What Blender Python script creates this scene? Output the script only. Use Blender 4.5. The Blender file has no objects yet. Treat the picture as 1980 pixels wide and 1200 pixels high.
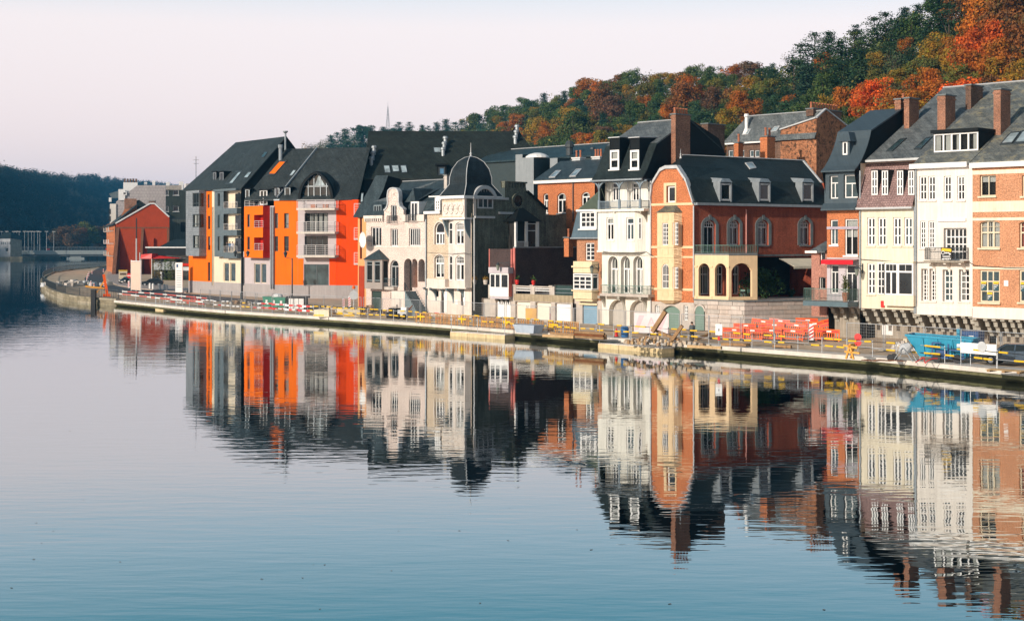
import bpy,math,random
import numpy as np
from mathutils import Vector,Matrix

random.seed(7)
RNG = np.random.default_rng(11)
S = bpy.context.scene
COL = S.collection
# ------------------------------------------------------------------ camera
FPX,CX,HY,EYE = 2750.0,990.0,470.0,9.0      # focal length (px of a 1980 wide frame), axis, horizon row, eye height
cam = bpy.data.cameras.new('camera')
camo = bpy.data.objects.new('camera',cam)
COL.objects.link(camo)
camo.location = (0,0,EYE)
camo.rotation_euler = (math.radians(90),0,0)
cam.sensor_width = 36.0
cam.lens = 36.0 * FPX / 1980.0
cam.shift_y = -(600.0 - HY) / 1980.0
cam.clip_start = 0.5
cam.clip_end = 9000
S.camera = camo
# ------------------------------------------------------------------ light
SUN_AZ = math.atan2(-0.70,-0.715)                  # towards the sun, in the xy plane
SUN_EL = math.radians(20)
sdir = Vector((math.cos(SUN_AZ) * math.cos(SUN_EL),math.sin(SUN_AZ) * math.cos(SUN_EL),math.sin(SUN_EL)))
sl = bpy.data.lights.new('sun','SUN')
sl.energy = 2.5
sl.angle = math.radians(0.55)
sl.color = (1.0,0.90,0.78)
slo = bpy.data.objects.new('sun',sl)
COL.objects.link(slo)
slo.rotation_euler = sdir.to_track_quat('Z','Y').to_euler()
SKY_GAIN = 4.3
SKY_STOPS = [(0.0,(1.0,0.78,0.78)),(1.0,(0.03,0.07,0.11)),(0.07,(1.0,0.80,0.78)),(0.15,(0.97,0.83,0.80)),(0.20,(0.54,0.70,0.78)),(0.26,(0.16,0.46,0.56)),(0.36,(0.06,0.25,0.36)),(0.6,(0.05,0.12,0.18))]
W = bpy.data.worlds.new('World')
S.world = W
W.use_nodes = True
wn = W.node_tree.nodes; wl = W.node_tree.links
wn.clear()
sky = wn.new('ShaderNodeTexSky')
sky.sky_type = 'NISHITA'
sky.sun_disc = False
sky.sun_elevation = SUN_EL
sky.sun_rotation = math.pi / 2 - SUN_AZ
sky.altitude = 100
sky.air_density = 1.0
sky.dust_density = 3.0
sky.ozone_density = 1.5
# hazy autumn air: milky pink low down, clear teal blue higher up, laid over the physical sky all the way round
stc = wn.new('ShaderNodeTexCoord'); ssp = wn.new('ShaderNodeSeparateXYZ'); wl.new(stc.outputs['Generated'],ssp.inputs[0])
sr = wn.new('ShaderNodeValToRGB'); wl.new(ssp.outputs[2],sr.inputs[0])
for i_,(p_,c_) in enumerate(SKY_STOPS):
 e_ = sr.color_ramp.elements[i_] if i_ < 2 else sr.color_ramp.elements.new(p_)
 e_.position = p_; e_.color = (*c_,1)
smu = wn.new('ShaderNodeMix'); smu.data_type = 'RGBA'; smu.blend_type = 'MULTIPLY'; smu.inputs[0].default_value = 1.0
wl.new(sr.outputs[0],smu.inputs[6]); smu.inputs[7].default_value = (SKY_GAIN,SKY_GAIN,SKY_GAIN,1)
smx = wn.new('ShaderNodeMix'); smx.data_type = 'RGBA'; smx.inputs[0].default_value = 0.85
wl.new(sky.outputs[0],smx.inputs[6]); wl.new(smu.outputs[2],smx.inputs[7])
bgn = wn.new('ShaderNodeBackground')
bgn.inputs['Strength'].default_value = 0.15
wo = wn.new('ShaderNodeOutputWorld')
wl.new(smx.outputs[2],bgn.inputs[0]); wl.new(bgn.outputs[0],wo.inputs[0])
S.view_settings.view_transform = 'Standard'
S.view_settings.look = 'None'
S.view_settings.exposure = 0.86
S.view_settings.gamma = 1.0
S.view_settings.use_curve_mapping = False
S.render.engine = 'CYCLES'
S.cycles.max_bounces = 6
S.cycles.transparent_max_bounces = 6

# ------------------------------------------------------------------ materials
def lk(nt,a,b): nt.links.new(a,b)
def newmat(name):
 m = bpy.data.materials.new(name); m.use_nodes = True
 nt = m.node_tree; b = nt.nodes['Principled BSDF']
 return m,nt,b
def swz(nt,sx=1.0,sz=1.0):
 """object coordinates folded so that (x+y, z) run along any upright face"""
 tc = nt.nodes.new('ShaderNodeTexCoord'); sp = nt.nodes.new('ShaderNodeSeparateXYZ')
 lk(nt,tc.outputs['Object'],sp.inputs[0])
 ad = nt.nodes.new('ShaderNodeMath'); ad.operation = 'ADD'
 lk(nt,sp.outputs[0],ad.inputs[0]); lk(nt,sp.outputs[1],ad.inputs[1])
 cb = nt.nodes.new('ShaderNodeCombineXYZ')
 lk(nt,ad.outputs[0],cb.inputs[0]); lk(nt,sp.outputs[2],cb.inputs[1])
 mp = nt.nodes.new('ShaderNodeMapping'); mp.inputs['Scale'].default_value = (sx,sz,1)
 lk(nt,cb.outputs[0],mp.inputs[0])
 return tc,mp
def noise(nt,src,scale,det=4,rough=0.6):
 n = nt.nodes.new('ShaderNodeTexNoise'); n.inputs['Scale'].default_value = scale
 n.inputs['Detail'].default_value = det; n.inputs['Roughness'].default_value = rough
 if src is not None: lk(nt,src,n.inputs['Vector'])
 return n
def ramp(nt,src,stops):
 r = nt.nodes.new('ShaderNodeValToRGB'); e = r.color_ramp.elements
 while len(e) < len(stops): e.new(0.5)
 for i,(p,c) in enumerate(stops):
  e[i].position = p
  e[i].color = (c,c,c,1) if isinstance(c,(int,float)) else (*c,1)
 lk(nt,src,r.inputs[0]); return r
def mul(nt,col,fac_out,strength=1.0):
 mx = nt.nodes.new('ShaderNodeMix'); mx.data_type = 'RGBA'; mx.blend_type = 'MULTIPLY'
 mx.inputs[0].default_value = strength
 lk(nt,col,mx.inputs[6]); lk(nt,fac_out,mx.inputs[7]); return mx.outputs[2]
def bump(nt,b,src,strength,dist=0.02):
 bp = nt.nodes.new('ShaderNodeBump'); bp.inputs['Strength'].default_value = strength
 bp.inputs['Distance'].default_value = dist
 lk(nt,src,bp.inputs['Height']); lk(nt,bp.outputs[0],b.inputs['Normal'])
MATS = {}
WR = random.Random(21)
def plain(name,col,rough=0.6,var=0.25,scale=1.6,metal=0.0,bmp=0.15,streak=0.0):
 """paint / render / metal with blotchy wear and optional rain streaks"""
 if name in MATS: return MATS[name]
 m,nt,b = newmat(name)
 tc,mp = swz(nt)
 n1 = noise(nt,tc.outputs['Object'],scale,6,0.65)
 r1 = ramp(nt,n1.outputs[0],[(0.28,1 - var),(0.72,1 + var * 0.35)])
 rgb = nt.nodes.new('ShaderNodeRGB'); rgb.outputs[0].default_value = (*col,1)
 out = mul(nt,rgb.outputs[0],r1.outputs[0])
 if streak:
  m2 = nt.nodes.new('ShaderNodeMapping'); m2.inputs['Scale'].default_value = (3.0,0.22,1)
  lk(nt,mp.outputs[0],m2.inputs[0])
  n2 = noise(nt,m2.outputs[0],1.3,5,0.7)
  r2 = ramp(nt,n2.outputs[0],[(0.42,1 - streak),(0.62,1.0)])
  out = mul(nt,out,r2.outputs[0])
 lk(nt,out,b.inputs['Base Color'])
 b.inputs['Roughness'].default_value = rough; b.inputs['Metallic'].default_value = metal
 b.inputs['Specular IOR Level'].default_value = 0.15 if rough >= 0.7 else 0.35
 if bmp:
  n3 = noise(nt,tc.outputs['Object'],22,4,0.7)
  bump(nt,b,n3.outputs[0],bmp,0.01)
 MATS[name] = m; return m
def brick(name,c1,c2,mortar,w=0.22,h=0.075,mort=0.010,var=0.35,streak=0.0,bmp=0.5,blotch=None):
 if name in MATS: return MATS[name]
 m,nt,b = newmat(name)
 tc,mp = swz(nt)
 br = nt.nodes.new('ShaderNodeTexBrick')
 br.inputs['Color1'].default_value = (*c1,1); br.inputs['Color2'].default_value = (*c2,1)
 br.inputs['Mortar'].default_value = (*mortar,1)
 br.inputs['Scale'].default_value = 1.0
 br.inputs['Brick Width'].default_value = w; br.inputs['Row Height'].default_value = h
 br.inputs['Mortar Size'].default_value = mort; br.inputs['Mortar Smooth'].default_value = 0.2
 br.inputs['Bias'].default_value = -0.1
 lk(nt,mp.outputs[0],br.inputs['Vector'])
 n1 = noise(nt,tc.outputs['Object'],0.55,7,0.7)
 r1 = ramp(nt,n1.outputs[0],[(0.30,1 - var),(0.70,1 + var * 0.4)])
 out = mul(nt,br.outputs[0],r1.outputs[0])
 n4 = noise(nt,tc.outputs['Object'],9.0,3,0.6)
 r4 = ramp(nt,n4.outputs[0],[(0.35,0.62),(0.65,1.3)])
 out = mul(nt,out,r4.outputs[0])
 if blotch:
  nb = noise(nt,tc.outputs['Object'],2.6,8,0.75)
  rb = ramp(nt,nb.outputs[0],[(0.50,0.0),(0.58,1.0)])
  mx = nt.nodes.new('ShaderNodeMix'); mx.data_type = 'RGBA'
  lk(nt,rb.outputs[0],mx.inputs[0]); lk(nt,out,mx.inputs[6]); mx.inputs[7].default_value = (*blotch,1)
  out = mx.outputs[2]
 if streak:
  m2 = nt.nodes.new('ShaderNodeMapping'); m2.inputs['Scale'].default_value = (2.2,0.2,1)
  lk(nt,mp.outputs[0],m2.inputs[0])
  n2 = noise(nt,m2.outputs[0],1.2,5,0.7)
  r2 = ramp(nt,n2.outputs[0],[(0.42,1 - streak),(0.62,1.0)])
  out = mul(nt,out,r2.outputs[0])
 lk(nt,out,b.inputs['Base Color'])
 b.inputs['Roughness'].default_value = 0.85; b.inputs['Specular IOR Level'].default_value = 0.2
 iv = nt.nodes.new('ShaderNodeMath'); iv.operation = 'SUBTRACT'; iv.inputs[0].default_value = 1.0
 lk(nt,br.outputs['Fac'],iv.inputs[1])
 bump(nt,b,iv.outputs[0],bmp,0.012)
 MATS[name] = m; return m
def slate(name,c1,c2,w=0.30,h=0.16,lichen=None,rough=0.55):
 if name in MATS: return MATS[name]
 m = brick(name,c1,c2,tuple(0.35 * v for v in c1),w,h,0.008,0.4,0.25,0.6,None)
 nt = m.node_tree; b = nt.nodes['Principled BSDF']
 b.inputs['Roughness'].default_value = rough
 if lichen:
  src = b.inputs['Base Color'].links[0].from_socket
  tc = nt.nodes.new('ShaderNodeTexCoord')
  n = noise(nt,tc.outputs['Object'],1.1,10,0.8)
  r = ramp(nt,n.outputs[0],[(0.52,0.0),(0.66,0.85)])
  mx = nt.nodes.new('ShaderNodeMix'); mx.data_type = 'RGBA'
  lk(nt,r.outputs[0],mx.inputs[0]); lk(nt,src,mx.inputs[6]); mx.inputs[7].default_value = (*lichen,1)
  lk(nt,mx.outputs[2],b.inputs['Base Color'])
 return m
def glass(name,col,rough=0.06):
 if name in MATS: return MATS[name]
 m,nt,b = newmat(name)
 tc = nt.nodes.new('ShaderNodeTexCoord')
 n = noise(nt,tc.outputs['Object'],0.9,3,0.5)
 r = ramp(nt,n.outputs[0],[(0.3,tuple(0.55 * c for c in col)),(0.7,tuple(1.5 * c for c in col))])
 lk(nt,r.outputs[0],b.inputs['Base Color'])
 b.inputs['Roughness'].default_value = rough
 b.inputs['IOR'].default_value = 1.5
 n2 = noise(nt,tc.outputs['Object'],1.7,2,0.5)
 bump(nt,b,n2.outputs[0],0.12,0.02)
 MATS[name] = m; return m
def clear_glass(name):
 if name in MATS: return MATS[name]
 m,nt,b = newmat(name)
 tr = nt.nodes.new('ShaderNodeBsdfTransparent'); tr.inputs[0].default_value = (0.8,0.84,0.84,1)
 b.inputs['Base Color'].default_value = (0.02,0.025,0.025,1); b.inputs['Roughness'].default_value = 0.05
 ms = nt.nodes.new('ShaderNodeMixShader'); ms.inputs[0].default_value = 0.2
 lk(nt,tr.outputs[0],ms.inputs[1]); lk(nt,b.outputs[0],ms.inputs[2])
 lk(nt,ms.outputs[0],nt.nodes['Material Output'].inputs[0])
 MATS[name] = m; return m
G_DARK = glass('window_glass',(0.016,0.020,0.021))
G_BLUE = glass('window_glass_blue',(0.035,0.06,0.066))
G_CLEAR = clear_glass('clear_window_glass')
G_SKYL = glass('skylight_glass',(0.30,0.36,0.38),0.15)
M_WHITE = plain('white_paint',(0.80,0.77,0.74),0.45,0.12)
M_CREAM = plain('cream_paint',(0.74,0.62,0.44),0.6,0.14,streak=0.12)
M_GREYP = plain('grey_paint',(0.36,0.36,0.37),0.5,0.15)
M_ZINC = plain('zinc',(0.33,0.36,0.38),0.42,0.22,metal=0.3,streak=0.15)
M_LEAD = plain('pale_lead',(0.50,0.50,0.50),0.5,0.2)
M_STEEL = plain('galvanised_steel',(0.45,0.46,0.47),0.4,0.2,metal=0.4)
M_IRON = plain('dark_iron',(0.045,0.055,0.06),0.5,0.25)
M_STONE = plain('pale_stone',(0.56,0.49,0.43),0.85,0.3,1.2,streak=0.12,bmp=0.4)
M_BLUESTONE = plain('blue_stone',(0.20,0.215,0.215),0.8,0.3,1.5,streak=0.2,bmp=0.4)
M_POT = plain('terracotta',(0.42,0.15,0.08),0.8,0.3)
M_CURTAIN = plain('curtain_cloth',(0.72,0.68,0.64),0.9,0.12)
M_CURTRED = plain('red_curtain_cloth',(0.55,0.16,0.12),0.9,0.2)
M_ROOM = plain('dim_room',(0.03,0.028,0.026),0.9,0.3)  # near-black colour stands in for the missing light of rooms and porches
M_YELLOW = plain('yellow_plastic',(0.85,0.50,0.02),0.45,0.2)
M_BLACK = plain('black_rubber',(0.02,0.02,0.022),0.6,0.3)
M_RED = plain('red_paint',(0.62,0.03,0.025),0.45,0.2)
M_ORANGEP = plain('orange_plastic',(0.88,0.12,0.008),0.5,0.2)
M_WOOD = plain('site_timber',(0.34,0.20,0.10),0.8,0.4,3.0,bmp=0.4)
M_WOODPALE = plain('pale_timber',(0.50,0.33,0.17),0.8,0.35,3.0,bmp=0.4)

# ------------------------------------------------------------------ mesh builder
class MB:
 def __init__(s): s.v = []; s.f = []; s.m = []
 def add(s,pts,faces,m=0):
  o = len(s.v); s.v.extend([tuple(p) for p in pts])
  for f in faces: s.f.append([o + i for i in f]); s.m.append(m)
 def poly(s,pts,m=0): s.add(pts,[list(range(len(pts)))],m)
 def box(s,x0,x1,y0,y1,z0,z1,m=0):
  if x0 > x1: x0,x1 = x1,x0
  if y0 > y1: y0,y1 = y1,y0
  if z0 > z1: z0,z1 = z1,z0
  p = [(x0,y0,z0),(x1,y0,z0),(x1,y1,z0),(x0,y1,z0),(x0,y0,z1),(x1,y0,z1),(x1,y1,z1),(x0,y1,z1)]
  s.add(p,[(0,3,2,1),(4,5,6,7),(0,1,5,4),(1,2,6,5),(2,3,7,6),(3,0,4,7)],m)
 def loft(s,a,b,m=0,caps=True):
  n = len(a); s.add(list(a) + list(b),[(i,(i+1) % n,n + (i+1) % n,n + i) for i in range(n)],m)
  if caps:
   s.poly(list(reversed(a)),m); s.poly(list(b),m)
 def slab(s,pts,t=0.14,m=0):
  """roof sheet: polygon given on its top face, thickened straight down"""
  b = [(p[0],p[1],p[2] - t) for p in pts]
  s.loft(b,pts,m)
 def prism(s,prof,x0,x1,m=0,axis='x'):
  """profile of (y,z) points pushed along x, or of (x,z) points along y"""
  if axis == 'x': a = [(x0,p[0],p[1]) for p in prof]; b = [(x1,p[0],p[1]) for p in prof]
  else: a = [(p[0],x0,p[1]) for p in prof]; b = [(p[0],x1,p[1]) for p in prof]
  s.loft(a,b,m)
 def bar(s,p,q,w=0.05,h=None,m=0,n=4):
  """straight bar from p to q, n-sided"""
  p = Vector(p); q = Vector(q); d = q - p
  if d.length < 1e-6: return
  d.normalize(); up = Vector((0,0,1)) if abs(d.z) < 0.95 else Vector((1,0,0))
  a = d.cross(up).normalized(); b = a.cross(d).normalized()
  h = w if h is None else h
  if n == 4: ring = [(-w/2,-h/2),(w/2,-h/2),(w/2,h/2),(-w/2,h/2)]
  else: ring = [(w/2*math.cos(2*math.pi*i/n),h/2*math.sin(2*math.pi*i/n)) for i in range(n)]
  A = [tuple(p + a*x + b*y) for x,y in ring]; B = [tuple(q + a*x + b*y) for x,y in ring]
  s.loft(A,B,m)
 def lathe(s,c,prof,n=10,m=0):
  """profile of (r,z) turned about the upright axis through c"""
  rings = [[(c[0] + r*math.cos(2*math.pi*i/n),c[1] + r*math.sin(2*math.pi*i/n),c[2] + z) for i in range(n)] for r,z in prof]
  o = len(s.v)
  for r in rings: s.v.extend(r)
  for k in range(len(rings)-1):
   for i in range(n):
    s.f.append([o+k*n+i,o+k*n+(i+1) % n,o+(k+1)*n+(i+1) % n,o+(k+1)*n+i]); s.m.append(m)
  s.f.append([o+i for i in reversed(range(n))]); s.m.append(m)
  s.f.append([o+(len(rings)-1)*n+i for i in range(n)]); s.m.append(m)
 def build(s,name,mats,parent=None,smooth=False,loc=None,rz=None):
  me = bpy.data.meshes.new(name)
  me.from_pydata(s.v,[],s.f)
  if not isinstance(mats,(list,tuple)): mats = [mats]
  for m in mats: me.materials.append(m)
  if len(mats) > 1: me.polygons.foreach_set('material_index',s.m)
  if smooth: me.polygons.foreach_set('use_smooth',[True] * len(me.polygons))
  me.update()
  o = bpy.data.objects.new(name,me); COL.objects.link(o)
  if parent is not None: o.parent = parent
  if loc is not None: o.location = loc
  if rz is not None: o.rotation_euler = (0,0,rz)
  return o
def tag(o,label=None,cat=None,group=None,kind=None):
 if label: o['label'] = label
 if cat: o['category'] = cat
 if group: o['group'] = group
 if kind: o['kind'] = kind
 return o
def empty(name,loc,rz=0.0,label=None,cat=None,group=None):
 o = bpy.data.objects.new(name,None); COL.objects.link(o)
 o.empty_display_size = 0.3
 o.location = loc; o.rotation_euler = (0,0,rz)
 return tag(o,label,cat,group)
def copy_tree(o,parent=None):
 c = o.copy(); COL.objects.link(c)
 if parent is not None: c.parent = parent
 for ch in list(o.children): copy_tree(ch,c)
 return c
# ------------------------------------------------------------------ photo to place
CROP = {'0':(0,0,1),'1':(1560,150,4),'2':(1560,420,3.75),'3':(1230,200,4.615),'4':(1230,400,4.139),'5':(960,200,5.219),
 '6':(930,420,4.614),'7':(680,230,5.453),'8':(680,420,5.218),'9':(350,230,5.351),'10':(350,400,5.216),'11':(0,300,3.75),
 '12':(60,480,6.1875),'13':(1660,400,6.184),'14':(1240,360,5),'15':(1100,360,5),'16':(560,360,6),'17':(200,340,10),
 '18':(200,440,10),'19':(820,380,10),'20':(820,480,8.572),'21':(70,560,4.95),'22':(440,560,4.95),'23':(800,580,4.95),
 '24':(1150,590,4.95),'25':(1480,600,3.96),'26':(1400,0,3.414)}
def px(c,x,y):
 a,b,s = CROP[c]; return a + x / s,b + y / s
def world(x,y,D):
 return Vector(((x - CX) / FPX * D,D,EYE - (y - HY) / FPX * D))
def ground(x,y,z=0.8):
 D = (EYE - z) * FPX / (y - HY); return Vector(((x - CX) / FPX * D,D,z))
def rowpt(x):
 D = 8.2 * FPX / (160 + 0.0545 * (x - 1200)); return Vector(((x - CX) / FPX * D,D,0))
class Frame:
 """facade frame: local x runs along the front, local y goes into the building, z up from the water"""
 def __init__(s,O,e):
  s.O = Vector((O[0],O[1],0)); e = Vector((e[0],e[1],0)).normalized(); s.e = e
  s.n = Vector((-e.y,e.x,0)); s.rz = math.atan2(e.y,e.x)
  s.ce = (-s.O).dot(s.e); s.cn = (-s.O).dot(s.n)
 def t_w(s,x,w):
  d = Vector(((x - CX) / FPX,1,0)); return (w - s.cn) / d.dot(s.n),d
 def P(s,x,y,w=0.0):
  t,d = s.t_w(x,w); return (s.ce + t * d.dot(s.e),w,EYE - (y - HY) / FPX * t)
 def U(s,x,w=0.0): return s.P(x,0,w)[0]
 def Q(s,x,y,u):
  """point of the upright plane local x = u seen at pixel x, y"""
  d = Vector(((x - CX) / FPX,1,0)); t = (u - s.ce) / d.dot(s.e)
  return (u,s.cn + t * d.dot(s.n),EYE - (y - HY) / FPX * t)
 def scale(s,x,w=0.0): return FPX / s.t_w(x,w)[0]
 def to_world(s,p): return s.O + s.e * p[0] + s.n * p[1] + Vector((0,0,p[2]))
ROW_E = rowpt(1880) - rowpt(740)
def row_frame(x,back=0.0):
 e = ROW_E.normalized(); n = Vector((-e.y,e.x,0))
 f0 = Frame(rowpt(1200) + n * back,e)
 u = f0.U(x); return Frame(f0.O + e * u,e)
# ------------------------------------------------------------------ walls with real openings
def arc(u0,u1,zs,rise,n=8):
 c = (u0 + u1) / 2; h = (u1 - u0) / 2
 if rise >= h * 0.999:
  return [(c - h * math.cos(math.pi * i / n),zs + rise * math.sin(math.pi * i / n)) for i in range(n + 1)]
 R = (h * h + rise * rise) / (2 * rise); a = math.asin(h / R)
 return [(c + R * math.sin(-a + 2 * a * i / n),zs + rise - R + R * math.cos(-a + 2 * a * i / n)) for i in range(n + 1)]
def wall_mesh(mb,u0,u1,z0,z1,ops,y=0.0,rev=0.18,m=0,mrev=None):
 mrev = m if mrev is None else mrev
 ops = [o for o in ops if o[0] < u1 and o[1] > u0 and o[2] < z1 and o[3] > z0]
 us = sorted({u0,u1,*[min(max(o[k],u0),u1) for o in ops for k in (0,1)]})
 zs = sorted({z0,z1,*[min(max(o[k],z0),z1) for o in ops for k in (2,3)]})
 for i in range(len(us) - 1):
  # merge upright runs
  run = None
  for j in range(len(zs) - 1):
   cu,cz = (us[i] + us[i+1]) / 2,(zs[j] + zs[j+1]) / 2
   inside = any(o[0] < cu < o[1] and o[2] < cz < o[3] for o in ops)
   if not inside:
    if run is None: run = zs[j]
   if (inside or j == len(zs) - 2) and run is not None:
    top = zs[j] if inside else zs[j+1]
    mb.poly([(us[i],y,run),(us[i+1],y,run),(us[i+1],y,top),(us[i],y,top)],m); run = None
 for o in ops:
  a,b,c,d = o[:4]; rise = o[4] if len(o) > 4 else 0
  r = o[5] if len(o) > 5 and o[5] else rev
  top = [(a,d),(b,d)] if not rise else arc(a,b,d - rise,rise)
  path = [(a,c)] + top + [(b,c)]
  for p,q in zip(path,path[1:] + path[:1]):
   mb.poly([(p[0],y,p[1]),(p[0],y + r,p[1]),(q[0],y + r,q[1]),(q[0],y,q[1])],mrev)
  if rise:
   for p,q in zip(top,top[1:]):
    mb.poly([(p[0],y,p[1]),(q[0],y,q[1]),(q[0],y,d),(p[0],y,d)],m)
def window_obj(parent,u0,u1,z0,z1,y,cols=2,rows=1,trans=0.0,rise=0.0,fw=0.085,mat=None,gl=None,
    curtain=None,npx=20.0,bars=0.035,mull=None,name='window',trows=None,tcols=None):
 """one casement window: border, mullions, transom at height fraction trans, glazing bars; panes are its children"""
 mat = mat or M_WHITE; gl = gl or G_DARK
 mull = fw * 0.85 if mull is None else mull
 mb = MB(); t = 0.06
 zs = z1 - rise
 def ztop(u):
  if not rise: return z1
  c = (u0 + u1) / 2; h = (u1 - u0) / 2
  if rise >= h * 0.999: return zs + rise * math.sqrt(max(0,1 - ((u - c) / h) ** 2))
  R = (h*h + rise*rise) / (2*rise); return zs + rise - R + math.sqrt(max(0,R*R - (u-c)**2))
 mb.box(u0,u1,y,y + t,z0,z0 + fw)
 mb.box(u0,u0 + fw,y,y + t,z0 + fw,zs); mb.box(u1 - fw,u1,y,y + t,z0 + fw,zs)
 if rise:
  A = arc(u0,u1,zs,rise,8); c = (u0 + u1) / 2
  B = [(c + (p[0] - c) * (1 - 2 * fw / (u1 - u0)),zs + (p[1] - zs) * (1 - fw / max(rise,fw * 1.2))) for p in A]
  for i in range(8):
   q = [A[i],A[i+1],B[i+1],B[i]]
   mb.loft([(p[0],y + t,p[1]) for p in q],[(p[0],y,p[1]) for p in q])
 else:
  mb.box(u0 + fw,u1 - fw,y,y + t,z1 - fw,z1)
 a,b,c0,d0 = u0 + fw,u1 - fw,z0 + fw,z1 - fw
 zt = z0 + (z1 - z0) * trans if trans else None
 cw = (b - a) / cols
 tc_ = tcols if tcols else cols
 if zt:
  mb.box(a,b,y - 0.02,y + t,zt - mull / 2,zt + mull / 2)
 for i in range(1,cols):
  x = a + cw * i; top = (zt - mull / 2) if zt and tc_ != cols else ztop(x) - fw * 0.6
  if zt and tc_ == cols: mb.box(x - mull/2,x + mull/2,y + 0.002,y + t - 0.002,c0,zt - mull/2); mb.box(x - mull/2,x + mull/2,y + 0.002,y + t - 0.002,zt + mull/2,ztop(x) - fw*0.6)
  else: mb.box(x - mull/2,x + mull/2,y + 0.002,y + t - 0.002,c0,top)
 if zt and tc_ != cols:
  for i in range(1,tc_):
   x = a + (b - a) / tc_ * i; mb.box(x - bars/2,x + bars/2,y + 0.006,y + t - 0.006,zt + mull/2,ztop(x) - fw*0.6)
 zr = zt - mull / 2 if zt else (zs if rise else d0)
 for k in range(1,rows):
  z = c0 + (zr - c0) * k / rows; mb.box(a,b,y + 0.008,y + t - 0.008,z - bars/2,z + bars/2)
 if zt and trows:
  for k in range(1,trows):
   z = zt + (ztop((u0+u1)/2) - zt) * k / trows
   hw = (u1 - u0) / 2 - fw
   if rise and z > zs: hw *= math.sqrt(max(0.02,1 - ((z - zs) / rise) ** 2))
   cc = (u0 + u1) / 2; mb.box(cc - hw,cc + hw,y + 0.008,y + t - 0.008,z - bars/2,z + bars/2)
 o = mb.build(name,mat,parent)
 yp = y + t * 0.6
 pg = G_CLEAR if curtain else gl
 if cw * npx >= 8 and cols > 1:
  for i in range(cols):
   x0,x1 = a + cw * i,a + cw * (i + 1)
   pts = [(x0,c0),(x1,c0)] + [(x0 + (x1 - x0) * k / 4,ztop(x0 + (x1 - x0) * k / 4) - fw * 0.5) for k in (4,3,2,1,0)] if rise else [(x0,c0),(x1,c0),(x1,d0),(x0,d0)]
   q = MB(); q.poly([(p[0],yp,p[1]) for p in pts]); q.build('pane',pg,o)
 else:
  pts = [(a,c0),(b,c0)] + [(b + (a - b) * k / 8,ztop(b + (a - b) * k / 8) - fw * 0.5) for k in range(9)] if rise else [(a,c0),(b,c0),(b,d0),(a,d0)]
  q = MB(); q.poly([(p[0],yp,p[1]) for p in pts]); q.build('pane',pg,o)
 if curtain:
  q = MB(); n = 14
  sides = curtain[1]
  for (s0,s1) in sides:
   for k in range(n):
    f0,f1 = s0 + (s1 - s0) * k / n,s0 + (s1 - s0) * (k + 1) / n
    xa,xb = a + (b - a) * f0,a + (b - a) * f1
    ya,yb = y + 0.16 + 0.03 * (k % 2),y + 0.16 + 0.03 * ((k + 1) % 2)
    zb = c0 + (d0 - c0) * (curtain[2] if len(curtain) > 2 else 0)
    q.poly([(xa,ya,zb),(xb,yb,zb),(xb,yb,min(d0,ztop(xb))),(xa,ya,min(d0,ztop(xa)))])
  q.build('curtain',curtain[0],o)
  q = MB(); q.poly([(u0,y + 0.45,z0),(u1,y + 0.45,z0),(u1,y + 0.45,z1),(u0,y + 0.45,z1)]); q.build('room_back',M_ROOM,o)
 return o
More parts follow.
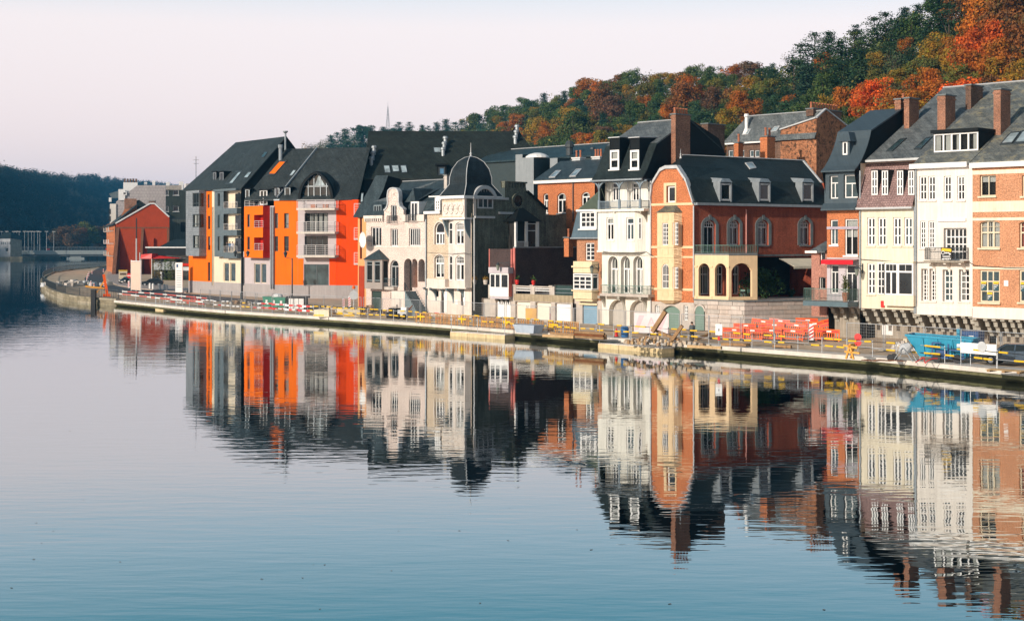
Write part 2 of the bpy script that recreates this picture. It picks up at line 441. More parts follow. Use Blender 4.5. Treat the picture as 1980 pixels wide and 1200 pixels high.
class Bld:
 def __init__(s,name,label,cat,fr,crop='0',group=None):
  s.fr = fr; s.c = crop; s.ops = []
  s.root = empty(name,fr.O,fr.rz,label,cat,group)
 def px(s,x,y): return px(s.c,x,y)
 def P(s,x,y,w=0.0): return s.fr.P(*px(s.c,x,y),w)
 def Q(s,x,y,u): return s.fr.Q(*px(s.c,x,y),u)
 def rect(s,x0,y0,x1,y1,w=0.0):
  xm,ym = (x0 + x1) / 2,(y0 + y1) / 2
  return (s.P(x0,ym,w)[0],s.P(x1,ym,w)[0],s.P(xm,y1,w)[2],s.P(xm,y0,w)[2])
 def win(s,x0,y0,x1,y1,w=0.0,dep=0.14,rise=0,hole=True,sill=0,sillm=None,lint=0,lintm=None,sur=0,surm=None,key=0,**k):
  u0,u1,z0,z1 = s.rect(x0,y0,x1,y1,w)
  npx = s.fr.scale(px(s.c,x0,y0)[0],w)
  r = rise * (u1 - u0) / 2 if 0 < rise <= 1 else 0
  if 'gl' not in k and 'curtain' not in k:
   q_ = WR.random()
   if q_ < 0.16: k['curtain'] = (M_CURTAIN,[(0.0,0.24),(0.76,1.0)])
   elif q_ < 0.30: k['curtain'] = (M_CURTAIN,[(0.0,1.0)],WR.choice((0.35,0.5,0.7)))
   elif q_ < 0.45: k['gl'] = G_BLUE
  if hole: s.ops.append((u0,u1,z0,z1,r,dep + 0.06,w))
  o = window_obj(s.root,u0 + 0.004,u1 - 0.004,z0 + 0.004,z1 - 0.004,w + (dep if hole else -0.05),rise=r * 0.99,npx=npx,**k)
  if sill:
   q = MB(); q.box(u0 - 0.1,u1 + 0.1,w - sill,w + 0.1,z0 - 0.14,z0 - 0.002); q.build('sill',sillm or M_WHITE,s.root)
  if lint:
   q = MB(); q.box(u0 - 0.12,u1 + 0.12,w - 0.05,w + 0.05,z1 + 0.004,z1 + lint); q.build('lintel',lintm or M_WHITE,s.root)
  if sur:
   q = MB(); zs = z1 - r; t0,t1 = w - 0.06,w + 0.04
   q.box(u0 - sur,u0 - 0.003,t0,t1,z0,zs); q.box(u1 + 0.003,u1 + sur,t0,t1,z0,zs)
   if r:
    A = arc(u0 - 0.003,u1 + 0.003,zs,r); B = arc(u0 - sur,u1 + sur,zs,r + sur)
    for i in range(8):
     g = [A[i],A[i+1],B[i+1],B[i]]; q.loft([(p[0],t1,p[1]) for p in g],[(p[0],t0,p[1]) for p in g])
    if key: c = (u0 + u1) / 2; q.box(c - key/2,c + key/2,t0 - 0.04,t1,z1 + 0.004,z1 + sur + 0.14)
   else: q.box(u0 - sur,u1 + sur,t0,t1,z1 + 0.003,z1 + sur)
   q.build('window_surround',surm or M_BLUESTONE,s.root)
  return o
 def op(s,x0,y0,x1,y1,w=0.0,rise=0,rev=None):
  u0,u1,z0,z1 = s.rect(x0,y0,x1,y1,w)
  s.ops.append((u0,u1,z0,z1,rise * (u1 - u0) / 2,rev,w)); return u0,u1,z0,z1
 def wall(s,u0,u1,z0,z1,mat,w=0.0,rev=0.18,name='wall',mrev=None):
  mb = MB(); wall_mesh(mb,u0,u1,z0,z1,[o for o in s.ops if abs(o[6] - w) < 1e-3],w,rev,0,1 if mrev else 0)
  return mb.build(name,[mat,mrev] if mrev else mat,s.root)
 def box(s,name,mat,*b):
  mb = MB(); mb.box(*b); return mb.build(name,mat,s.root)
 def body(s,u0,u1,z0,z1,depth,mat,y0=0.0,name='side_walls',top=True):
  mb = MB()
  mb.poly([(u0,y0 + depth,z0),(u0,y0,z0),(u0,y0,z1),(u0,y0 + depth,z1)])
  mb.poly([(u1,y0,z0),(u1,y0 + depth,z0),(u1,y0 + depth,z1),(u1,y0,z1)])
  mb.poly([(u1,y0 + depth,z0),(u0,y0 + depth,z0),(u0,y0 + depth,z1),(u1,y0 + depth,z1)])
  if top: mb.poly([(u0,y0 + 0.02,z1 - 0.02),(u1,y0 + 0.02,z1 - 0.02),(u1,y0 + depth,z1 - 0.02),(u0,y0 + depth,z1 - 0.02)])
  return mb.build(name,mat,s.root)
 def band(s,x0,x1,y0,y1,mat,out=0.08,w=0.0,name='string_course',back=0.05):
  """horizontal band between pixel rows, standing proud of the wall"""
  u0,u1,z0,z1 = s.rect(x0,y0,x1,y1,w)
  mb = MB(); mb.box(u0,u1,w - out,w + back,z0,z1); return mb.build(name,mat,s.root)
 def pipe(s,x,y0,y1,mat=None,w=0.0,r=0.07,name='downpipe'):
  a = s.P(x,y0,w - r - 0.02); b = s.P(x,y1,w - r - 0.02)
  mb = MB(); mb.bar((a[0],a[1],a[2]),(a[0],a[1],b[2]),r * 2,n=8); return mb.build(name,mat or M_ZINC,s.root)
def railing(parent,pts,z0,h,step=0.14,r=0.025,mat=None,bars='v',n=5,name='railing',post=1.4):
 """railing along a local polyline: top and bottom rail, upright bars ('v') or level bars ('h')"""
 mb = MB()
 for (a,b) in zip(pts,pts[1:]):
  L = math.hypot(b[0]-a[0],b[1]-a[1])
  def q(f,z): return (a[0] + (b[0]-a[0])*f,a[1] + (b[1]-a[1])*f,z)
  mb.bar(q(0,z0 + h),q(1,z0 + h),r * 2.4); mb.bar(q(0,z0 + 0.1),q(1,z0 + 0.1),r * 1.6)
  if bars == 'v':
   k = max(2,int(L / step))
   for i in range(k + 1): mb.bar(q(i / k,z0 + 0.1),q(i / k,z0 + h),r * (2.2 if i in (0,k) else 1.2))
  else:
   for j in range(1,n): mb.bar(q(0,z0 + 0.1 + (h - 0.1) * j / n),q(1,z0 + 0.1 + (h - 0.1) * j / n),r * 1.3)
   k = max(1,int(round(L / post)))
   for i in range(k + 1): mb.bar(q(i / k,z0),q(i / k,z0 + h),r * 2.2)
 return mb.build(name,mat or M_IRON,parent)
def chimney(parent,x0,x1,y0,y1,z0,z1,mat,pots=0,cap=0.1,capm=None,along='y',pot_h=0.5,name='chimney'):
 mb = MB(); mb.box(x0,x1,y0,y1,z0,z1 - 0.45)
 mb.box(x0 - 0.05,x1 + 0.05,y0 - 0.05,y1 + 0.05,z1 - 0.45,z1 - 0.3); mb.box(x0,x1,y0,y1,z1 - 0.3,z1 - 0.12)
 o = mb.build(name,mat,parent)
 mb = MB(); mb.box(x0 - cap,x1 + cap,y0 - cap,y1 + cap,z1 - 0.12,z1); mb.build('chimney_cap',capm or M_BLUESTONE,o)
 for i in range(pots):
  f = (i + 0.5) / pots
  cx_,cy_ = ((x0 + x1) / 2,y0 + (y1 - y0) * f) if along == 'y' else (x0 + (x1 - x0) * f,(y0 + y1) / 2)
  q = MB(); q.lathe((cx_,cy_,z1),[(0.13,0),(0.1,pot_h * 0.8),(0.14,pot_h * 0.82),(0.13,pot_h)],8); q.build('chimney_pot',M_POT,o)
 return o
def skylight(parent,pts,name='skylight',mat=None,gl=None):
 """roof window given by its four corners on the roof plane (low left, low right, high right, high left)"""
 p = [Vector(q) for q in pts]; n = (p[1]-p[0]).cross(p[3]-p[0]).normalized()
 if n.z < 0: n = -n
 mb = MB(); out = [q + n * 0.1 for q in p]; inn = []
 c = sum(p,Vector()) / 4
 for q in p: inn.append(c + (q - c) * 0.80 + n * 0.1)
 for i in range(4):
  j = (i + 1) % 4
  mb.poly([p[i],p[j],out[j],out[i]]); mb.poly([out[i],out[j],inn[j],inn[i]])
 o = mb.build(name,mat or M_IRON,parent)
 mb = MB(); mb.poly([q - n * 0.02 for q in inn]); mb.build('pane',gl or G_SKYL,o); return o
def bracket(mb,u,w,z,out,drop,th=0.22,m=0):
 """curved corbel: profile in (y,z) below a projecting slab"""
 prof = [(w,z),(w - out,z)]
 for i in range(7):
  a = math.pi / 2 * i / 6
  prof.append((w - out * (1 - math.sin(a)) * 0.97,z - drop * 0.18 - drop * 0.82 * (1 - math.cos(a))))
 mb.prism(prof,u - th / 2,u + th / 2,m)
# ================================================================== SETTING
def wl(x,y,z=0.0):
 D = (EYE) * FPX / (y - HY); return Vector(((x - CX) / FPX * D,D,z))
QUAY_PX = [(2500,800),(1980,741.5),(1700,712),(1300,680),(1000,654.5),(840,641),(640,626.5),(440,613),(363,606),(225,591)]
QUAY = [wl(*p) for p in QUAY_PX]
OLD_PX = [(225,591),(185,588),(150,584.5),(122,579.5),(104,573.5),(91,567),(82.5,560),(78.5,554),(78.5,548),(83,541),(100,533),(140,526.5),(212,518.5)]
OLD = [wl(*p) for p in OLD_PX]
# ---- water
def water_mat():
 m,nt,b = newmat('river_water')
 tc = nt.nodes.new('ShaderNodeTexCoord')
 b.inputs['Base Color'].default_value = (0.0005,0.003,0.0045,1)
 b.inputs['Roughness'].default_value = 0.0
 b.inputs['IOR'].default_value = 1.6
 def wv(scale,det,rot,sx,sy,rough=0.5):
  mp = nt.nodes.new('ShaderNodeMapping'); mp.inputs['Scale'].default_value = (sx,sy,1); mp.inputs['Rotation'].default_value = (0,0,rot)
  lk(nt,tc.outputs['Object'],mp.inputs[0]); return noise(nt,mp.outputs[0],scale,det,rough)
 a = wv(1.0,2,0.12,0.5,1.7)
 c = wv(1.0,3,-0.2,0.12,0.28)
 big = wv(1.0,3,0.3,0.012,0.02)
 rb = ramp(nt,big.outputs[0],[(0.35,0.35),(0.7,1.0)])
 m1 = nt.nodes.new('ShaderNodeMath'); m1.operation = 'MULTIPLY'; lk(nt,a.outputs[0],m1.inputs[0]); m1.inputs[1].default_value = 0.55
 m2 = nt.nodes.new('ShaderNodeMath'); m2.operation = 'MULTIPLY_ADD'; lk(nt,c.outputs[0],m2.inputs[0]); m2.inputs[1].default_value = 1.0; lk(nt,m1.outputs[0],m2.inputs[2])
 m3 = nt.nodes.new('ShaderNodeMath'); m3.operation = 'MULTIPLY'; lk(nt,m2.outputs[0],m3.inputs[0]); lk(nt,rb.outputs[0],m3.inputs[1])
 bp = nt.nodes.new('ShaderNodeBump'); bp.inputs['Strength'].default_value = 1.0; bp.inputs['Distance'].default_value = 0.016
 lk(nt,m3.outputs[0],bp.inputs['Height']); lk(nt,bp.outputs[0],b.inputs['Normal'])
 g = nt.nodes.new('ShaderNodeBsdfGlossy'); g.inputs['Color'].default_value = (0.80,0.88,0.92,1); g.inputs['Roughness'].default_value = 0.0; lk(nt,bp.outputs[0],g.inputs['Normal'])
 ms = nt.nodes.new('ShaderNodeMixShader'); ms.inputs[0].default_value = 0.34; lk(nt,b.outputs[0],ms.inputs[1]); lk(nt,g.outputs[0],ms.inputs[2]); lk(nt,ms.outputs[0],nt.nodes['Material Output'].inputs[0])
 return m
mb = MB(); mb.poly([(-2600,-150,0),(2600,-150,0),(2600,4200,0),(-2600,4200,0)])
water = tag(mb.build('river_water',water_mat()),kind='structure')
# ---- land
M_GROUND = plain('dusty_ground',(0.60,0.44,0.30),0.95,0.45,0.35,bmp=0.5)
M_ASPH = plain('asphalt',(0.085,0.088,0.095),0.9,0.25,0.6)
M_CONC = plain('pale_concrete',(0.70,0.62,0.54),0.85,0.22,0.7,streak=0.15,bmp=0.3)
M_MOSSY = plain('mossy_concrete',(0.16,0.15,0.075),0.9,0.45,0.9,streak=0.35,bmp=0.5)
M_OLDQ = plain('old_quay_stone',(0.36,0.30,0.20),0.9,0.45,0.5,streak=0.4,bmp=0.5)
M_OLDQ2 = plain('old_quay_stone_pale',(0.46,0.39,0.28),0.9,0.45,0.5,streak=0.3,bmp=0.5)
M_PAVE = brick('pavement_bricks',(0.48,0.38,0.33),(0.42,0.33,0.29),(0.3,0.25,0.2),0.4,0.2,0.015,0.2)
mb = MB()
inl = []
for i,p in enumerate(QUAY + OLD[1:]):
 q = (QUAY + OLD[1:])
 a = q[max(0,i-1)]; b = q[min(len(q)-1,i+1)]; d = (b - a).normalized(); n = Vector((d.y,-d.x,0))   # towards the land
 inl.append(p + n * 0.9)
mb.poly([(p.x,p.y,0.8) for p in inl] + [(-150,520,0.8),(-230,900,0.8),(-330,1500,0.8),(-300,3800,0.8),(2600,3800,0.8),(2600,60,0.8)])
tag(mb.build('ground',M_GROUND),kind='structure')
# road along the bank
RL = [(206,512),(186,520),(172,529),(163,538),(166,546),(182,556),(215,564),(280,571),(350,577),(440,584),(560,596),(690,608)]
RR = [(222,512),(206,520),(200,529),(200,538),(205,545),(222,552),(255,558),(300,562),(360,567),(440,574.5),(560,585),(690,596)]
mb = MB()
for i in range(len(RL) - 1):
 mb.poly([tuple(ground(*p,0.804)) for p in (RL[i],RL[i+1],RR[i+1],RR[i])])
tag(mb.build('road',M_ASPH),kind='structure')
mb = MB()
PV = [(224,515),(212,522),(207,530),(207,538),(211,544),(228,550.5),(258,556),(300,560),(360,565)]
PW = [(240,515),(240,520),(240,528),(245,534),(250,540),(262,545),(285,549),(330,552),(366,556)]
for i in range(len(PV) - 1):
 a = [ground(*p,0.93) for p in (PV[i],PV[i+1],PW[i+1],PW[i])]
 mb.slab([tuple(p) for p in a],0.13)
tag(mb.build('pavement',M_PAVE),kind='structure')
# ---- new quay: pale slabs on a mossy wall
qr = tag(empty('quay_edge',QUAY[3]),kind='structure'); q0 = QUAY[3]
for i in range(len(QUAY) - 1):
 a,b = QUAY[i],QUAY[i+1]; L = (b - a).length; k = max(1,int(round(L / 9.0)))
 d = (b - a).normalized(); n = Vector((d.y,-d.x,0))
 for j in range(k):
  p = a + (b - a) * (j / k) + d * 0.03 - q0; q = a + (b - a) * ((j + 1) / k) - d * 0.03 - q0
  jit = random.uniform(-0.05,0.05) - 0.35
  mb = MB()
  A = [p + n * jit,p + n * 1.6,q + n * 1.6,q + n * jit]
  mb.loft([(v.x,v.y,0.50) for v in A],[(v.x,v.y,0.806 + random.uniform(0,0.012)) for v in A])
  mb.build('slab',M_CONC,qr)
 mb = MB(); p = a - q0; q = b - q0; W3 = lambda v,o,z: (v.x + n.x * o,v.y + n.y * o,z)
 R_ = [(-0.26,0.498),(-0.26,0.26),(1.0,-0.25),(1.5,-0.25),(1.5,0.498)]
 mb.loft([W3(p,*r) for r in R_],[W3(q,*r) for r in R_]); mb.build('quay_wall',M_MOSSY,qr)
# ---- old stone quay with coping
oq = tag(empty('old_quay',OLD[0]),kind='structure'); q0 = OLD[0]
for i in range(len(OLD) - 1):
 a,b = OLD[i],OLD[i+1]; d = (b - a).normalized(); n = Vector((d.y,-d.x,0)); L = (b - a).length
 k = max(1,int(L / 4))
 for j in range(k):
  p = a + (b - a) * (j / k) - q0; q = a + (b - a) * ((j + 1) / k) - q0
  for (z0,z1,o) in ((-0.6,0.28,random.uniform(0,.08)),(0.30,0.68,random.uniform(.05,.14)),(0.70,0.95 + random.uniform(0,.08),random.uniform(-.08,.02))):
   mb = MB(); A = [p + d*0.02 + n * o,p + d*0.02 + n * 0.7,q + n * 0.7,q + n * o]
   mb.loft([(v.x,v.y,z0) for v in A],[(v.x,v.y,z1) for v in A]); mb.build('stone',random.choice((M_OLDQ,M_OLDQ,M_OLDQ2)),oq)
# ---- hills
def forest_floor(name,c1,c2):
 m,nt,b = newmat(name); tc = nt.nodes.new('ShaderNodeTexCoord')
 n = noise(nt,tc.outputs['Object'],0.08,8,0.7); r = ramp(nt,n.outputs[0],[(0.35,c1),(0.65,c2)])
 lk(nt,r.outputs[0],b.inputs['Base Color']); b.inputs['Roughness'].default_value = 1.0
 bump(nt,b,n.outputs[0],1.0,2.0); return m
M_FLOOR = forest_floor('forest_floor',(0.03,0.035,0.012),(0.10,0.06,0.02))
RIDGE = [(300,470,1200,760),(440,384,1060,680),(560,304,950,600),(700,278,860,520),(880,270,760,420),(1000,236,660,350),(1160,198,540,290),(1280,183,470,255),(1400,176,420,225),
   (1500,170,375,205),(1560,143,355,195),(1650,115,335,185),(1720,88,322,178),(1800,66,312,172),(1900,20,302,165),(1980,-20,296,160),(2200,-140,285,150),(2500,-280,280,140)]
def ridge(x):
 xs = [r[0] for r in RIDGE]; return [float(np.interp(x,xs,[r[k] for r in RIDGE])) for k in (1,2,3)]
def hill_pt(x,t):
 yr,Dr,Db = ridge(x); D = Db + (Dr - Db) * t
 zr = EYE - (yr - HY) / FPX * Dr; z0 = 3.0
 z = z0 + (zr - z0) * (t ** 1.05) + 1.6 * math.sin(x * 0.021 + t * 7) * t * (1 - t) * 2
 return Vector(((x - CX) / FPX * D,D,z))
xs = [300 + 40 * i for i in range(56)]; ts = [i / 14 for i in range(15)]
mb = MB(); vs = []
for x in xs:
 col = [hill_pt(x,t) for t in ts]; last = col[-1]
 yr,Dr,Db = ridge(x)
 for e in (0.12,0.3,0.7):
  D = Dr * (1 + e); col.append(Vector(((x - CX) / FPX * D,D,last.z * (1 - 0.25 * e))))
 vs.append(col)
nn = len(vs[0])
mb.add([tuple(p) for c in vs for p in c],[(i*nn+j,(i+1)*nn+j,(i+1)*nn+j+1,i*nn+j+1) for i in range(len(vs)-1) for j in range(nn-1)])
tag(mb.build('hillside',M_FLOOR,smooth=True),kind='structure')
LEFT = [((-700,620),(-900,170,620)),((-220,760),(-420,262,770)),((-20,900),(-190,296,900)),((60,1050),(-70,315,1050)),((118,1250),(20,326,1240)),((188,1550),(110,337,1540)),((262,1950),(190,336,1930)),
  ((330,2350),(290,346,2330)),((420,2900),(380,352,2900)),((620,3400),(620,362,3500))]
def left_pt(f,t):
 i = min(int(f),len(LEFT) - 2); g = f - i
 (b0,c0),(b1,c1) = LEFT[i],LEFT[i+1]
 B = (1-g) * np.array([(b0[0]-CX)/FPX*b0[1],b0[1],0.3]) + g * np.array([(b1[0]-CX)/FPX*b1[1],b1[1],0.3])
 def cr(c): return np.array([(c[0]-CX)/FPX*c[2],c[2],EYE - (c[1]+14-HY)/FPX*c[2]])
 Cc = (1-g) * cr(c0) + g * cr(c1)
 P = B + (Cc - B) * t; P[2] = B[2] + (Cc[2] - B[2]) * (t ** 0.85)
 return Vector(P)
fs = [i * 0.25 for i in range((len(LEFT)-1) * 4 + 1)]; ts2 = [i / 8 for i in range(9)]
mb = MB(); vs = [[left_pt(f,t) for t in ts2] + [left_pt(f,1.0) + Vector((-150,20,-4)),left_pt(f,1.0) + Vector((-700,60,-30))] for f in fs]
nn = len(vs[0])
mb.add([tuple(p) for c in vs for p in c],[(i*nn+j,i*nn+j+1,(i+1)*nn+j+1,(i+1)*nn+j) for i in range(len(vs)-1) for j in range(nn-1)])
tag(mb.build('far_hill',M_FLOOR,smooth=True),kind='structure')
# ---- trees
def leaf_mat(name,spread=0.40,transl=0.3):
 m,nt,b = newmat(name)
 oi = nt.nodes.new('ShaderNodeObjectInfo'); ge = nt.nodes.new('ShaderNodeNewGeometry')
 r = ramp(nt,ge.outputs['Random Per Island'],[(0.0,(1 - spread * .8,1 - spread * .8,1 - spread * .8)),(0.5,(1.0,0.95,0.9)),(1.0,(1 + spread,1 + spread * 0.85,1 + spread * 0.3))])
 out = mul(nt,oi.outputs['Color'],r.outputs[0])
 tc = nt.nodes.new('ShaderNodeTexCoord'); nz = noise(nt,tc.outputs['Object'],5.0,2,0.5); rz_ = ramp(nt,nz.outputs[0],[(0.36,(0.50,0.85,0.75)),(0.5,(0.95,0.98,0.95)),(0.66,(1.25,1.12,0.85))])
 out = mul(nt,out,rz_.outputs[0])
 lk(nt,out,b.inputs['Base Color']); b.inputs['Roughness'].default_value = 0.8
 tr = nt.nodes.new('ShaderNodeBsdfTranslucent'); lk(nt,out,tr.inputs[0])
 ms = nt.nodes.new('ShaderNodeMixShader'); ms.inputs[0].default_value = transl
 lk(nt,b.outputs[0],ms.inputs[1]); lk(nt,tr.outputs[0],ms.inputs[2]); lk(nt,ms.outputs[0],nt.nodes['Material Output'].inputs[0])
 return m
M_LEAF = leaf_mat('foliage')
M_BARK = plain('bark',(0.10,0.075,0.055),0.95,0.4,2.0)
def quads_mesh(name,C,N,size,mat,rng,tri=False):
 """leaf sprays: one bent quad per centre, turned about its normal"""
 n = len(C); a = np.cross(N,rng.normal(size=(n,3))); a /= np.linalg.norm(a,axis=1)[:,None] + 1e-9
 b = np.cross(N,a); s = size[:,None]
 asp = rng.uniform(0.55,1.0,(n,1))
 v = np.stack([C - a*s - b*s*asp*0.6,C + a*s*0.7 - b*s*asp,C + a*s + b*s*asp*0.7,C - a*s*0.6 + b*s*asp],1).reshape(-1,3)
 me = bpy.data.meshes.new(name); me.vertices.add(4*n); me.vertices.foreach_set('co',v.astype(np.float32).ravel())
 me.loops.add(4*n); me.loops.foreach_set('vertex_index',np.arange(4*n,dtype=np.int32))
 me.polygons.add(n); me.polygons.foreach_set('loop_start',np.arange(0,4*n,4,dtype=np.int32)); me.polygons.foreach_set('loop_total',np.full(n,4,dtype=np.int32))
 me.materials.append(mat); me.update(); me.validate(); return me
def decid_points(seed,nq,w=0.42,lobes=18,lo=0.24,flat=1.0):
 """leaf centres and facing for a broadleaf crown one unit tall"""
 r = np.random.default_rng(seed); C = []; N = []
 L = []
 for k in range(lobes):
  h = r.uniform(lo + 0.12,0.92); rad = w * math.sqrt(max(0.05,1 - ((h - 0.58) / 0.46) ** 2)) * r.uniform(0.35,0.8)
  an = r.uniform(0,6.283); L.append((np.array([rad*math.cos(an),rad*math.sin(an),h]),r.uniform(0.10,0.19)))
 L.append((np.array([0,0,0.62]),0.24)); L.append((np.array([r.uniform(-.06,.06),r.uniform(-.06,.06),0.86]),0.13))
 wt = np.array([l[1]**2 for l in L]); wt /= wt.sum()
 for (c,s),f in zip(L,wt):
  k = max(8,int(nq * f)); d = r.normal(size=(k,3)); d /= np.linalg.norm(d,axis=1)[:,None]
  rr = s * r.uniform(0.55,1.1,(k,1)); C.append(c + d * rr * np.array([1,1,0.85*flat])); N.append(d + r.normal(size=(k,3)) * 0.45)
 C = np.concatenate(C); N = np.concatenate(N); N /= np.linalg.norm(N,axis=1)[:,None]
 return C,N,L,r
def trunk_mesh(L,r,name='trunk',rad=0.020,top=0.6):
 mb = MB(); mb.lathe((0,0,-0.03),[(rad*1.5,0),(rad,0.12),(rad*0.8,0.35),(rad*0.35,top)],7)
 for c,s in L[:7]:
  z0 = r.uniform(0.22,0.45); m_ = (c[0]*0.45,c[1]*0.45,z0 + (c[2]-z0)*0.6)
  mb.bar((0,0,z0),m_,rad*0.8); mb.bar(m_,tuple(c),rad*0.5)
 me = bpy.data.meshes.new(name); me.from_pydata(mb.v,[],mb.f); me.materials.append(M_BARK); return me
PROTO = {'broad': [],'pine': [],'bare': []}
for sd in range(6):
 C,N,L,r = decid_points(sd + 3,3600,w=[0.40,0.34,0.46,0.38,0.30,0.44][sd],lobes=[18,16,22,20,15,24][sd])
 PROTO['broad'].append((quads_mesh('crown',C,N,r.uniform(0.010,0.024,len(C)),M_LEAF,r),trunk_mesh(L,r)))
for sd in range(4):
 r = np.random.default_rng(90 + sd); C = []; N = []; L = []
 tiers = [11,9,12,8][sd]
 for k in range(tiers):
  f = k / (tiers - 1); z = 0.22 + 0.76 * f; rad = ([0.25,0.30,0.20,0.34][sd]) * (1 - f) ** [0.8,0.55,0.9,0.45][sd] + 0.03
  for _ in range(int(6 + 6 * (1 - f))):
   an = r.uniform(0,6.283); ro = rad * r.uniform(0.45,1.05); c = np.array([ro*math.cos(an),ro*math.sin(an),z + r.uniform(-.03,.03) - ro * 0.12])
   m_ = 38; d = r.normal(size=(m_,3)) * np.array([0.06,0.06,0.026]); C.append(c + d); N.append(np.array([0.5*math.cos(an),0.5*math.sin(an),0.9]) + r.normal(size=(m_,3)) * 0.4)
   if r.random() < 0.2: L.append((c,0.05))
 C = np.concatenate(C); N = np.concatenate(N); N /= np.linalg.norm(N,axis=1)[:,None]
 PROTO['pine'].append((quads_mesh('crown',C,N,r.uniform(0.009,0.020,len(C)),M_LEAF,r),trunk_mesh(L,r,rad=0.016,top=0.95)))
for sd in range(2):
 C,N,L,r = decid_points(40 + sd,420,w=0.34,lobes=16)
 PROTO['bare'].append((quads_mesh('crown',C,N,r.uniform(0.010,0.02,len(C)),M_LEAF,r),trunk_mesh(L,r,rad=0.018)))
HUES = {'dark green': (0.036,0.078,0.03),'mid green': (0.075,0.115,0.028),'olive green': (0.15,0.14,0.024),'golden': (0.30,0.175,0.014),'orange': (0.44,0.135,0.009),
  'fiery orange red': (0.62,0.11,0.008),'rust brown': (0.21,0.08,0.018),'dull red brown': (0.14,0.07,0.035),'bare grey brown': (0.13,0.105,0.06),'blue green': (0.034,0.08,0.05)}
TREES = []
def tree(kind,P,h,hue,wide=1.0):
 cm,tm = random.choice(PROTO[kind])
 nm = {'broad': 'broadleaf_tree','pine': 'pine_tree','bare': 'sparse_tree'}[kind]
 root = empty(nm,P,random.uniform(0,6.28)); root.scale = (h * wide,h * wide,h)
 c = bpy.data.objects.new('crown',cm); COL.objects.link(c); c.parent = root
 v = random.uniform(0.8,1.2); col = HUES[hue]; c.color = (col[0]*v*random.uniform(.92,1.08),col[1]*v,col[2]*v*random.uniform(.9,1.1),1)
 t = bpy.data.objects.new('trunk',tm); COL.objects.link(t); t.parent = root
 t_ = (P.x / P.y * FPX + CX,HY - (P.z + h * 0.6 - EYE) / P.y * FPX)
 root['category'] = 'tree'; root['group'] = 'trees on the hillside'
 TREES.append([root,kind,hue,t_[0],t_[1],h]); return root
ROOFL = [(560,290),(700,255),(1030,258),(1170,288),(1200,245),(1310,225),(1390,285),(1405,250),(1440,230),(1570,214),(1640,235),(1740,200),(1830,170),(2100,150)]
rx = [p[0] for p in ROOFL]; ry = [p[1] for p in ROOFL]
def pick(x,t):
 u = random.random(); n = 0.5 + 0.5 * math.sin(x * 0.017 + t * 5.1) * math.cos(x * 0.043 - t * 3)
 if x > 1775:
  tab = [('orange',.34),('fiery orange red',.20),('golden',.2),('rust brown',.18),('olive green',.08)] if not (x < 1850 and t > .8) else [('dark green',.5),('mid green',.3),('olive green',.2)]
 elif x > 1480:
  tab = [('dark green',.42),('blue green',.2),('mid green',.2),('olive green',.12),('orange',.06)] if t > 0.52 else [('golden',.28),('olive green',.2),('orange',.26),('rust brown',.12),('mid green',.14)]
  if x > 1690 and t <= 0.8: tab = [('golden',.3),('olive green',.28),('orange',.2),('bare grey brown',.1),('mid green',.12)]
 elif x > 1180:
  tab = [('dark green',.22),('mid green',.26),('olive green',.16),('rust brown',.06),('dull red brown',.08),('orange',.06),('golden',.05),('bare grey brown',.06)] if t > .45 else [('orange',.15),('golden',.2),('rust brown',.08),('olive green',.3),('mid green',.27)]
 elif x > 880:
  tab = [('mid green',.3),('blue green',.22),('dark green',.14),('olive green',.12),('orange',.08),('golden',.06),('dull red brown',.08)]
 else: tab = [('blue green',.6),('dark green',.4)]
 tot = sum(p for _,p in tab); u *= tot
 for h,p in tab:
  u -= p
  if u <= 0: return h
 return tab[-1][0]
placed = []
def put(x,t,h,hue,kind,wide=1.0):
 P = hill_pt(x,t) - Vector((0,0,0.3)); tree(kind,P,h,hue,wide)
 placed.append((x,HY - (P.z + h * 0.6 - EYE) / P.y * FPX,h / P.y * FPX))
def at_px(x,ytop,h):
 """row t on the slope where a tree h tall reaches pixel row ytop"""
 best = min((abs(HY - (hill_pt(x,i / 100).z + h - EYE) / hill_pt(x,i / 100).y * FPX - ytop),i / 100) for i in range(101)); return best[1]
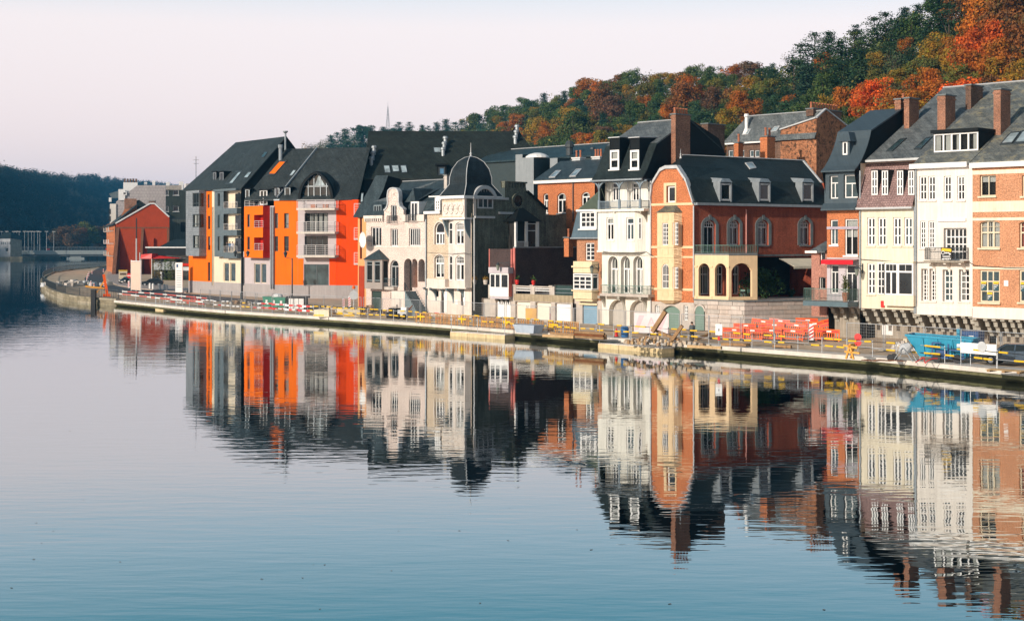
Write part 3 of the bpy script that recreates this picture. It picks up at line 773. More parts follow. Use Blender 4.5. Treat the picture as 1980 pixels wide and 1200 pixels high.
# the ones that stand out
for (x,yt,h,hue,kind,wd) in [(1695,146,9.5,'fiery orange red','broad',.95),(1668,168,8,'fiery orange red','broad',1.0),(1728,170,8,'orange','broad',.95),(1632,168,8.5,'orange','broad',.9),(1600,178,7.5,'golden','broad',.9),
  (1905,-12,13,'orange','broad',1.0),(1948,-20,13,'rust brown','broad',1.0),(1890,50,11,'fiery orange red','broad',1.0),(1940,62,11,'orange','broad',1.0),(1845,85,9,'golden','broad',1.0),(1800,75,8.5,'golden','broad',1.0),
  (1985,30,12,'rust brown','broad',1.0),(1980,105,8,'golden','broad',1.1),(1925,112,8,'golden','broad',1.1),(1865,118,8,'olive green','broad',1.1),(1751,72,5.5,'orange','broad',1.0),
  (1575,62,11,'dark green','pine',1.1),(1548,84,11,'dark green','pine',1.1),(1602,60,10,'dark green','pine',1.1),(1625,78,11,'dark green','pine',1.1),(1535,115,12,'dark green','pine',1.2),(1560,122,12,'blue green','pine',1.1),
  (1590,105,11,'dark green','pine',1.2),(1652,60,11,'mid green','pine',1.2),(1660,95,11,'dark green','pine',1.2),(1690,32,10,'dark green','pine',1.2),(1712,24,10,'dark green','pine',1.2),(1735,38,9.5,'dark green','pine',1.2),(1760,28,9,'mid green','broad',1.0),
  (1815,-4,11,'dark green','pine',1.2),(1835,4,11,'dark green','pine',1.2),(1630,118,10,'dark green','pine',1.2),(1760,92,8,'dark green','pine',1.1),
  (1430,176,9,'orange','broad',1.1),(1452,190,9,'orange','broad',1.0),(1330,142,12,'orange','broad',1.0),(1322,160,13,'rust brown','broad',1.1),(1295,195,10,'orange','broad',.9),(1380,168,10,'dull red brown','broad',1.0),(1410,205,9,'golden','broad',1.1),
  (1452,117,9,'dull red brown','broad',1.2),(1530,96,8,'bare grey brown','bare',1.0),(1165,166,15,'rust brown','broad',1.1),(1180,180,14,'dull red brown','broad',1.0),(1140,252,9,'orange','broad',1.0),(1208,236,8,'golden','broad',.9),
  (1000,218,12,'orange','broad',1.1),(1035,224,14,'golden','broad',1.0),(1060,232,12,'orange','broad',1.0),(1098,202,15,'golden','broad',.9),(1110,215,15,'mid green','broad',1.0),(985,240,10,'rust brown','broad',1.0),
  (1092,205,12,'mid green','broad',1.0),(1008,248,7,'orange','broad',1.0),
  (862,231,14,'blue green','pine',1.0),(845,236,13,'blue green','pine',1.1),(880,236,13,'blue green','pine',1.1),(893,232,12,'blue green','pine',1.1),(792,246,12,'blue green','pine',1.1),(774,248,11,'blue green','pine',1.0),(740,246,13,'blue green','pine',1.0),
  (668,250,18,'blue green','pine',1.0),(685,247,18,'blue green','pine',1.1),(652,256,16,'blue green','pine',1.0),(640,262,15,'blue green','pine',1.0),(698,254,17,'blue green','pine',1.1),(620,275,12,'bare grey brown','bare',1.0),(600,278,12,'bare grey brown','bare',1.1)]:
 put(x,at_px(x,yt,h),h,hue,kind,wd)
tries = 0
while len(placed) < 300 and tries < 60000:
 tries += 1
 x = random.uniform(700,2010); t = random.random() ** 0.75
 yr,Dr,Db = ridge(x); P = hill_pt(x,t)
 h = random.uniform(6,9.5) * (1.25 if x < 1250 else 1.0) * (1.1 if x > 1800 else 1)
 ytop = HY - (P.z + h - EYE) / P.y * FPX; yc = HY - (P.z + h * 0.6 - EYE) / P.y * FPX; s = h / P.y * FPX
 if ytop > np.interp(x,rx,ry) - 3: continue
 if any(abs(x - a) < 0.34 * max(s,c) and abs(yc - b) < 0.25 * max(s,c) for a,b,c in placed): continue
 hue = pick(x,t); kind = 'pine' if hue in ('dark green','blue green') and random.random() < 0.6 else ('bare' if hue == 'bare grey brown' else 'broad')
 put(x,t,h,hue,kind,random.uniform(0.95,1.25))
# every tree gets words that find it: colour, height on the slope, what stands below it, order along that row
LAND = [(0,715,'behind the orange flats'),(715,905,'beyond the long dark roof'),(905,1045,'past the long dark roof'),(1045,1175,'above the hipped roof'),(1175,1300,'above the loggia house'),
  (1300,1410,'by the tall chimney stack'),(1410,1560,'above the rear brick house'),(1560,1660,'above the chimney pots'),(1660,1760,'above the zinc mansard'),(1760,1860,'above the middle chimneys'),(1860,2100,'above the rightmost roof')]
ORD = ['first','second','third','fourth','fifth','sixth','seventh','eighth','ninth','tenth','eleventh','twelfth','thirteenth','fourteenth','fifteenth','sixteenth']
cells = {}
for T in TREES:
 base = float(np.interp(T[3],rx,ry)); f = (base - T[4]) / max(20,base - ridge(T[3])[0] + 25)
 band = 'on the crest' if f > 0.72 else ('high up' if f > 0.45 else ('mid slope' if f > 0.2 else 'low down'))
 lm = next(l for a,b,l in LAND if a <= T[3] < b)
 sz = 'large ' if T[5] > 10.5 else ('small ' if T[5] < 7.5 else '')
 kn = {'broad': 'broadleaf','pine': 'pine','bare': 'bare'}[T[1]]
 cells.setdefault((sz,T[2],kn,band,lm),[]).append(T)
for (sz,hue,kn,band,lm),ts_ in cells.items():
 ts_.sort(key=lambda T: T[3])
 for i,T in enumerate(ts_):
  pre,suf = ('','') if len(ts_) == 1 else (ORD[min(i,15)] + ' ',' from left')
  lb = f'{pre}{sz}{hue} {kn} tree{suf} {band} {lm}'
  T[0]['label'] = lb if len(lb.split()) <= 16 else lb.replace(' broadleaf','')
# undergrowth and far woods nobody could count
def scatter_mesh(name,pts,per,hs,mat,rng,size):
 C = []; N = []; Sz = []
 for (P,h) in pts:
  k = per; d = rng.normal(size=(k,3)); d /= np.linalg.norm(d,axis=1)[:,None]
  lob = rng.normal(size=(k,3)) * 0.12
  C.append(np.array(P) + (d * np.array([0.34,0.34,0.42]) * rng.uniform(0.7,1.05,(k,1)) + lob + np.array([0,0,0.5])) * h)
  N.append(d + rng.normal(size=(k,3)) * 0.5); Sz.append(np.full(k,h * size) * rng.uniform(0.6,1.3,k))
 C = np.concatenate(C); N = np.concatenate(N); N /= np.linalg.norm(N,axis=1)[:,None]
 return quads_mesh(name,C,N,np.concatenate(Sz),mat,rng)
def wood_mat(name,stops,scale):
 m,nt,b = newmat(name); tc = nt.nodes.new('ShaderNodeTexCoord'); ge = nt.nodes.new('ShaderNodeNewGeometry')
 n = noise(nt,tc.outputs['Object'],scale,3,0.6); r = ramp(nt,n.outputs[0],stops)
 r2 = ramp(nt,ge.outputs['Random Per Island'],[(0,0.55),(1,1.35)])
 lk(nt,mul(nt,r.outputs[0],r2.outputs[0]),b.inputs['Base Color']); b.inputs['Roughness'].default_value = 0.9; return m
M_UNDER = wood_mat('undergrowth_leaves',[(0.30,(0.03,0.06,0.022)),(0.50,(0.075,0.095,0.022)),(0.60,(0.17,0.13,0.018)),(0.74,(0.28,0.10,0.014))],0.045)
M_FARW = wood_mat('far_wood_leaves',[(0.32,(0.008,0.018,0.014)),(0.52,(0.014,0.024,0.016)),(0.66,(0.04,0.026,0.018))],0.012)
pts = []
while len(pts) < 3000:
 x = random.uniform(540,2300); t = random.random() ** 0.8; pts.append((hill_pt(x,t) - Vector((0,0,0.4)),random.uniform(3,7) * (1.35 if x < 1150 else 1)))
o = bpy.data.objects.new('undergrowth',scatter_mesh('undergrowth',pts,110,1,M_UNDER,RNG,0.036)); COL.objects.link(o)
tag(o,'tangled autumn undergrowth covering the hillside between the trees','undergrowth',kind='stuff')
pts = []
while len(pts) < 3000:
 f = random.random() ** 0.8 * (len(LEFT) - 1.01); t = random.random() ** 0.7; pts.append((left_pt(f,t),random.uniform(6,11)))
for k in range(420):
 f = random.uniform(1,len(LEFT) - 1.01); pts.append((left_pt(f,random.uniform(0.93,1.0)),random.uniform(6,11)))
o = bpy.data.objects.new('far_woodland',scatter_mesh('far_woodland',pts,130,1,M_FARW,RNG,0.05)); COL.objects.link(o)
tag(o,'dark wooded far hill beyond the bridge across the river','woodland',kind='stuff')
# riverside trees by the far bridge
for i,(x,D,h,hue,w_,lab) in enumerate([(131,868,20,'dull red brown',1.15,'wide red brown tree at the left of the clump beyond the bridge'),(148,890,18,'rust brown',1.1,'rust tinted tree next right of the widest one beyond the bridge'),
  (171,900,21,'olive green',1.0,'yellow topped tree in the middle of the clump beyond the bridge'),(188,912,19,'dull red brown',1.1,'red brown tree right of the yellow topped one beyond the bridge'),(203,925,20,'rust brown',1.05,'tree half hidden by the brick house beyond the bridge'),(118,895,13,'dull red brown',1.2,'lowest tree at the left end of the clump beyond the bridge'),(10,850,12,'dark green',1.2,'dark tree behind the white lock house')]):
 T = tree('broad',Vector(((x - CX) / FPX * D,D,0.5)),h,hue,w_); T['label'] = lab; T['group'] = 'riverside trees by the bridge'
# mast on the ridge
D = 980.0; P = world(750,262,D); m_ = empty('lattice_mast',P,0.4,'slim grey lattice mast rising behind the long dark roof','mast')
mb = MB(); hh = 20.0
for k in range(9):
 z0,z1 = hh * k / 9,hh * (k + 1) / 9; r0,r1 = 1.5 * (1 - k / 9.6),1.5 * (1 - (k + 1) / 9.6)
 c0 = [(r0*sx,r0*sy,z0) for sx,sy in ((-1,-1),(1,-1),(1,1),(-1,1))]; c1 = [(r1*sx,r1*sy,z1) for sx,sy in ((-1,-1),(1,-1),(1,1),(-1,1))]
 for i in range(4):
  mb.bar(c0[i],c1[i],0.16); mb.bar(c0[i],c1[(i+1) % 4],0.10); mb.bar(c1[i],c1[(i+1) % 4],0.10)
mb.build('lattice',M_STEEL,m_)
mb = MB(); mb.bar((0,0,hh - 0.2),(0,0,hh + 3.5),0.12); mb.build('antenna',M_STEEL,m_)

# ---- the air of the valley
mh = bpy.data.materials.new('valley_air'); mh.use_nodes = True; hn = mh.node_tree; hn.nodes.clear()
ho = hn.nodes.new('ShaderNodeOutputMaterial'); hv = hn.nodes.new('ShaderNodeVolumePrincipled')
hv.inputs['Color'].default_value = (0.12,0.56,1.0,1); hv.inputs['Density'].default_value = 0.00012
hn.links.new(hv.outputs[0],ho.inputs['Volume'])
mb = MB(); mb.box(-2500,2500,-140,4100,-1.6,190); tag(mb.build('haze',mh),kind='stuff')

# ---- leaves adrift on the river
pts_ = []
while len(pts_) < 50:
 y = random.uniform(760,1230); x = random.uniform(-40,2020); p = wl(x,y)
 if p.y < 95: pts_.append(p)
mb = MB()
for p in pts_:
 s_ = random.uniform(0.02,0.06); a_ = random.uniform(0,3.1); c_,d_ = math.cos(a_) * s_,math.sin(a_) * s_
 mb.add([(p.x - c_,p.y - d_,.006),(p.x + d_,p.y - c_ * .6,.012),(p.x + c_,p.y + d_,.007),(p.x - d_,p.y + c_ * .6,.016)],[(0,1,2,3)])
tag(mb.build('floating_leaves',plain('wet_leaf',(.10,.05,.02),.6,.4)),'scattered fallen leaves drifting on the open river','leaves',kind='stuff')
# ================================================================== RIGHT-HAND HOUSES
def on_roof(fr,x,y,a,b):
 """point of the roof plane through level lines (w,z)=a and b seen at pixel x, y"""
 s = (b[1] - a[1]) / (b[0] - a[0]); k = (y - HY) / FPX
 d = Vector(((x - CX) / FPX,1,0)); dn = d.dot(fr.n)
 t = (EYE - a[1] - s * (fr.cn - a[0])) / (k + s * dn)
 return (fr.ce + t * d.dot(fr.e),fr.cn + t * dn,EYE - k * t)
def facet(b,name,mat,*polys):
 mb = MB()
 for p in polys: mb.poly(p)
 return mb.build(name,mat,b.root)
def rslab(b,pts,mat,t=0.16,name='roof'):
 mb = MB(); mb.slab(pts,t); return mb.build(name,mat,b.root)
def letters(parent,txt,P,ux,size,mat,name='lettering',depth=0.01,align='CENTER'):
 """flat printed words: a text curve turned into a mesh, standing on the local plane y = P[1]"""
 cu = bpy.data.curves.new('words','FONT'); cu.body = txt; cu.size = size; cu.align_x = align; cu.align_y = 'CENTER'; cu.extrude = depth
 to = bpy.data.objects.new('words',cu); COL.objects.link(to); dg = bpy.context.evaluated_depsgraph_get()
 me = bpy.data.meshes.new_from_object(to.evaluated_get(dg)); bpy.data.objects.remove(to)
 me.transform(Matrix.Rotation(math.pi / 2,4,'X')); me.materials.clear(); me.materials.append(mat)
 o = bpy.data.objects.new(name,me); COL.objects.link(o); o.parent = parent; o.location = P; return o
M_SALMON = brick('salmon_brick',(0.60,0.245,0.115),(0.54,0.205,0.09),(0.55,0.36,0.24),0.24,0.08,0.012,0.22)
M_ORBRICK = brick('orange_brick',(0.62,0.185,0.06),(0.55,0.15,0.05),(0.42,0.22,0.13),0.22,0.075,0.010,0.22)
M_REDBRICK = brick('dark_red_brick',(0.46,0.06,0.022),(0.36,0.045,0.018),(0.33,0.16,0.10),0.24,0.085,0.013,0.35,0.2)
M_BROWNBRICK = brick('brown_brick',(0.17,0.085,0.055),(0.26,0.13,0.08),(0.20,0.15,0.12),0.24,0.085,0.014,0.4,0.25)
M_CHIMBR = brick('chimney_brick',(0.42,0.16,0.08),(0.30,0.12,0.07),(0.25,0.19,0.15),0.24,0.085,0.014,0.4)
M_CREAMW = plain('cream_render',(0.80,0.70,0.54),0.85,0.12,0.8,streak=0.14)
M_WHITEW = plain('off_white_render',(0.80,0.72,0.64),0.85,0.10,0.8,streak=0.12)
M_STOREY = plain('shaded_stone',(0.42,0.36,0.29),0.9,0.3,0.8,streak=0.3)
M_CORBEL = plain('corbel_stone',(0.44,0.41,0.35),0.85,0.3,1.4,streak=0.2,bmp=0.4)
M_SLATE = slate('weathered_slate',(0.185,0.20,0.20),(0.125,0.14,0.145),0.55,0.36)
M_SLATEL = slate('lichened_slate',(0.20,0.21,0.195),(0.14,0.15,0.145),0.5,0.32,lichen=(0.34,0.28,0.15))
M_SLATED = slate('dark_slate',(0.030,0.042,0.042),(0.021,0.030,0.030),0.34,0.20)
M_SLATEB = slate('blue_slate',(0.062,0.086,0.095),(0.05,0.068,0.076),0.34,0.20)
M_ZINCD = plain('dark_zinc',(0.062,0.085,0.10),0.5,0.16,metal=0.1,streak=0.15)
M_MAUVE = brick('mauve_tile',(0.34,0.22,0.20),(0.27,0.165,0.15),(0.14,0.09,0.09),0.24,0.19,0.018,0.3)
M_BLACKCL = plain('black_shade_cladding',(0.009,0.011,0.012),0.7,0.25)  # black parts; on the slate side gables their shade is put into this colour
# ---------------- shared line of the ridge
FR16 = row_frame(1661)
e0 = FR16.Q(1826,170,FR16.U(1663)); RIDGE_W,RIDGE_Z = e0[1],e0[2]
def roof3(b,u0,u1,z_e,mat,w_e=-0.35,zr=None,wr=None,back=True,name='roof'):
 zr = zr or RIDGE_Z; wr = wr or RIDGE_W
 o = rslab(b,[(u0,w_e,z_e),(u1,w_e,z_e),(u1,wr,zr),(u0,wr,zr)],mat,0.18,name)
 if back: rslab(b,[(u1,wr,zr),(u1,wr + 6,zr - 4),(u0,wr + 6,zr - 4),(u0,wr,zr)],mat,0.18,'rear_roof')
 mb = MB(); mb.bar((u0,wr,zr + 0.03),(u1,wr,zr + 0.03),0.28,0.16,n=6); mb.build('ridge_tiles',M_LEAD,b.root)
 return o
wg = 2.6
def corbels(b,us,w,ztop,n=3,mat=None):
 """stepped stone consoles: n rolled blocks, each lower one set further in"""
 for u in us:
  for k in range(n):
   x,z = w + 0.40 * k,ztop - 0.012 - 0.47 * k; mb = MB(); P = [(w + wg,z),(x,z),(x,z - 0.14)] + [(x + 0.36 * math.sin(a),z - 0.14 - 0.36 * (1 - math.cos(a)) * 0.9) for a in (0.4,0.8,1.2,1.57)] + [(w + wg,z - 0.466)]
   mb.prism(P,u - 0.17,u + 0.17 - 0.01 * k); mb.build('corbel',mat or M_CORBEL,b.root)
  continue
# ---------------- B18 salmon brick house at the right edge
fr = row_frame(1881); b = Bld('brick_house','salmon brick house with cream bands cut off by the right edge','house',fr,'13')
uR = fr.U(2100)
for (x0,x1) in ((1450,1690),(1922,2165),(2400,2640)):
 b.win(x0,163,x1,490,dep=0.2,cols=3,trans=0.56,trows=2,rise=0.25,mat=M_CREAM,sill=0.22,sillm=M_CREAM,fw=0.10,mull=0.12,curtain=((M_CURTAIN if x0 < 1500 else M_CURTRED),[(0.0,0.45),(0.5,1.0)]))
 w_ = b.win(x0,755,x1,1140,dep=0.12,cols=3,rows=3,mat=M_CREAM,gl=G_BLUE,sill=0.22,sillm=M_CREAM,fw=0.12,bars=0.1)
b.c = '1'
for (x0,x1) in ((1338,1462),(1664,1790),(1990,2115)):
 b.win(x0,755,x1,916,dep=0.2,cols=2,mat=M_CREAM,sill=0.18,sillm=M_CREAM)
zb = b.P(1380,0)[2]; b.c = '0'
z0 = fr.P(1930,616)[2]; z1 = fr.P(1930,314)[2]
b.wall(0,uR,z0 + 0.9,z1,M_SALMON,rev=0.25)
mb = MB(); mb.box(0,uR,-0.06,0.3,z0,z0 + 0.9); mb.build('base_band',M_WHITEW,b.root)
b.band(1881,2100,387.5,408.5,M_CREAMW,0.03,name='name_band'); b.band(1881,2100,420,425.5,M_CREAMW,0.06); b.band(1881,2100,516.5,521.5,M_CREAMW,0.07)
p_ = fr.P(1932,398,-0.035); M_FADED = plain('faded_letter_paint',(0.74,0.64,0.50),0.9,0.3)
for k in range(16):
 u_ = fr.U(1886 + 6.2 * k) + (k % 3) * 0.05; mb = MB(); mb.box(u_,u_ + 0.05,-0.036,-0.032,p_[2] - 0.28,p_[2] + 0.28); mb.box(u_ + 0.055,u_ + 0.16,-0.036,-0.032,p_[2] + (0.22 if k % 2 else -0.28),p_[2] + (0.28 if k % 2 else -0.22)); mb.build('faded_letter',M_FADED,b.root)
b.band(1881,2100,326,334,M_CREAMW,0.02,name='frieze'); b.band(1879,2101,311,321,M_WHITE,0.42,name='gutter')
b.body(0.02,uR,z0 + 0.1,z1,14,M_SALMON,0.26)
roof3(b,0.0,uR,z1 + 0.12,M_SLATEL)
ra,rb_ = (-0.35,z1 + 0.12),(RIDGE_W,RIDGE_Z)
skylight(b.root,[on_roof(fr,x,y,ra,rb_) for x,y in ((1933,281),(1957,279),(1975,255),(1955,257))],mat=M_IRON)
skylight(b.root,[on_roof(fr,x,y,ra,rb_) for x,y in ((1959,279),(1988,277),(2005,252),(1977,254))],mat=M_IRON)
p = on_roof(fr,1921,262,ra,rb_); p2 = fr.Q(1955,240,p[0] + 0.62)
chimney(b.root,p[0],p[0] + 0.62,p[1],p[1] + 1.75,p[2] - 0.8,fr.P(1928,171,p[1])[2],M_CHIMBR,0)
# posters in the lower windows
M_POST = plain('dark_poster',(0.02,0.07,0.09),0.5,0.2)
for (cx0,cy0,cx1,cy1) in ((1467,893,1528,1000),(1612,893,1676,1005),(1540,1020,1600,1122),(1940,900,2000,1010)):
 u0,u1,a0,a1 = [*Bld.rect(type('q',(),{'P': lambda s,x,y,w=0: fr.P(*px('13',x,y),w)})(),cx0,cy0,cx1,cy1,0.10)]
 mb = MB(); mb.box(u0,u1,0.095,0.11,a0,a1); o = mb.build('poster',M_POST,b.root)
 mb = MB(); mb.box(u0,u1,0.088,0.094,a1 - (a1-a0)*0.24,a1); mb.build('yellow_strip',M_YELLOW,o)
 for k in range(3):
  mb = MB(); zz = a1 - (a1-a0)*(0.42 + 0.18*k); mb.box(u0 + 0.05,u1 - 0.05 - 0.12*k,0.088,0.094,zz,zz + 0.05); mb.build('text_line',M_WHITE,o)
p = fr.P(*px('13',1766,912)); mb = MB(); mb.box(p[0]-0.18,p[0]+0.18,-0.03,0.01,p[2]-0.22,p[2]+0.22); mb.build('house_number_plate',M_WHITE,b.root)
# recessed ground storey behind the corbels
b.c = '25'
mbu0,mbu1,mz0,mz1 = b.op(1500,82,1640,215,wg,rise=0.8,rev=0.3); b.op(1712,178,1768,260,wg,rev=0.2)
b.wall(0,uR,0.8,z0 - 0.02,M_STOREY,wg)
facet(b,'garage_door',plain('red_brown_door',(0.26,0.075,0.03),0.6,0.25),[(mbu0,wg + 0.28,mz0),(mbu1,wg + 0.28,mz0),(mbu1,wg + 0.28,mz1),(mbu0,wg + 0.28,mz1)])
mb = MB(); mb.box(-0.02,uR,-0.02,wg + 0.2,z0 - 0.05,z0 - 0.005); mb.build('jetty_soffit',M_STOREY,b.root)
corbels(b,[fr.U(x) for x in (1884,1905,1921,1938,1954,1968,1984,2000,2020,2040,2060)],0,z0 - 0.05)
# ---------------- B17 white house
fr = row_frame(1769); b = Bld('white_house','narrow white rendered house with a wide roof dormer and small balcony','house',fr,'1')
uR = fr.U(1880.6)
for (x0,x1) in ((870,928),(938,995),(1060,1118),(1163,1222)): b.win(x0,762,x1,948,dep=0.12,cols=2,rows=3,sill=0.12,sillm=M_WHITEW,fw=0.11,bars=0.07,mat=M_WHITE)
b.c = '13'
for x0,x1 in ((735,803),(836,906)): b.win(x0,168,x1,492,dep=0.12,cols=2,rows=4,trans=0.72,sill=0.1,sillm=M_WHITEW,fw=0.10,bars=0.06)
b.win(1018,252,1290,640,dep=0.35,cols=5,rows=4,fw=0.12,bars=0.09,mull=0.09)
for x0,x1 in ((750,826),(848,925)): b.win(x0,738,x1,1122,dep=0.34,cols=2,rows=5,trans=0.62,trows=2,sill=0.1,sillm=M_WHITEW,fw=0.09,bars=0.06,gl=G_DARK)
for x0,x1 in ((1005,1122),(1200,1322)): b.win(x0,748,x1,1128,dep=0.36,cols=2,rows=3,trans=0.60,trows=2,sill=0.1,sillm=M_WHITEW,fw=0.10,bars=0.08)
b.c = '0'; z0 = fr.P(1820,608)[2]; z1 = fr.P(1820,322)[2]
b.wall(0,uR,z0,z1,M_WHITEW,rev=0.35); b.body(0.02,uR - 0.02,z0,z1,14,M_WHITEW,0.36)
b.band(1763,1874,315.5,325,M_WHITE,0.45,name='gutter'); b.band(1769,1880.4,594,609.5,M_WHITEW,0.07,name='base_band')
b.c = '13'; b.band(950,1290,138,172,M_WHITE,0.16,name='shutter_box')
roof3(b,0,uR,z1 + 0.3,M_SLATEL)
ra,rb_ = (-0.35,z1 + 0.3),(RIDGE_W,RIDGE_Z)
b.c = '1'; p = on_roof(fr,*px('1',1150,575),ra,rb_); wd = p[1]
u0,u1,zd0,zd1 = b.rect(982,425,1330,572,wd)
dw = b.win(985,428,1328,572,wd,hole=False,cols=5,fw=0.12,mull=0.14,curtain=(M_CURTAIN,[(0.0,0.12),(0.24,0.36),(0.5,0.58),(0.9,1.0)],0.0))
s = (RIDGE_Z - ra[1]) / (RIDGE_W - ra[0]); wback = wd + (zd1 + 0.3 - p[2]) / s
mb = MB(); mb.poly([(u0,wd,zd0),(u0,wd,zd1),(u0,wback,zd1 + 0.2)]); mb.poly([(u1,wd,zd0),(u1,wback,zd1 + 0.2),(u1,wd,zd1)])
mb.box(u0 - 0.12,u1 + 0.12,wd - 0.35,wback + 0.2,zd1 + 0.02,zd1 + 0.28); mb.build('dormer',M_BLACKCL,b.root)
p = on_roof(fr,*px('1',1010,400),ra,rb_)
chimney(b.root,p[0],p[0] + 0.75,p[1],p[1] + 1.75,p[2] - 0.6,fr.P(*px('1',1035,130),p[1])[2],M_CHIMBR,0)
p = on_roof(fr,*px('1',1228,245),ra,rb_)
chimney(b.root,p[0],p[0] + 0.5,p[1],p[1] + 2.2,p[2] - 0.6,fr.P(*px('1',1240,52),p[1])[2],M_BROWNBRICK,0)
b.c = '0'; b.pipe(1771,326,606)
# balcony with its estate agent's board
u0,u1 = fr.U(*[px('13',860,0)[0]]),fr.U(px('13',1315,0)[0]); zt = fr.P(*px('13',1090,640))[2]; zh = fr.P(*px('13',1090,490))[2]
mb = MB(); mb.box(u0 - 0.1,u1 + 0.1,-0.95,0.02,zt - 0.16,zt); mb.build('balcony_slab',M_STOREY,b.root)
mb = MB()
for u in (u0 + 0.35,(u0 + u1) / 2,u1 - 0.35): bracket(mb,u,0.0,zt - 0.17,0.8,0.75,0.2)
mb.build('balcony_bracket',M_WHITEW,b.root)
railing(b.root,[(u0,0,0),(u0,-0.88,0),(u1,-0.88,0),(u1,0,0)],zt,zh - zt,0.12,0.02,M_IRON)
sg = empty('sale_board',fr.to_world((fr.U(px('13',1053,0)[0],-0.93),-0.93,zt)),fr.rz,'black and yellow estate agent board hung on the small white balcony','sign')
ww = 0.98; hh = zh - zt + 0.05
mb = MB(); mb.box(-ww/2,ww/2,-0.05,-0.01,0.05,hh); mb.build('board',M_BLACK,sg)
mb = MB(); mb.loft([(-ww/2+0.05,-0.056,hh*0.74),(ww/2-0.05,-0.056,hh*0.66),(ww/2-0.05,-0.056,hh*0.88),(-ww/2+0.12,-0.056,hh*0.95)],[(-ww/2+0.05,-0.06,hh*0.74),(ww/2-0.05,-0.06,hh*0.66),(ww/2-0.05,-0.06,hh*0.88),(-ww/2+0.12,-0.06,hh*0.95)]); mb.build('yellow_stripe',M_YELLOW,sg)
letters(sg,'O',(-0.28,-0.056,hh * 0.58),1,0.42,M_WHITE)
for x0,x1,f0,f1 in ((-.1,.08,.54,.63),(.1,.26,.54,.62),(.24,.38,.44,.56),(-.34,.32,.33,.36),(-.3,.36,.24,.28),(-.38,-.14,.08,.16),(-.1,.06,.09,.17),(.1,.24,.09,.17),(.28,.4,.10,.17)): mb = MB(); mb.box(x0,x1,-0.058,-0.054,hh * f0,hh * f1); mb.build('print_mark',M_WHITE,sg)
# recessed storey
b.c = '25'; b.op(1100,50,1160,130,wg,rev=0.15)
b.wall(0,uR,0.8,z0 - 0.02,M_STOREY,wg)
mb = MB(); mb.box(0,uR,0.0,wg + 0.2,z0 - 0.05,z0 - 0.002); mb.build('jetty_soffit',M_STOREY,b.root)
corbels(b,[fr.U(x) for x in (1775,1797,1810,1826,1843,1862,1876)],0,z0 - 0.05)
# ---------------- B16 cream house under mauve tiles
fr = FR16; b = Bld('cream_house','cream rendered house with mauve tiled mansard and bay window','house',fr,'13')
uR = fr.U(1769)
for (x0,x1) in ((103,200),(232,332),(412,512),(545,645)): b.win(x0,125,x1,462,dep=0.12,cols=2,rows=3,sill=0.12,sillm=M_CREAMW,fw=0.13,bars=0.09,mull=0.16)
b.win(105,672,200,1042,dep=0.12,cols=2,rows=3,trans=0.74,sill=0.1,sillm=M_CREAMW,fw=0.12,bars=0.09,mull=0.16)
b.c = '0'; z0 = fr.P(1715,597)[2]; zm = fr.P(1715,397)[2]; zt = fr.P(1715,313)[2]
b.wall(0,uR,z0,zm,M_CREAMW); b.body(0.02,uR - 0.02,z0,zt,14,M_CREAMW,0.2)
# bay window
b.c = '13'; u0,u1,za,zb = b.rect(300,670,655,1055,-0.55)
mb = MB(); mb.box(u0,u1,-0.5,0.0,za - 0.9,za); mb.build('bay_base',M_CREAMW,b.root); mb = MB(); mb.box(u0 - 0.03,u1 + 0.03,-0.62,0.0,zb,zb + 0.14); mb.build('bay_cornice',M_CREAMW,b.root)
um = u0 + (u1 - u0) * 0.48
window_obj(b.root,u0 + 0.1,um,za,zb,-0.55,cols=2,rows=1,trans=0.73,tcols=3,npx=21,fw=0.13,mull=0.14)
window_obj(b.root,um,u1,za,zb,-0.55,cols=1,rows=1,trans=0.73,tcols=2,npx=21,fw=0.13,mull=0.14)
window_obj(b.root,b.rect(235,670,325,1045,0)[0],b.rect(235,670,325,1045,0)[1],za,zb,-0.08,cols=2,rows=3,trans=0.73,npx=21,fw=0.1,bars=0.08)
mb = MB(); mb.poly([(u0,-0.5,za),(u0,0,za),(u0,0,zb),(u0,-0.5,zb)]); mb.poly([(u1,-0.5,za),(u1,-0.5,zb),(u1,0,zb),(u1,0,za)]); mb.build('bay_cheek',M_WHITE,b.root)
mb = MB(); q = b.rect(268,1122,308,1200,-0.1); mb.box(q[0],q[1],-0.14,0.0,q[2],q[3]); mb.build('post_box',M_RED,b.root)
# mauve mansard with four upright windows let into it
we = -0.4; b.c = '1'
zl = b.P(620,985,we)[2]; pt = fr.Q(*px('1',478,655),fr.U(px('1',420,0)[0],0)); wt = max(0.5,min(2.4,pt[1])); zu = b.P(660,645,wt)[2]
ma,mb_ = (we,zl),(wt,zu)
rslab(b,[(-0.02,we,zl),(uR,we,zl),(uR,wt,zu),(0,wt,zu)],M_MAUVE,0.2,'mansard')
for (x0,x1) in ((500,548),(580,628),(698,745),(785,832)):
 pb = on_roof(fr,*px('1',(x0 + x1) / 2,905),ma,mb_); w0 = pb[1] - 0.1
 u0,u1,za,zb = b.rect(x0,718,x1,908,w0); wtop = we + (zb - zl) / (zu - zl) * (wt - we)
 o = window_obj(b.root,u0,u1,za,zb,w0,cols=2,rows=3,npx=21,fw=0.1,bars=0.09,mull=0.12)
 mb = MB(); mb.poly([(u0,w0,za),(u0,w0,zb),(u0,wtop + 0.2,zb)]); mb.poly([(u1,w0,za),(u1,wtop + 0.2,zb),(u1,w0,zb)]); mb.box(u0 - 0.05,u1 + 0.05,w0 - 0.08,wtop + 0.25,zb,zb + 0.07); mb.build('dormer_cheek',M_SLATED,b.root)
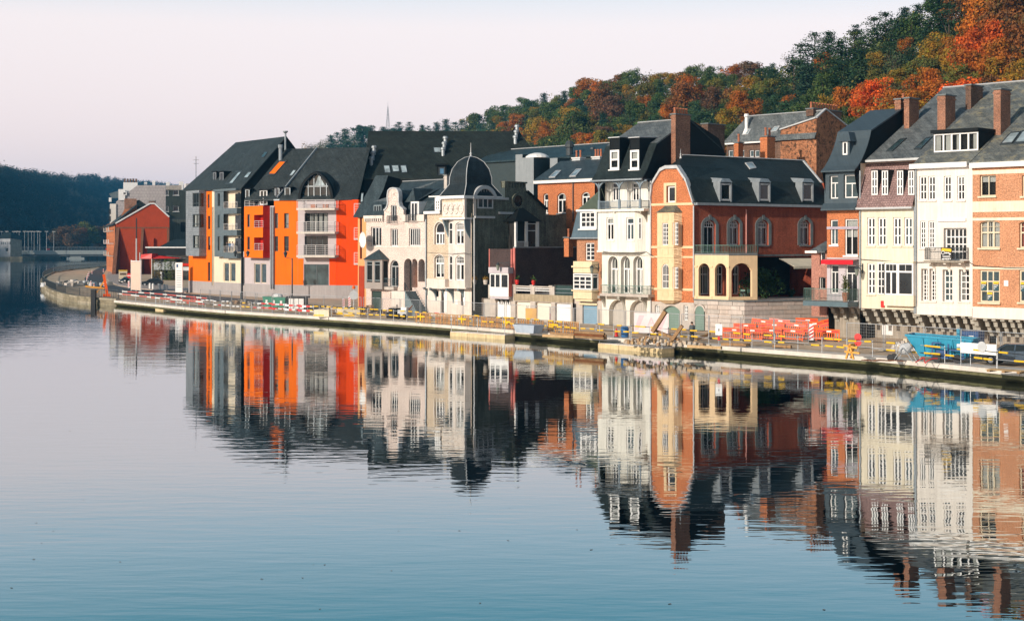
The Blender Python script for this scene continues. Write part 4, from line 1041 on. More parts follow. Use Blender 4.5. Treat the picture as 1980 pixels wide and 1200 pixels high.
mb = MB(); mb.box(-0.1,uR,we - 0.16,we + 0.1,zl - 0.34,zl - 0.18); mb.build('gutter',M_LEAD,b.root); mb = MB(); mb.box(0,uR,wt - 0.25,wt,zu - 0.02,zu + 0.16); mb.build('gutter',M_LEAD,b.root)
roof3(b,0,uR,zu + 0.2,M_SLATE,wt - 0.15)
ra,rb_ = (wt - 0.15,zu + 0.2),(RIDGE_W,RIDGE_Z)
for q in (((615,575),(665,572),(775,472),(725,478)),((828,558),(882,558),(975,462),(925,470))):
 skylight(b.root,[on_roof(fr,*px('1',*v),ra,rb_) for v in q],gl=G_BLUE)
p = on_roof(fr,*px('1',752,395),ra,rb_)
chimney(b.root,p[0],p[0] + 0.5,p[1],p[1] + 1.7,p[2] - 0.5,fr.P(*px('1',745,155),p[1])[2],M_CHIMBR,0)
b.c = '0'; b.pipe(1663,330,596); b.pipe(1768,400,606,w=-0.02)
b.c = '25'; q = b.op(888,8,975,188,wg,rev=0.12); b.op(640,90,668,185,wg,rev=0.15)
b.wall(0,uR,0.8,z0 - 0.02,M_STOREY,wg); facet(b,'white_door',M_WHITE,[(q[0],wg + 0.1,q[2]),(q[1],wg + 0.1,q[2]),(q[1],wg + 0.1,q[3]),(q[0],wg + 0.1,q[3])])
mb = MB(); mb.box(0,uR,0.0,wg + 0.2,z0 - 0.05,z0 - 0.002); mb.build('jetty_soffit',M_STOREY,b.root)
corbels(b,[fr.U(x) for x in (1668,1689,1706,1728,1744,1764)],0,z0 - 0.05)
# ---------------- B15 dark zinc mansard over orange brick
fr = row_frame(1599); b = Bld('zinc_roofed_house','narrow orange brick house under a tall dark zinc mansard','house',fr,'2')
uR = fr.U(1660.5)
b.win(170,18,226,200,dep=0.15,cols=2,trans=0.68,tcols=1,sill=0.1,fw=0.1,gl=G_BLUE)
b.win(275,12,370,276,dep=0.15,cols=2,trans=0.73,tcols=1,sill=0.16,fw=0.1,gl=G_BLUE,curtain=(M_CURTAIN,[(0,1)],0.5))
b.c = '0'; zg = fr.P(1630,594)[2]; zb1 = fr.P(1630,498)[2]; z1 = fr.P(1630,405)[2]; z2 = fr.P(1630,330)[2]
b.wall(0,uR,zb1,z1,M_ORBRICK); b.body(0.02,uR - 0.02,0.8,z2,13,M_BLACKCL,0.22)
b.band(1599,1660,438,443,plain('lilac_lintel',(0.42,0.36,0.42),0.7,0.2),0.04,name='lintel_band')
b.c = '1'
b.win(175,758,242,936,-0.25,cols=2,trans=0.68,tcols=1,dep=0.25,fw=0.1,gl=G_BLUE); b.win(285,750,394,930,-0.25,cols=2,trans=0.62,tcols=1,dep=0.25,fw=0.1,gl=G_BLUE)
b.wall(-0.1,uR,z1 + 0.15,z2,M_ZINCD,-0.25,0.3,'zinc_storey')
mb = MB(); mb.prism([(-0.25,z1 + 0.55),(-0.7,z1 + 0.05),(-0.7,z1 - 0.08),(0,z1 - 0.08),(0,z1 + 0.55)],-0.2,uR + 0.02); mb.build('flared_cornice',M_ZINCD,b.root)
pb_ = fr.Q(*px('1',495,405),uR); pr = fr.Q(*px('1',742,236),uR); wb,zbk = pb_[1],pb_[2]
prof = [(-0.75,z2 + 0.0)]
for i in range(1,7):
 f = i / 6; prof.append((-0.75 + (wb + 0.75) * (0.55 * f + 0.45 * math.sin(f * math.pi / 2)),z2 + (zbk - z2) * (f ** 1.25)))
prof2 = [(w,z - 0.25) for w,z in reversed(prof)]
for a,c in zip(prof,prof[1:]): rslab(b,[(-0.15,a[0],a[1]),(uR + 0.05,a[0],a[1]),(uR + 0.05,c[0],c[1]),(-0.15,c[0],c[1])],M_ZINCD,0.12,'mansard')
rslab(b,[(-0.15,wb,zbk),(uR + 0.05,wb,zbk),(uR + 0.05,pr[1],pr[2]),(-0.15,pr[1],pr[2])],M_ZINCD,0.14)
rslab(b,[(uR + 0.05,pr[1],pr[2]),(uR + 0.05,pr[1] + 5,pr[2] - 4),(-0.15,pr[1] + 5,pr[2] - 4),(-0.15,pr[1],pr[2])],M_ZINCD,0.14,'rear_roof')
poly = [(uR,w,z - 0.06) for w,z in prof] + [(uR,pr[1],pr[2] - 0.1),(uR,pr[1],z2 - 2),(uR,-0.25,z2 - 2)]
facet(b,'gable_cladding',M_BLACKCL,poly,[(0,p[1],p[2]) for p in reversed(poly)])
# its hooded dormer
pd = None
for a,c in zip(prof,prof[1:]):
 q = on_roof(fr,*px('1',300,598),a,c)
 if min(a[1],c[1]) - 0.05 <= q[2] <= max(a[1],c[1]) + 0.05: pd = q
pd = pd or on_roof(fr,*px('1',300,598),prof[2],prof[4]); w0 = pd[1] - 0.05
u0,u1,za,zb = b.rect(268,495,322,598,w0)
window_obj(b.root,u0 + 0.12,u1 - 0.1,za,zb,w0,cols=1,npx=21,fw=0.12)
mb = MB(); mb.box(u0,u0 + 0.1,w0 - 0.02,w0 + 1.6,za,zb); mb.box(u1 - 0.09,u1 + 0.12,w0 - 0.02,w0 + 1.6,za,zb)
q0 = [(u0 - 0.25,w0 - 0.25,zb),(u1 + 0.35,w0 - 0.25,zb),(u1 + 0.35,w0 + 1.8,zb),(u0 - 0.25,w0 + 1.8,zb)]; q1 = [(u0 + 0.25,w0 + 0.15,zb + 0.85),(u1 - 0.1,w0 + 0.15,zb + 0.85),(u1 - 0.1,w0 + 2.4,zb + 0.85),(u0 + 0.25,w0 + 2.4,zb + 0.85)]
mb.loft(q0,q1); mb.build('dormer_hood',M_ZINCD,b.root)
p = on_roof(fr,*px('1',735,262),(wb,zbk),(pr[1],pr[2])); chimney(b.root,uR - 0.62,uR - 0.03,pr[1] - 0.3,pr[1] + 1.6,pr[2] - 2,fr.P(*px('1',780,158),pr[1])[2],M_CHIMBR,1,along='x')
# lilac ground floor with shopfront, awning and hanging balcony
M_LILAC = plain('lilac_grey_paint',(0.50,0.44,0.46),0.6,0.15)
b.c = '2'; wl_ = -0.001
b.win(172,345,230,552,0,cols=2,trans=0.75,tcols=1,fw=0.09,gl=G_DARK); b.win(282,345,366,612,0,cols=2,trans=0.77,tcols=1,fw=0.1)
b.ops = b.ops[:2] + [o for o in b.ops[2:]]
mb = MB(); wall_mesh(mb,0,uR,zg,zb1,b.ops[4:],0.0,0.2); mb.build('shopfront',M_LILAC,b.root)
p0 = b.P(145,300,0); p1 = b.P(145,338,-0.9); za = b.P(255,302,-0.1)[2]; zb = b.P(255,338,-0.9)[2]
mb = MB(); mb.loft([(0,-0.05,za - 0.06),(uR,-0.05,za - 0.06),(uR,-0.9,zb + 0.25),(0,-0.9,zb + 0.25)],[(0,-0.05,za),(uR,-0.05,za),(uR,-0.9,zb + 0.32),(0,-0.9,zb + 0.32)]); mb.build('awning',plain('red_canvas_top',(0.50,0.30,0.27),0.8,0.2),b.root)
mb = MB(); mb.box(0,uR,-0.94,-0.905,zb - 0.05,zb + 0.34); mb.build('awning_valance',plain('red_canvas',(0.62,0.02,0.03),0.8,0.15),b.root)
ub0 = fr.U(px('2',-20,0)[0],-1.6); zs = b.P(200,612,-1.7)[2]; zr = b.P(200,520,-1.7)[2]
M_BGREEN = plain('blue_green_steel',(0.10,0.15,0.17),0.5,0.2)
M_RGREEN = plain('green_rail_paint',(0.13,0.22,0.18),0.5,0.2)
mb = MB(); mb.box(ub0,uR,-1.75,-0.02,zs - 0.42,zs); mb.build('balcony_slab',M_BGREEN,b.root)
railing(b.root,[(ub0 + 0.05,-0.1,0),(ub0 + 0.05,-1.68,0),(uR - 0.05,-1.68,0),(uR - 0.05,-0.1,0)],zs,zr - zs,0.13,0.018,M_RGREEN)
pl = empty('potted_cypress',fr.to_world((fr.U(px('2',280,0)[0],-0.8),-0.8,zs)),0,'thin potted conifer beside the door under the red awning','plant')
mb = MB(); mb.lathe((0,0,0),[(0.2,0),(0.3,0.75),(0.28,0.78)],10); mb.build('pot',M_POT,pl)
r = np.random.default_rng(5); C = r.normal(size=(260,3)) * np.array([0.14,0.14,0.42]) + np.array([0,0,1.45]); N = r.normal(size=(260,3)); N /= np.linalg.norm(N,axis=1)[:,None]
o = bpy.data.objects.new('foliage',quads_mesh('foliage',C,N,r.uniform(0.04,0.09,260),M_LEAF,r)); COL.objects.link(o); o.parent = pl; o.color = (0.10,0.11,0.02,1)
facet(b,'stone_undercroft',M_STOREY,[(0,1.2,0.8),(uR,1.2,0.8),(uR,1.2,zg),(0,1.2,zg)])
corbels(b,[fr.U(x) for x in (1606,1624,1645,1657)],0,zs - 0.45)
def wall_lamp(P,rz,label,arm=0.9):
 r_ = empty('wall_lantern',P,rz,label,'lamp','wall lanterns on the houses')
 mb = MB(); mb.bar((0,0,0),(0,-arm,0.0),0.05); mb.bar((0,0,-0.5),(0,-arm * 0.75,-0.02),0.04); mb.box(-0.05,0.05,-0.02,0.02,-0.65,0.2); mb.build('bracket',M_IRON,r_)
 mb = MB(); mb.lathe((0,-arm,-0.75),[(0.05,-0.1),(0.13,0.0),(0.21,0.5)],6); mb.build('lantern',plain('lantern_glass',(0.20,0.22,0.18),0.2,0.2),r_)
 mb = MB(); mb.lathe((0,-arm,-0.24),[(0.26,0),(0.2,0.08),(0.05,0.22),(0.03,0.3)],6); mb.build('lantern_cap',M_IRON,r_); return r_
wall_lamp(fr.to_world((uR + 0.4,-0.06,b.P(350,360,0)[2] + 0.1)),fr.rz,'black wall lantern between the lilac shopfront and the cream house')
# ---------------- B13 brick gable and its long courtyard wing
fr = row_frame(1258.5); b = Bld('brick_gable_house','orange brick house with a cream oriel and dark roofed courtyard wing','house',fr,'14')
uR = fr.U(1341.5); M_CREAMT = plain('warm_cream_paint',(0.80,0.57,0.34),0.6,0.12,streak=0.1)
z0 = 0.8; zs = b.P(300,1118)[2]; zt = b.P(300,176)[2]
b.c = '4'
gd = b.op(214,790,350,978,rise=0.45,rev=0.3)
b.win(150,782,186,850,dep=0.15,cols=2,rows=3,rise=0.6,fw=0.1,bars=0.07); b.win(380,785,414,908,dep=0.15,cols=2,rows=4,fw=0.1,bars=0.07)
b.wall(0,uR,z0,zs - 0.005,M_STONE,rev=0.3,name='stone_base')
mb = MB(); mb.poly([(p[0],0.27,p[1]) for p in [(gd[0],gd[2]),(gd[1],gd[2])] + list(reversed(arc(gd[0],gd[1],gd[3] - 0.45*(gd[1]-gd[0])/2,0.45*(gd[1]-gd[0])/2)))])
M_GREEND = plain('grey_green_door',(0.16,0.24,0.20),0.55,0.15); mb.build('garage_door',M_GREEND,b.root)
b.ops = []; b.c = '3'
gw = b.win(274,735,350,884,dep=0.2,cols=1,fw=0.16)
b.wall(0,uR,zs,zt + 0.004,M_ORBRICK)
gp = [(132,890),(152,720),(222,605),(268,582),(372,578),(452,700),(482,890)]
G = [b.P(x,y)[0:3:2] for x,y in gp]; G[0] = (0.0,zt); G[-1] = (uR,zt)
ow = b.ops[0]
um0,um1 = ow[0],ow[1]
def gz(u):
 for a,c in zip(G,G[1:]):
  if a[0] <= u <= c[0]: return a[1] + (c[1] - a[1]) * (u - a[0]) / max(1e-6,c[0] - a[0])
 return zt
mb = MB()
for a,c in zip(G,G[1:]):
 cut = sorted({a[0],c[0],*[q for q in (um0,um1) if a[0] < q < c[0]]})
 for s0,s1 in zip(cut,cut[1:]):
  if um0 - 1e-4 <= s0 and s1 <= um1 + 1e-4:
   mb.poly([(s0,0,ow[3]),(s1,0,ow[3]),(s1,0,gz(s1)),(s0,0,gz(s0))])
   mb.poly([(s0,0.02,zt - 0.01),(s1,0.02,zt - 0.01),(s1,0.02,ow[2]),(s0,0.02,ow[2])])
  else: mb.poly([(s0,0,zt),(s1,0,zt),(s1,0,gz(s1)),(s0,0,gz(s0))])
for uu in (um0,um1): mb.poly([(uu,0,ow[2]),(uu,0.25,ow[2]),(uu,0.25,ow[3]),(uu,0,ow[3])])
mb.build('gable_wall',M_ORBRICK,b.root)
u0,u1,za,zb = b.rect(250,708,362,892); q = b.rect(274,735,350,884)
mb = MB(); mb.box(u0,q[0] - 0.01,-0.07,0.03,za,zb); mb.box(q[1] + 0.01,u1,-0.07,0.03,za,zb); mb.box(q[0],q[1],-0.07,0.03,q[3] + 0.01,zb); mb.box(q[0] - 0.005,q[1] + 0.005,-0.12,0.1,za,q[2] - 0.005); mb.build('window_surround',M_CREAMT,b.root)
# coping and roof of the gable wing, running back
mb = MB()
for a,c in zip(G,G[1:]):
 mb.loft([(a[0],-0.22,a[1] - 0.02),(c[0],-0.22,c[1] - 0.02),(c[0],-0.22,c[1] + 0.3),(a[0],-0.22,a[1] + 0.3)],[(a[0],0.35,a[1] - 0.02),(c[0],0.35,c[1] - 0.02),(c[0],0.35,c[1] + 0.3),(a[0],0.35,a[1] + 0.3)])
mb.build('verge_board',M_LEAD,b.root)
mb = MB(); cx0 = (G[3][0] + G[4][0]) / 2
pk = fr.P(*px('3',397,487),2.6)
top = [(G[0][0] - 0.2,0.3,zt),(G[1][0] - 0.1,0.3,G[1][1] + 0.2),(G[2][0],0.3,G[2][1] + 0.25),(G[3][0],0.3,G[3][1] + 0.25)]
top2 = [(G[6][0] + 0.1,0.3,zt),(G[5][0] + 0.1,0.3,G[5][1] + 0.2),(G[4][0],0.3,G[4][1] + 0.25)]
back = 9.0
for s in (top,top2):
 for a,c in zip(s,s[1:]): mb.poly([a,c,(c[0],back,c[2]),(a[0],back,a[2])])
mb.poly([top[3],top2[2],(pk[0],2.6,pk[2])]); mb.poly([top2[2],(top2[2][0],back,top2[2][2]),(pk[0],back,pk[2]),(pk[0],2.6,pk[2])]); mb.poly([top[3],(pk[0],2.6,pk[2]),(pk[0],back,pk[2]),(top[3][0],back,top[3][2])])
mb.build('gable_roof',M_SLATED,b.root)
mb = MB(); mb.lathe((pk[0],2.6,pk[2] - 0.05),[(0.12,0),(0.05,0.3),(0.09,0.4),(0.03,0.5),(0.01,0.95)],7); mb.build('finial',M_LEAD,b.root)
b.c = '14'
for y0,y1 in ((163,186),(577,600),(674,692),(984,1006)): b.band(95,505,y0,y1,M_CREAMT,0.07)
# oriel: canted bay on three sides
wq = -0.75; b.ops = []
u0,u1 = fr.U(px('14',172,0)[0],0),fr.U(px('14',392,0)[0],0); f0,f1 = u0 + 0.38,u1 - 0.38
za,zb = b.P(280,1105,wq)[2],b.P(280,252,wq)[2]
def shrink(q): return q
for (x0,y0,x1,y1,rs,rw) in ((200,355,260,570,0,5),(303,350,357,568,0,5),(198,750,265,990,1.0,3),(303,780,357,988,0,5)):
 b.win(x0,y0,x1,y1,wq,dep=0.1,cols=3,rows=rw,rise=rs,fw=0.09,bars=0.06,mull=0.06)
b.wall(f0,f1,za,zb,M_CREAMT,wq,0.15,'oriel_front')
facet(b,'oriel_side',M_CREAMT,[(u0,0,za),(f0,wq,za),(f0,wq,zb),(u0,0,zb)],[(f1,wq,za),(u1,0,za),(u1,0,zb),(f1,wq,zb)])
mb = MB(); foot = [(u0 + 0.1,-0.02,za - 0.02),(f0,wq * 0.85,za - 0.02),(f1,wq * 0.85,za - 0.02),(u1 - 0.1,-0.02,za - 0.02)]; low = [(u0 + 0.9,-0.02,za - 0.3),(f0 + 0.5,-0.3,za - 0.3),(f1 - 0.5,-0.3,za - 0.3),(u1 - 0.9,-0.02,za - 0.3)]
mb.loft(low,foot); mb.build('oriel_foot',M_CREAMT,b.root)
mb = MB()
for (y0,y1) in ((575,592),(988,1006),(675,690)):
 a = b.P(280,y1,wq)[2]; c = b.P(280,y0,wq)[2]; pts = [(u0,-0.01,a),(f0 - 0.04,wq - 0.07,a),(f1 + 0.04,wq - 0.07,a),(u1,-0.01,a)]
 mb.loft(pts,[(p[0],p[1],c) for p in pts])
for (cx0,cx1) in ((205,262),(296,360)):
 for (y0,y1) in ((268,330),(604,662),(706,742),(1018,1070)):
  q = b.rect(cx0,y0,cx1,y1,wq); t_ = 0.05
  for bx in ((q[0],q[1],q[2],q[2] + t_),(q[0],q[1],q[3] - t_,q[3]),(q[0],q[0] + t_,q[2] + t_,q[3] - t_),(q[1] - t_,q[1],q[2] + t_,q[3] - t_)): mb.box(bx[0],bx[1],wq - 0.03,wq + 0.01,bx[2],bx[3])
mb.build('oriel_moulding',M_CREAMT,b.root)
zr = b.P(270,188,0)[2]; mb = MB(); base = [(u0 - 0.1,0,zb),(f0 - 0.1,wq - 0.12,zb),(f1 + 0.1,wq - 0.12,zb),(u1 + 0.1,0,zb)]; rt = [(u0 + 0.7,0,zr),(f0 + 0.6,-0.1,zr),(f1 - 0.6,-0.1,zr),(u1 - 0.6,0,zr)]
mb.loft(base,rt); mb.build('oriel_roof',slate('mossy_slate',(0.20,0.19,0.15),(0.15,0.145,0.12),0.3,0.18,lichen=(0.20,0.18,0.09)),b.root)
b.c = '0'; b.pipe(1258,350,634,M_LEAD); b.pipe(1341,398,575,M_LEAD)
wall_lamp(fr.to_world((fr.U(px('14',470,0)[0]),-0.05,b.P(445,755,0)[2])),fr.rz,'black wall lantern on the orange brick right of the cream oriel',1.0)
# wing in its own frame, receding to the right
E13 = Vector((0.824,0.566,0)); c13 = fr.to_world((uR,0,0)); f13 = Frame(c13,E13)
w = b.root; b2 = Bld('tmp',None,None,f13,'4'); bpy.data.objects.remove(b2.root)
b2.root = empty('courtyard_wing',(uR,0,0),f13.rz - fr.rz); b2.root.parent = b.root
zE = f13.P(1460,397)[2]; zT = f13.P(1470,574)[2]; uE = f13.U(1603)
for (x0,y0,x1,y1,sl) in ((541,105,636,378,0),(747,105,828,305,.1),(973,105,1060,305,.1),(1312,105,1394,305,.1)):
 b2.win(x0,y0,x1,y1,dep=0.28,cols=2,trans=(0.80 if y1 > 350 else 0.71),tcols=5,trows=2,rise=0.55,sur=0.35,key=0.3,sill=sl,sillm=M_BLUESTONE,fw=0.1,bars=0.05,gl=G_DARK)
b2.op(960,400,1398,716,rev=3.0)
for (x0,x1) in ((500,590),(640,700),(775,830)): b2.win(x0,470,x1,700,dep=0.2,cols=2,trans=0.7,fw=0.1)
b2.wall(0,uE,zT - 0.1,zE,M_REDBRICK,rev=0.3,mrev=M_REDBRICK)
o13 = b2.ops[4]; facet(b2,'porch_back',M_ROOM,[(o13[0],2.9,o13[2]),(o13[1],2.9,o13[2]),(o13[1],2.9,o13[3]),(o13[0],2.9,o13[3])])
b2.band(960,1400,380,392,M_BLUESTONE,0.1)
zB = f13.P(1460,349.5,1.0)[2]; pR0 = f13.P(1322,305.5,5.5); wRg = 5.5; zRg = f13.P(1440,306,wRg)[2]; uH = f13.U(1553,wRg)
rslab(b2,[(0.0,-0.3,zE + 0.15),(uE,-0.3,zE + 0.15),(uE,1.0,zB),(0.0,1.0,zB)],M_SLATED,0.2,'mansard')
rslab(b2,[(-0.5,1.0,zB),(uE,1.0,zB),(uH,wRg,zRg),(f13.U(1319,wRg),wRg,zRg)],M_SLATED,0.18)
rslab(b2,[(f13.U(1319,wRg),wRg,zRg),(uH,wRg,zRg),(uE,10,zB),(4.5,10,zB)],M_SLATED,0.18,'rear_roof')
rslab(b2,[(uE,1.0,zB),(uE,10.0,zB),(uH,wRg,zRg)],M_SLATED,0.18,'hip_roof')
mb = MB(); mb.bar((f13.U(1319,wRg),wRg,zRg + .05),(uH,wRg,zRg + .05),0.3,0.14,n=6); mb.bar((uH,wRg,zRg + .05),(uE,1.0,zB + .05),0.3,0.14,n=6); mb.build('ridge_tiles',M_LEAD,b2.root)
mb = MB(); mb.box(0,uE,-0.5,0.0,zE - 0.1,zE + 0.14); mb.build('gutter',M_ZINC,b2.root)
mb = MB(); mb.poly([(uE,0,0.8),(uE,10,0.8),(uE,10,zB),(uE,0,zB)]); mb.poly([(7,10,0.8),(uE,10,0.8),(uE,10,zB),(7,10,zB)]); mb.build('end_wall',M_REDBRICK,b2.root)
b2.c = '3'
skylight(b2.root,[on_roof(f13,*px('3',*v),(1.0,zB),(wRg,zRg)) for v in ((1015,590),(1072,580),(1035,530),(970,535))],mat=M_LEAD)
for (x0,x1) in ((752,845),(1098,1190),(1485,1575)):
 q = on_roof(f13,*px('3',(x0 + x1) / 2,868),(-0.3,zE + 0.15),(1.0,zB)); w0 = q[1] - 0.1
 u0,u1,za,zb = b2.rect(x0,712,x1,868,w0)
 window_obj(b2.root,u0,u1,za,zb,w0,cols=1,npx=20,fw=0.17,mat=M_LEAD)
 mb = MB(); mb.box(u0 - 0.08,u0 + 0.02,w0 - 0.04,w0 + 0.9,za - 0.1,zb + 0.1); mb.box(u1 - 0.02,u1 + 0.1,w0 - 0.06,w0 + 1.6,za - 0.1,zb + 0.1)
 mb.loft([(u0 - 0.08,w0 - 0.15,zb + 0.1),(u1 + 0.1,w0 - 0.15,zb + 0.1),(u1 + 0.1,w0 + 1.2,zb + 0.1),(u0 - 0.08,w0 + 1.2,zb + 0.1)],[(u0 + 0.15,w0 - 0.05,zb + 0.45),(u1 - 0.25,w0 - 0.05,zb + 0.45),(u1 - 0.25,w0 + 1.8,zb + 0.6),(u0 + 0.15,w0 + 1.8,zb + 0.6)])
 mb.build('dormer',M_ZINC,b2.root)
mb = MB(); p = f13.P(*px('4',882,20),-0.1); q = f13.P(*px('4',882,380),-0.1); mb.bar((p[0],-0.1,p[2]),(p[0],-0.1,q[2]),0.14,n=8); mb.build('downpipe',plain('pink_downpipe',(0.55,0.24,0.2),0.6,0.2),b2.root)
# cream loggia carrying the green-railed balcony
uA = fr.U(1409.5); zA = b.P(0,0)[2] * 0 + fr.P(1375,493)[2]; A = fr.to_world((uA,0,0)); fB = Frame(A,(0.95,0.31)); uB = fB.U(1464.5)
lg = empty('loggia',(0,0,0)); lg.parent = b.root
b.ops = []; b.c = '14'
for (x0,x1) in ((553,660),(710,822)): b.op(x0,745,x1,1062,rise=0.85,rev=0.35)
mb = MB(); wall_mesh(mb,uR + 0.02,uA,zT,zA,b.ops,0.0,0.35); mb.build('arcade',M_CREAMT,lg)
bB = Bld('tmp',None,None,fB,'14'); bpy.data.objects.remove(bB.root); bB.root = empty('loggia_return',(uA,0,0),fB.rz - fr.rz); bB.root.parent = b.root
bB.op(872,742,1072,1068,rise=0.7,rev=0.35); bB.wall(0.01,uB,zT,fB.P(1437,494)[2],M_CREAMT,0,0.35,'arcade')
inv = lambda P: ((P - fr.O).dot(fr.e),(P - fr.O).dot(fr.n))
Bp = inv(fB.to_world((uB,0,0))); Wp = inv(f13.to_world((f13.U(1466),0,0)))
poly = [(uR + 0.03,-0.02),(uA,-0.02),Bp,Wp]
mb = MB(); mb.loft([(p[0],p[1],zA) for p in poly],[(p[0],p[1],zA + 0.16) for p in poly]); mb.build('balcony_floor',M_BLUESTONE,lg)
zr = fr.P(1375,474)[2]
railing(lg,[(uR + 0.1,0.05,0),(uA - 0.05,0.05,0),(Bp[0] - 0.05,Bp[1] + 0.05,0),(Wp[0],Wp[1],0)],zA + 0.16,zr - zA - 0.16,0.17,0.02,M_RGREEN)
mb = MB()
for u in [uR + 0.25,fr.U(px('14',672,0)[0]),fr.U(px('14',835,0)[0])]: mb.box(u - 0.16,u + 0.16,-0.06,0.0,zT,zT + 0.3); mb.box(u - 0.2,u + 0.2,-0.08,0.0,fr.P(1375,517)[2],fr.P(1375,517)[2] + 0.14)
mb.build('pier_moulding',M_CREAMT,lg)
# ---------------- terrace with stone retaining wall built block by block
tr = empty('retaining_wall',fr.to_world((uR,0,0)),fr.rz,'pale stone block retaining wall below the courtyard terrace','wall')
zTop = zT; uC = fr.U(1439.5) - uR
Cw = fr.to_world((uR + uC,0,0)); fC = Frame(Cw,(0.93,0.37)); uD = fC.U(1606)
frT = Frame(fr.to_world((uR,0,0)),fr.e)
M_BLK = [plain('wall_block_%s' % n,c,0.9,0.28,1.2,streak=0.12,bmp=0.4) for n,c in (('pale',(0.62,0.53,0.47)),('grey',(0.52,0.46,0.41)),('warm',(0.58,0.48,0.41)))]
rnd = random.Random(3)
rtn = empty('wall_return',(uC,0,0),fC.rz - fr.rz); rtn.parent = tr
ad = frT.U(px('4',475,0)[0]),frT.U(px('4',546,0)[0]),frT.P(*px('4',510,985))[2],frT.P(*px('4',510,790))[2]
def blocks(parent,U,holes,rows=7):
 hh = (zTop - 0.10 - 0.8) / rows
 for r_ in range(rows):
  u = 0.0 - (0.55 if r_ % 2 else 0)
  while u < U:
   L = rnd.uniform(0.9,1.6) if U < 8 else rnd.uniform(1.1,2.0)
   a,c = max(u,0) + 0.016,min(u + L,U) - 0.016; z0_,z1_ = 0.8 + hh * r_ + 0.016,0.8 + hh * (r_ + 1) - 0.016; u += L
   if c - a < 0.1: continue
   segs = [(a,c)]
   for (h0,h1,hz0,hz1) in holes:
    if z0_ < hz1 and z1_ > hz0:
     segs = [q for s in segs for q in ((s[0],min(s[1],h0)),(max(s[0],h1),s[1])) if q[1] - q[0] > 0.08]
   for s in segs:
    mb = MB(); d = rnd.uniform(-0.015,0.015); mb.box(s[0],s[1],d,0.25,z0_,z1_); mb.build('stone',rnd.choice(M_BLK),parent)
blocks(tr,uC,[(ad[0] - 0.1,ad[1] + 0.1,ad[2],ad[3] + 0.12)]); blocks(rtn,uD,[])
mb = MB(); mb.box(0,uC,0.1,0.5,0.8,zTop - 0.12); mb.build('wall_core',M_STOREY,tr)
mb = MB(); mb.box(0,uD,0.1,0.5,0.8,zTop - 0.12); mb.build('wall_core',M_STOREY,rtn)
mb = MB(); mb.box(0,uC,-0.1,0.5,zTop - 0.10,zTop + 0.02); mb.build('coping',M_BLUESTONE,tr)
mb = MB(); mb.box(0.02,uD,-0.1,0.5,zTop - 0.10,zTop + 0.02); mb.build('coping',M_BLUESTONE,rtn)
mb = MB(); hw = (ad[1]-ad[0])/2; mb.poly([(p[0],-0.03,p[1]) for p in [(ad[0],ad[2]),(ad[1],ad[2])] + list(reversed(arc(ad[0],ad[1],ad[3] - hw,hw)))]); mb.build('arched_door',M_GREEND,tr)
mb = MB(); A_ = arc(ad[0],ad[1],ad[3] - hw,hw); B_ = arc(ad[0] - 0.13,ad[1] + 0.13,ad[3] - hw,hw + 0.13)
for i in range(8):
 g = [A_[i],A_[i+1],B_[i+1],B_[i]]; mb.loft([(p[0],0.1,p[1]) for p in g],[(p[0],-0.06,p[1]) for p in g])
mb.build('door_arch',M_BLK[0],tr)
mb = MB(); q1 = fr.to_world((uR + uC,0.3,0)); q2 = fC.to_world((uD,0.3,0)); q3 = f13.to_world((uE,3.2,0)); q4 = f13.to_world((0,3.2,0)); q0 = fr.to_world((uR,0.3,0))
mb.poly([(p.x,p.y,zT - 0.03) for p in (q0,q1,q2,q3,q4)]); tag(mb.build('terrace_floor',M_PAVE),kind='structure')
def bush(name,P,w,h,n,col,label,cat='bush',seed=1,size=0.10,box=False):
 r_ = empty(name,P,0,label,cat); r = np.random.default_rng(seed)
 if box:
  d = r.uniform(-1,1,(n,3)); k = r.integers(0,3,n); d[np.arange(n),k] = np.sign(d[np.arange(n),k]); C = d * np.array([w/2,w/2,h/2]) * r.uniform(0.85,1.02,(n,1)); N = d
 else:
  d = r.normal(size=(n,3)); d /= np.linalg.norm(d,axis=1)[:,None]; lob = r.normal(size=(9,3)) * np.array([w*.22,w*.22,h*.2]); C = lob[r.integers(0,9,n)] + d * np.array([w*.27,w*.27,h*.27]) * r.uniform(.6,1.1,(n,1)); N = d
 C = C + np.array([0,0,h/2]); N = N + r.normal(size=(n,3)) * 0.5; N /= np.linalg.norm(N,axis=1)[:,None]
 o = bpy.data.objects.new('foliage',quads_mesh('foliage',C,N,r.uniform(0.6,1.3,n) * size,M_LEAF,r)); COL.objects.link(o); o.parent = r_; o.color = (*col,1)
 mb = MB(); mb.bar((0,0,0),(0,0,h * 0.5),0.12,n=6); mb.build('stem',M_BARK,r_); return r_
pb = world(1482,574,136.5); bush('garden_bush',Vector((pb.x,pb.y,zT)),3.1,3.3,1500,(0.035,0.075,0.018),'round dark green bush on the terrace right of the cream arches',seed=4)
pb = world(1443,574,136.8); bush('clipped_hedge',Vector((pb.x,pb.y,zT)),1.3,1.7,700,(0.05,0.09,0.02),'box clipped green hedge in front of the loggia arch','hedge',6,0.07,True)
pb = world(1531,574,141); bush('pot_shrub',Vector((pb.x,pb.y,zT)),0.9,0.9,260,(0.04,0.06,0.02),'small low shrub in the dark terrace corner',seed=8,size=0.07)
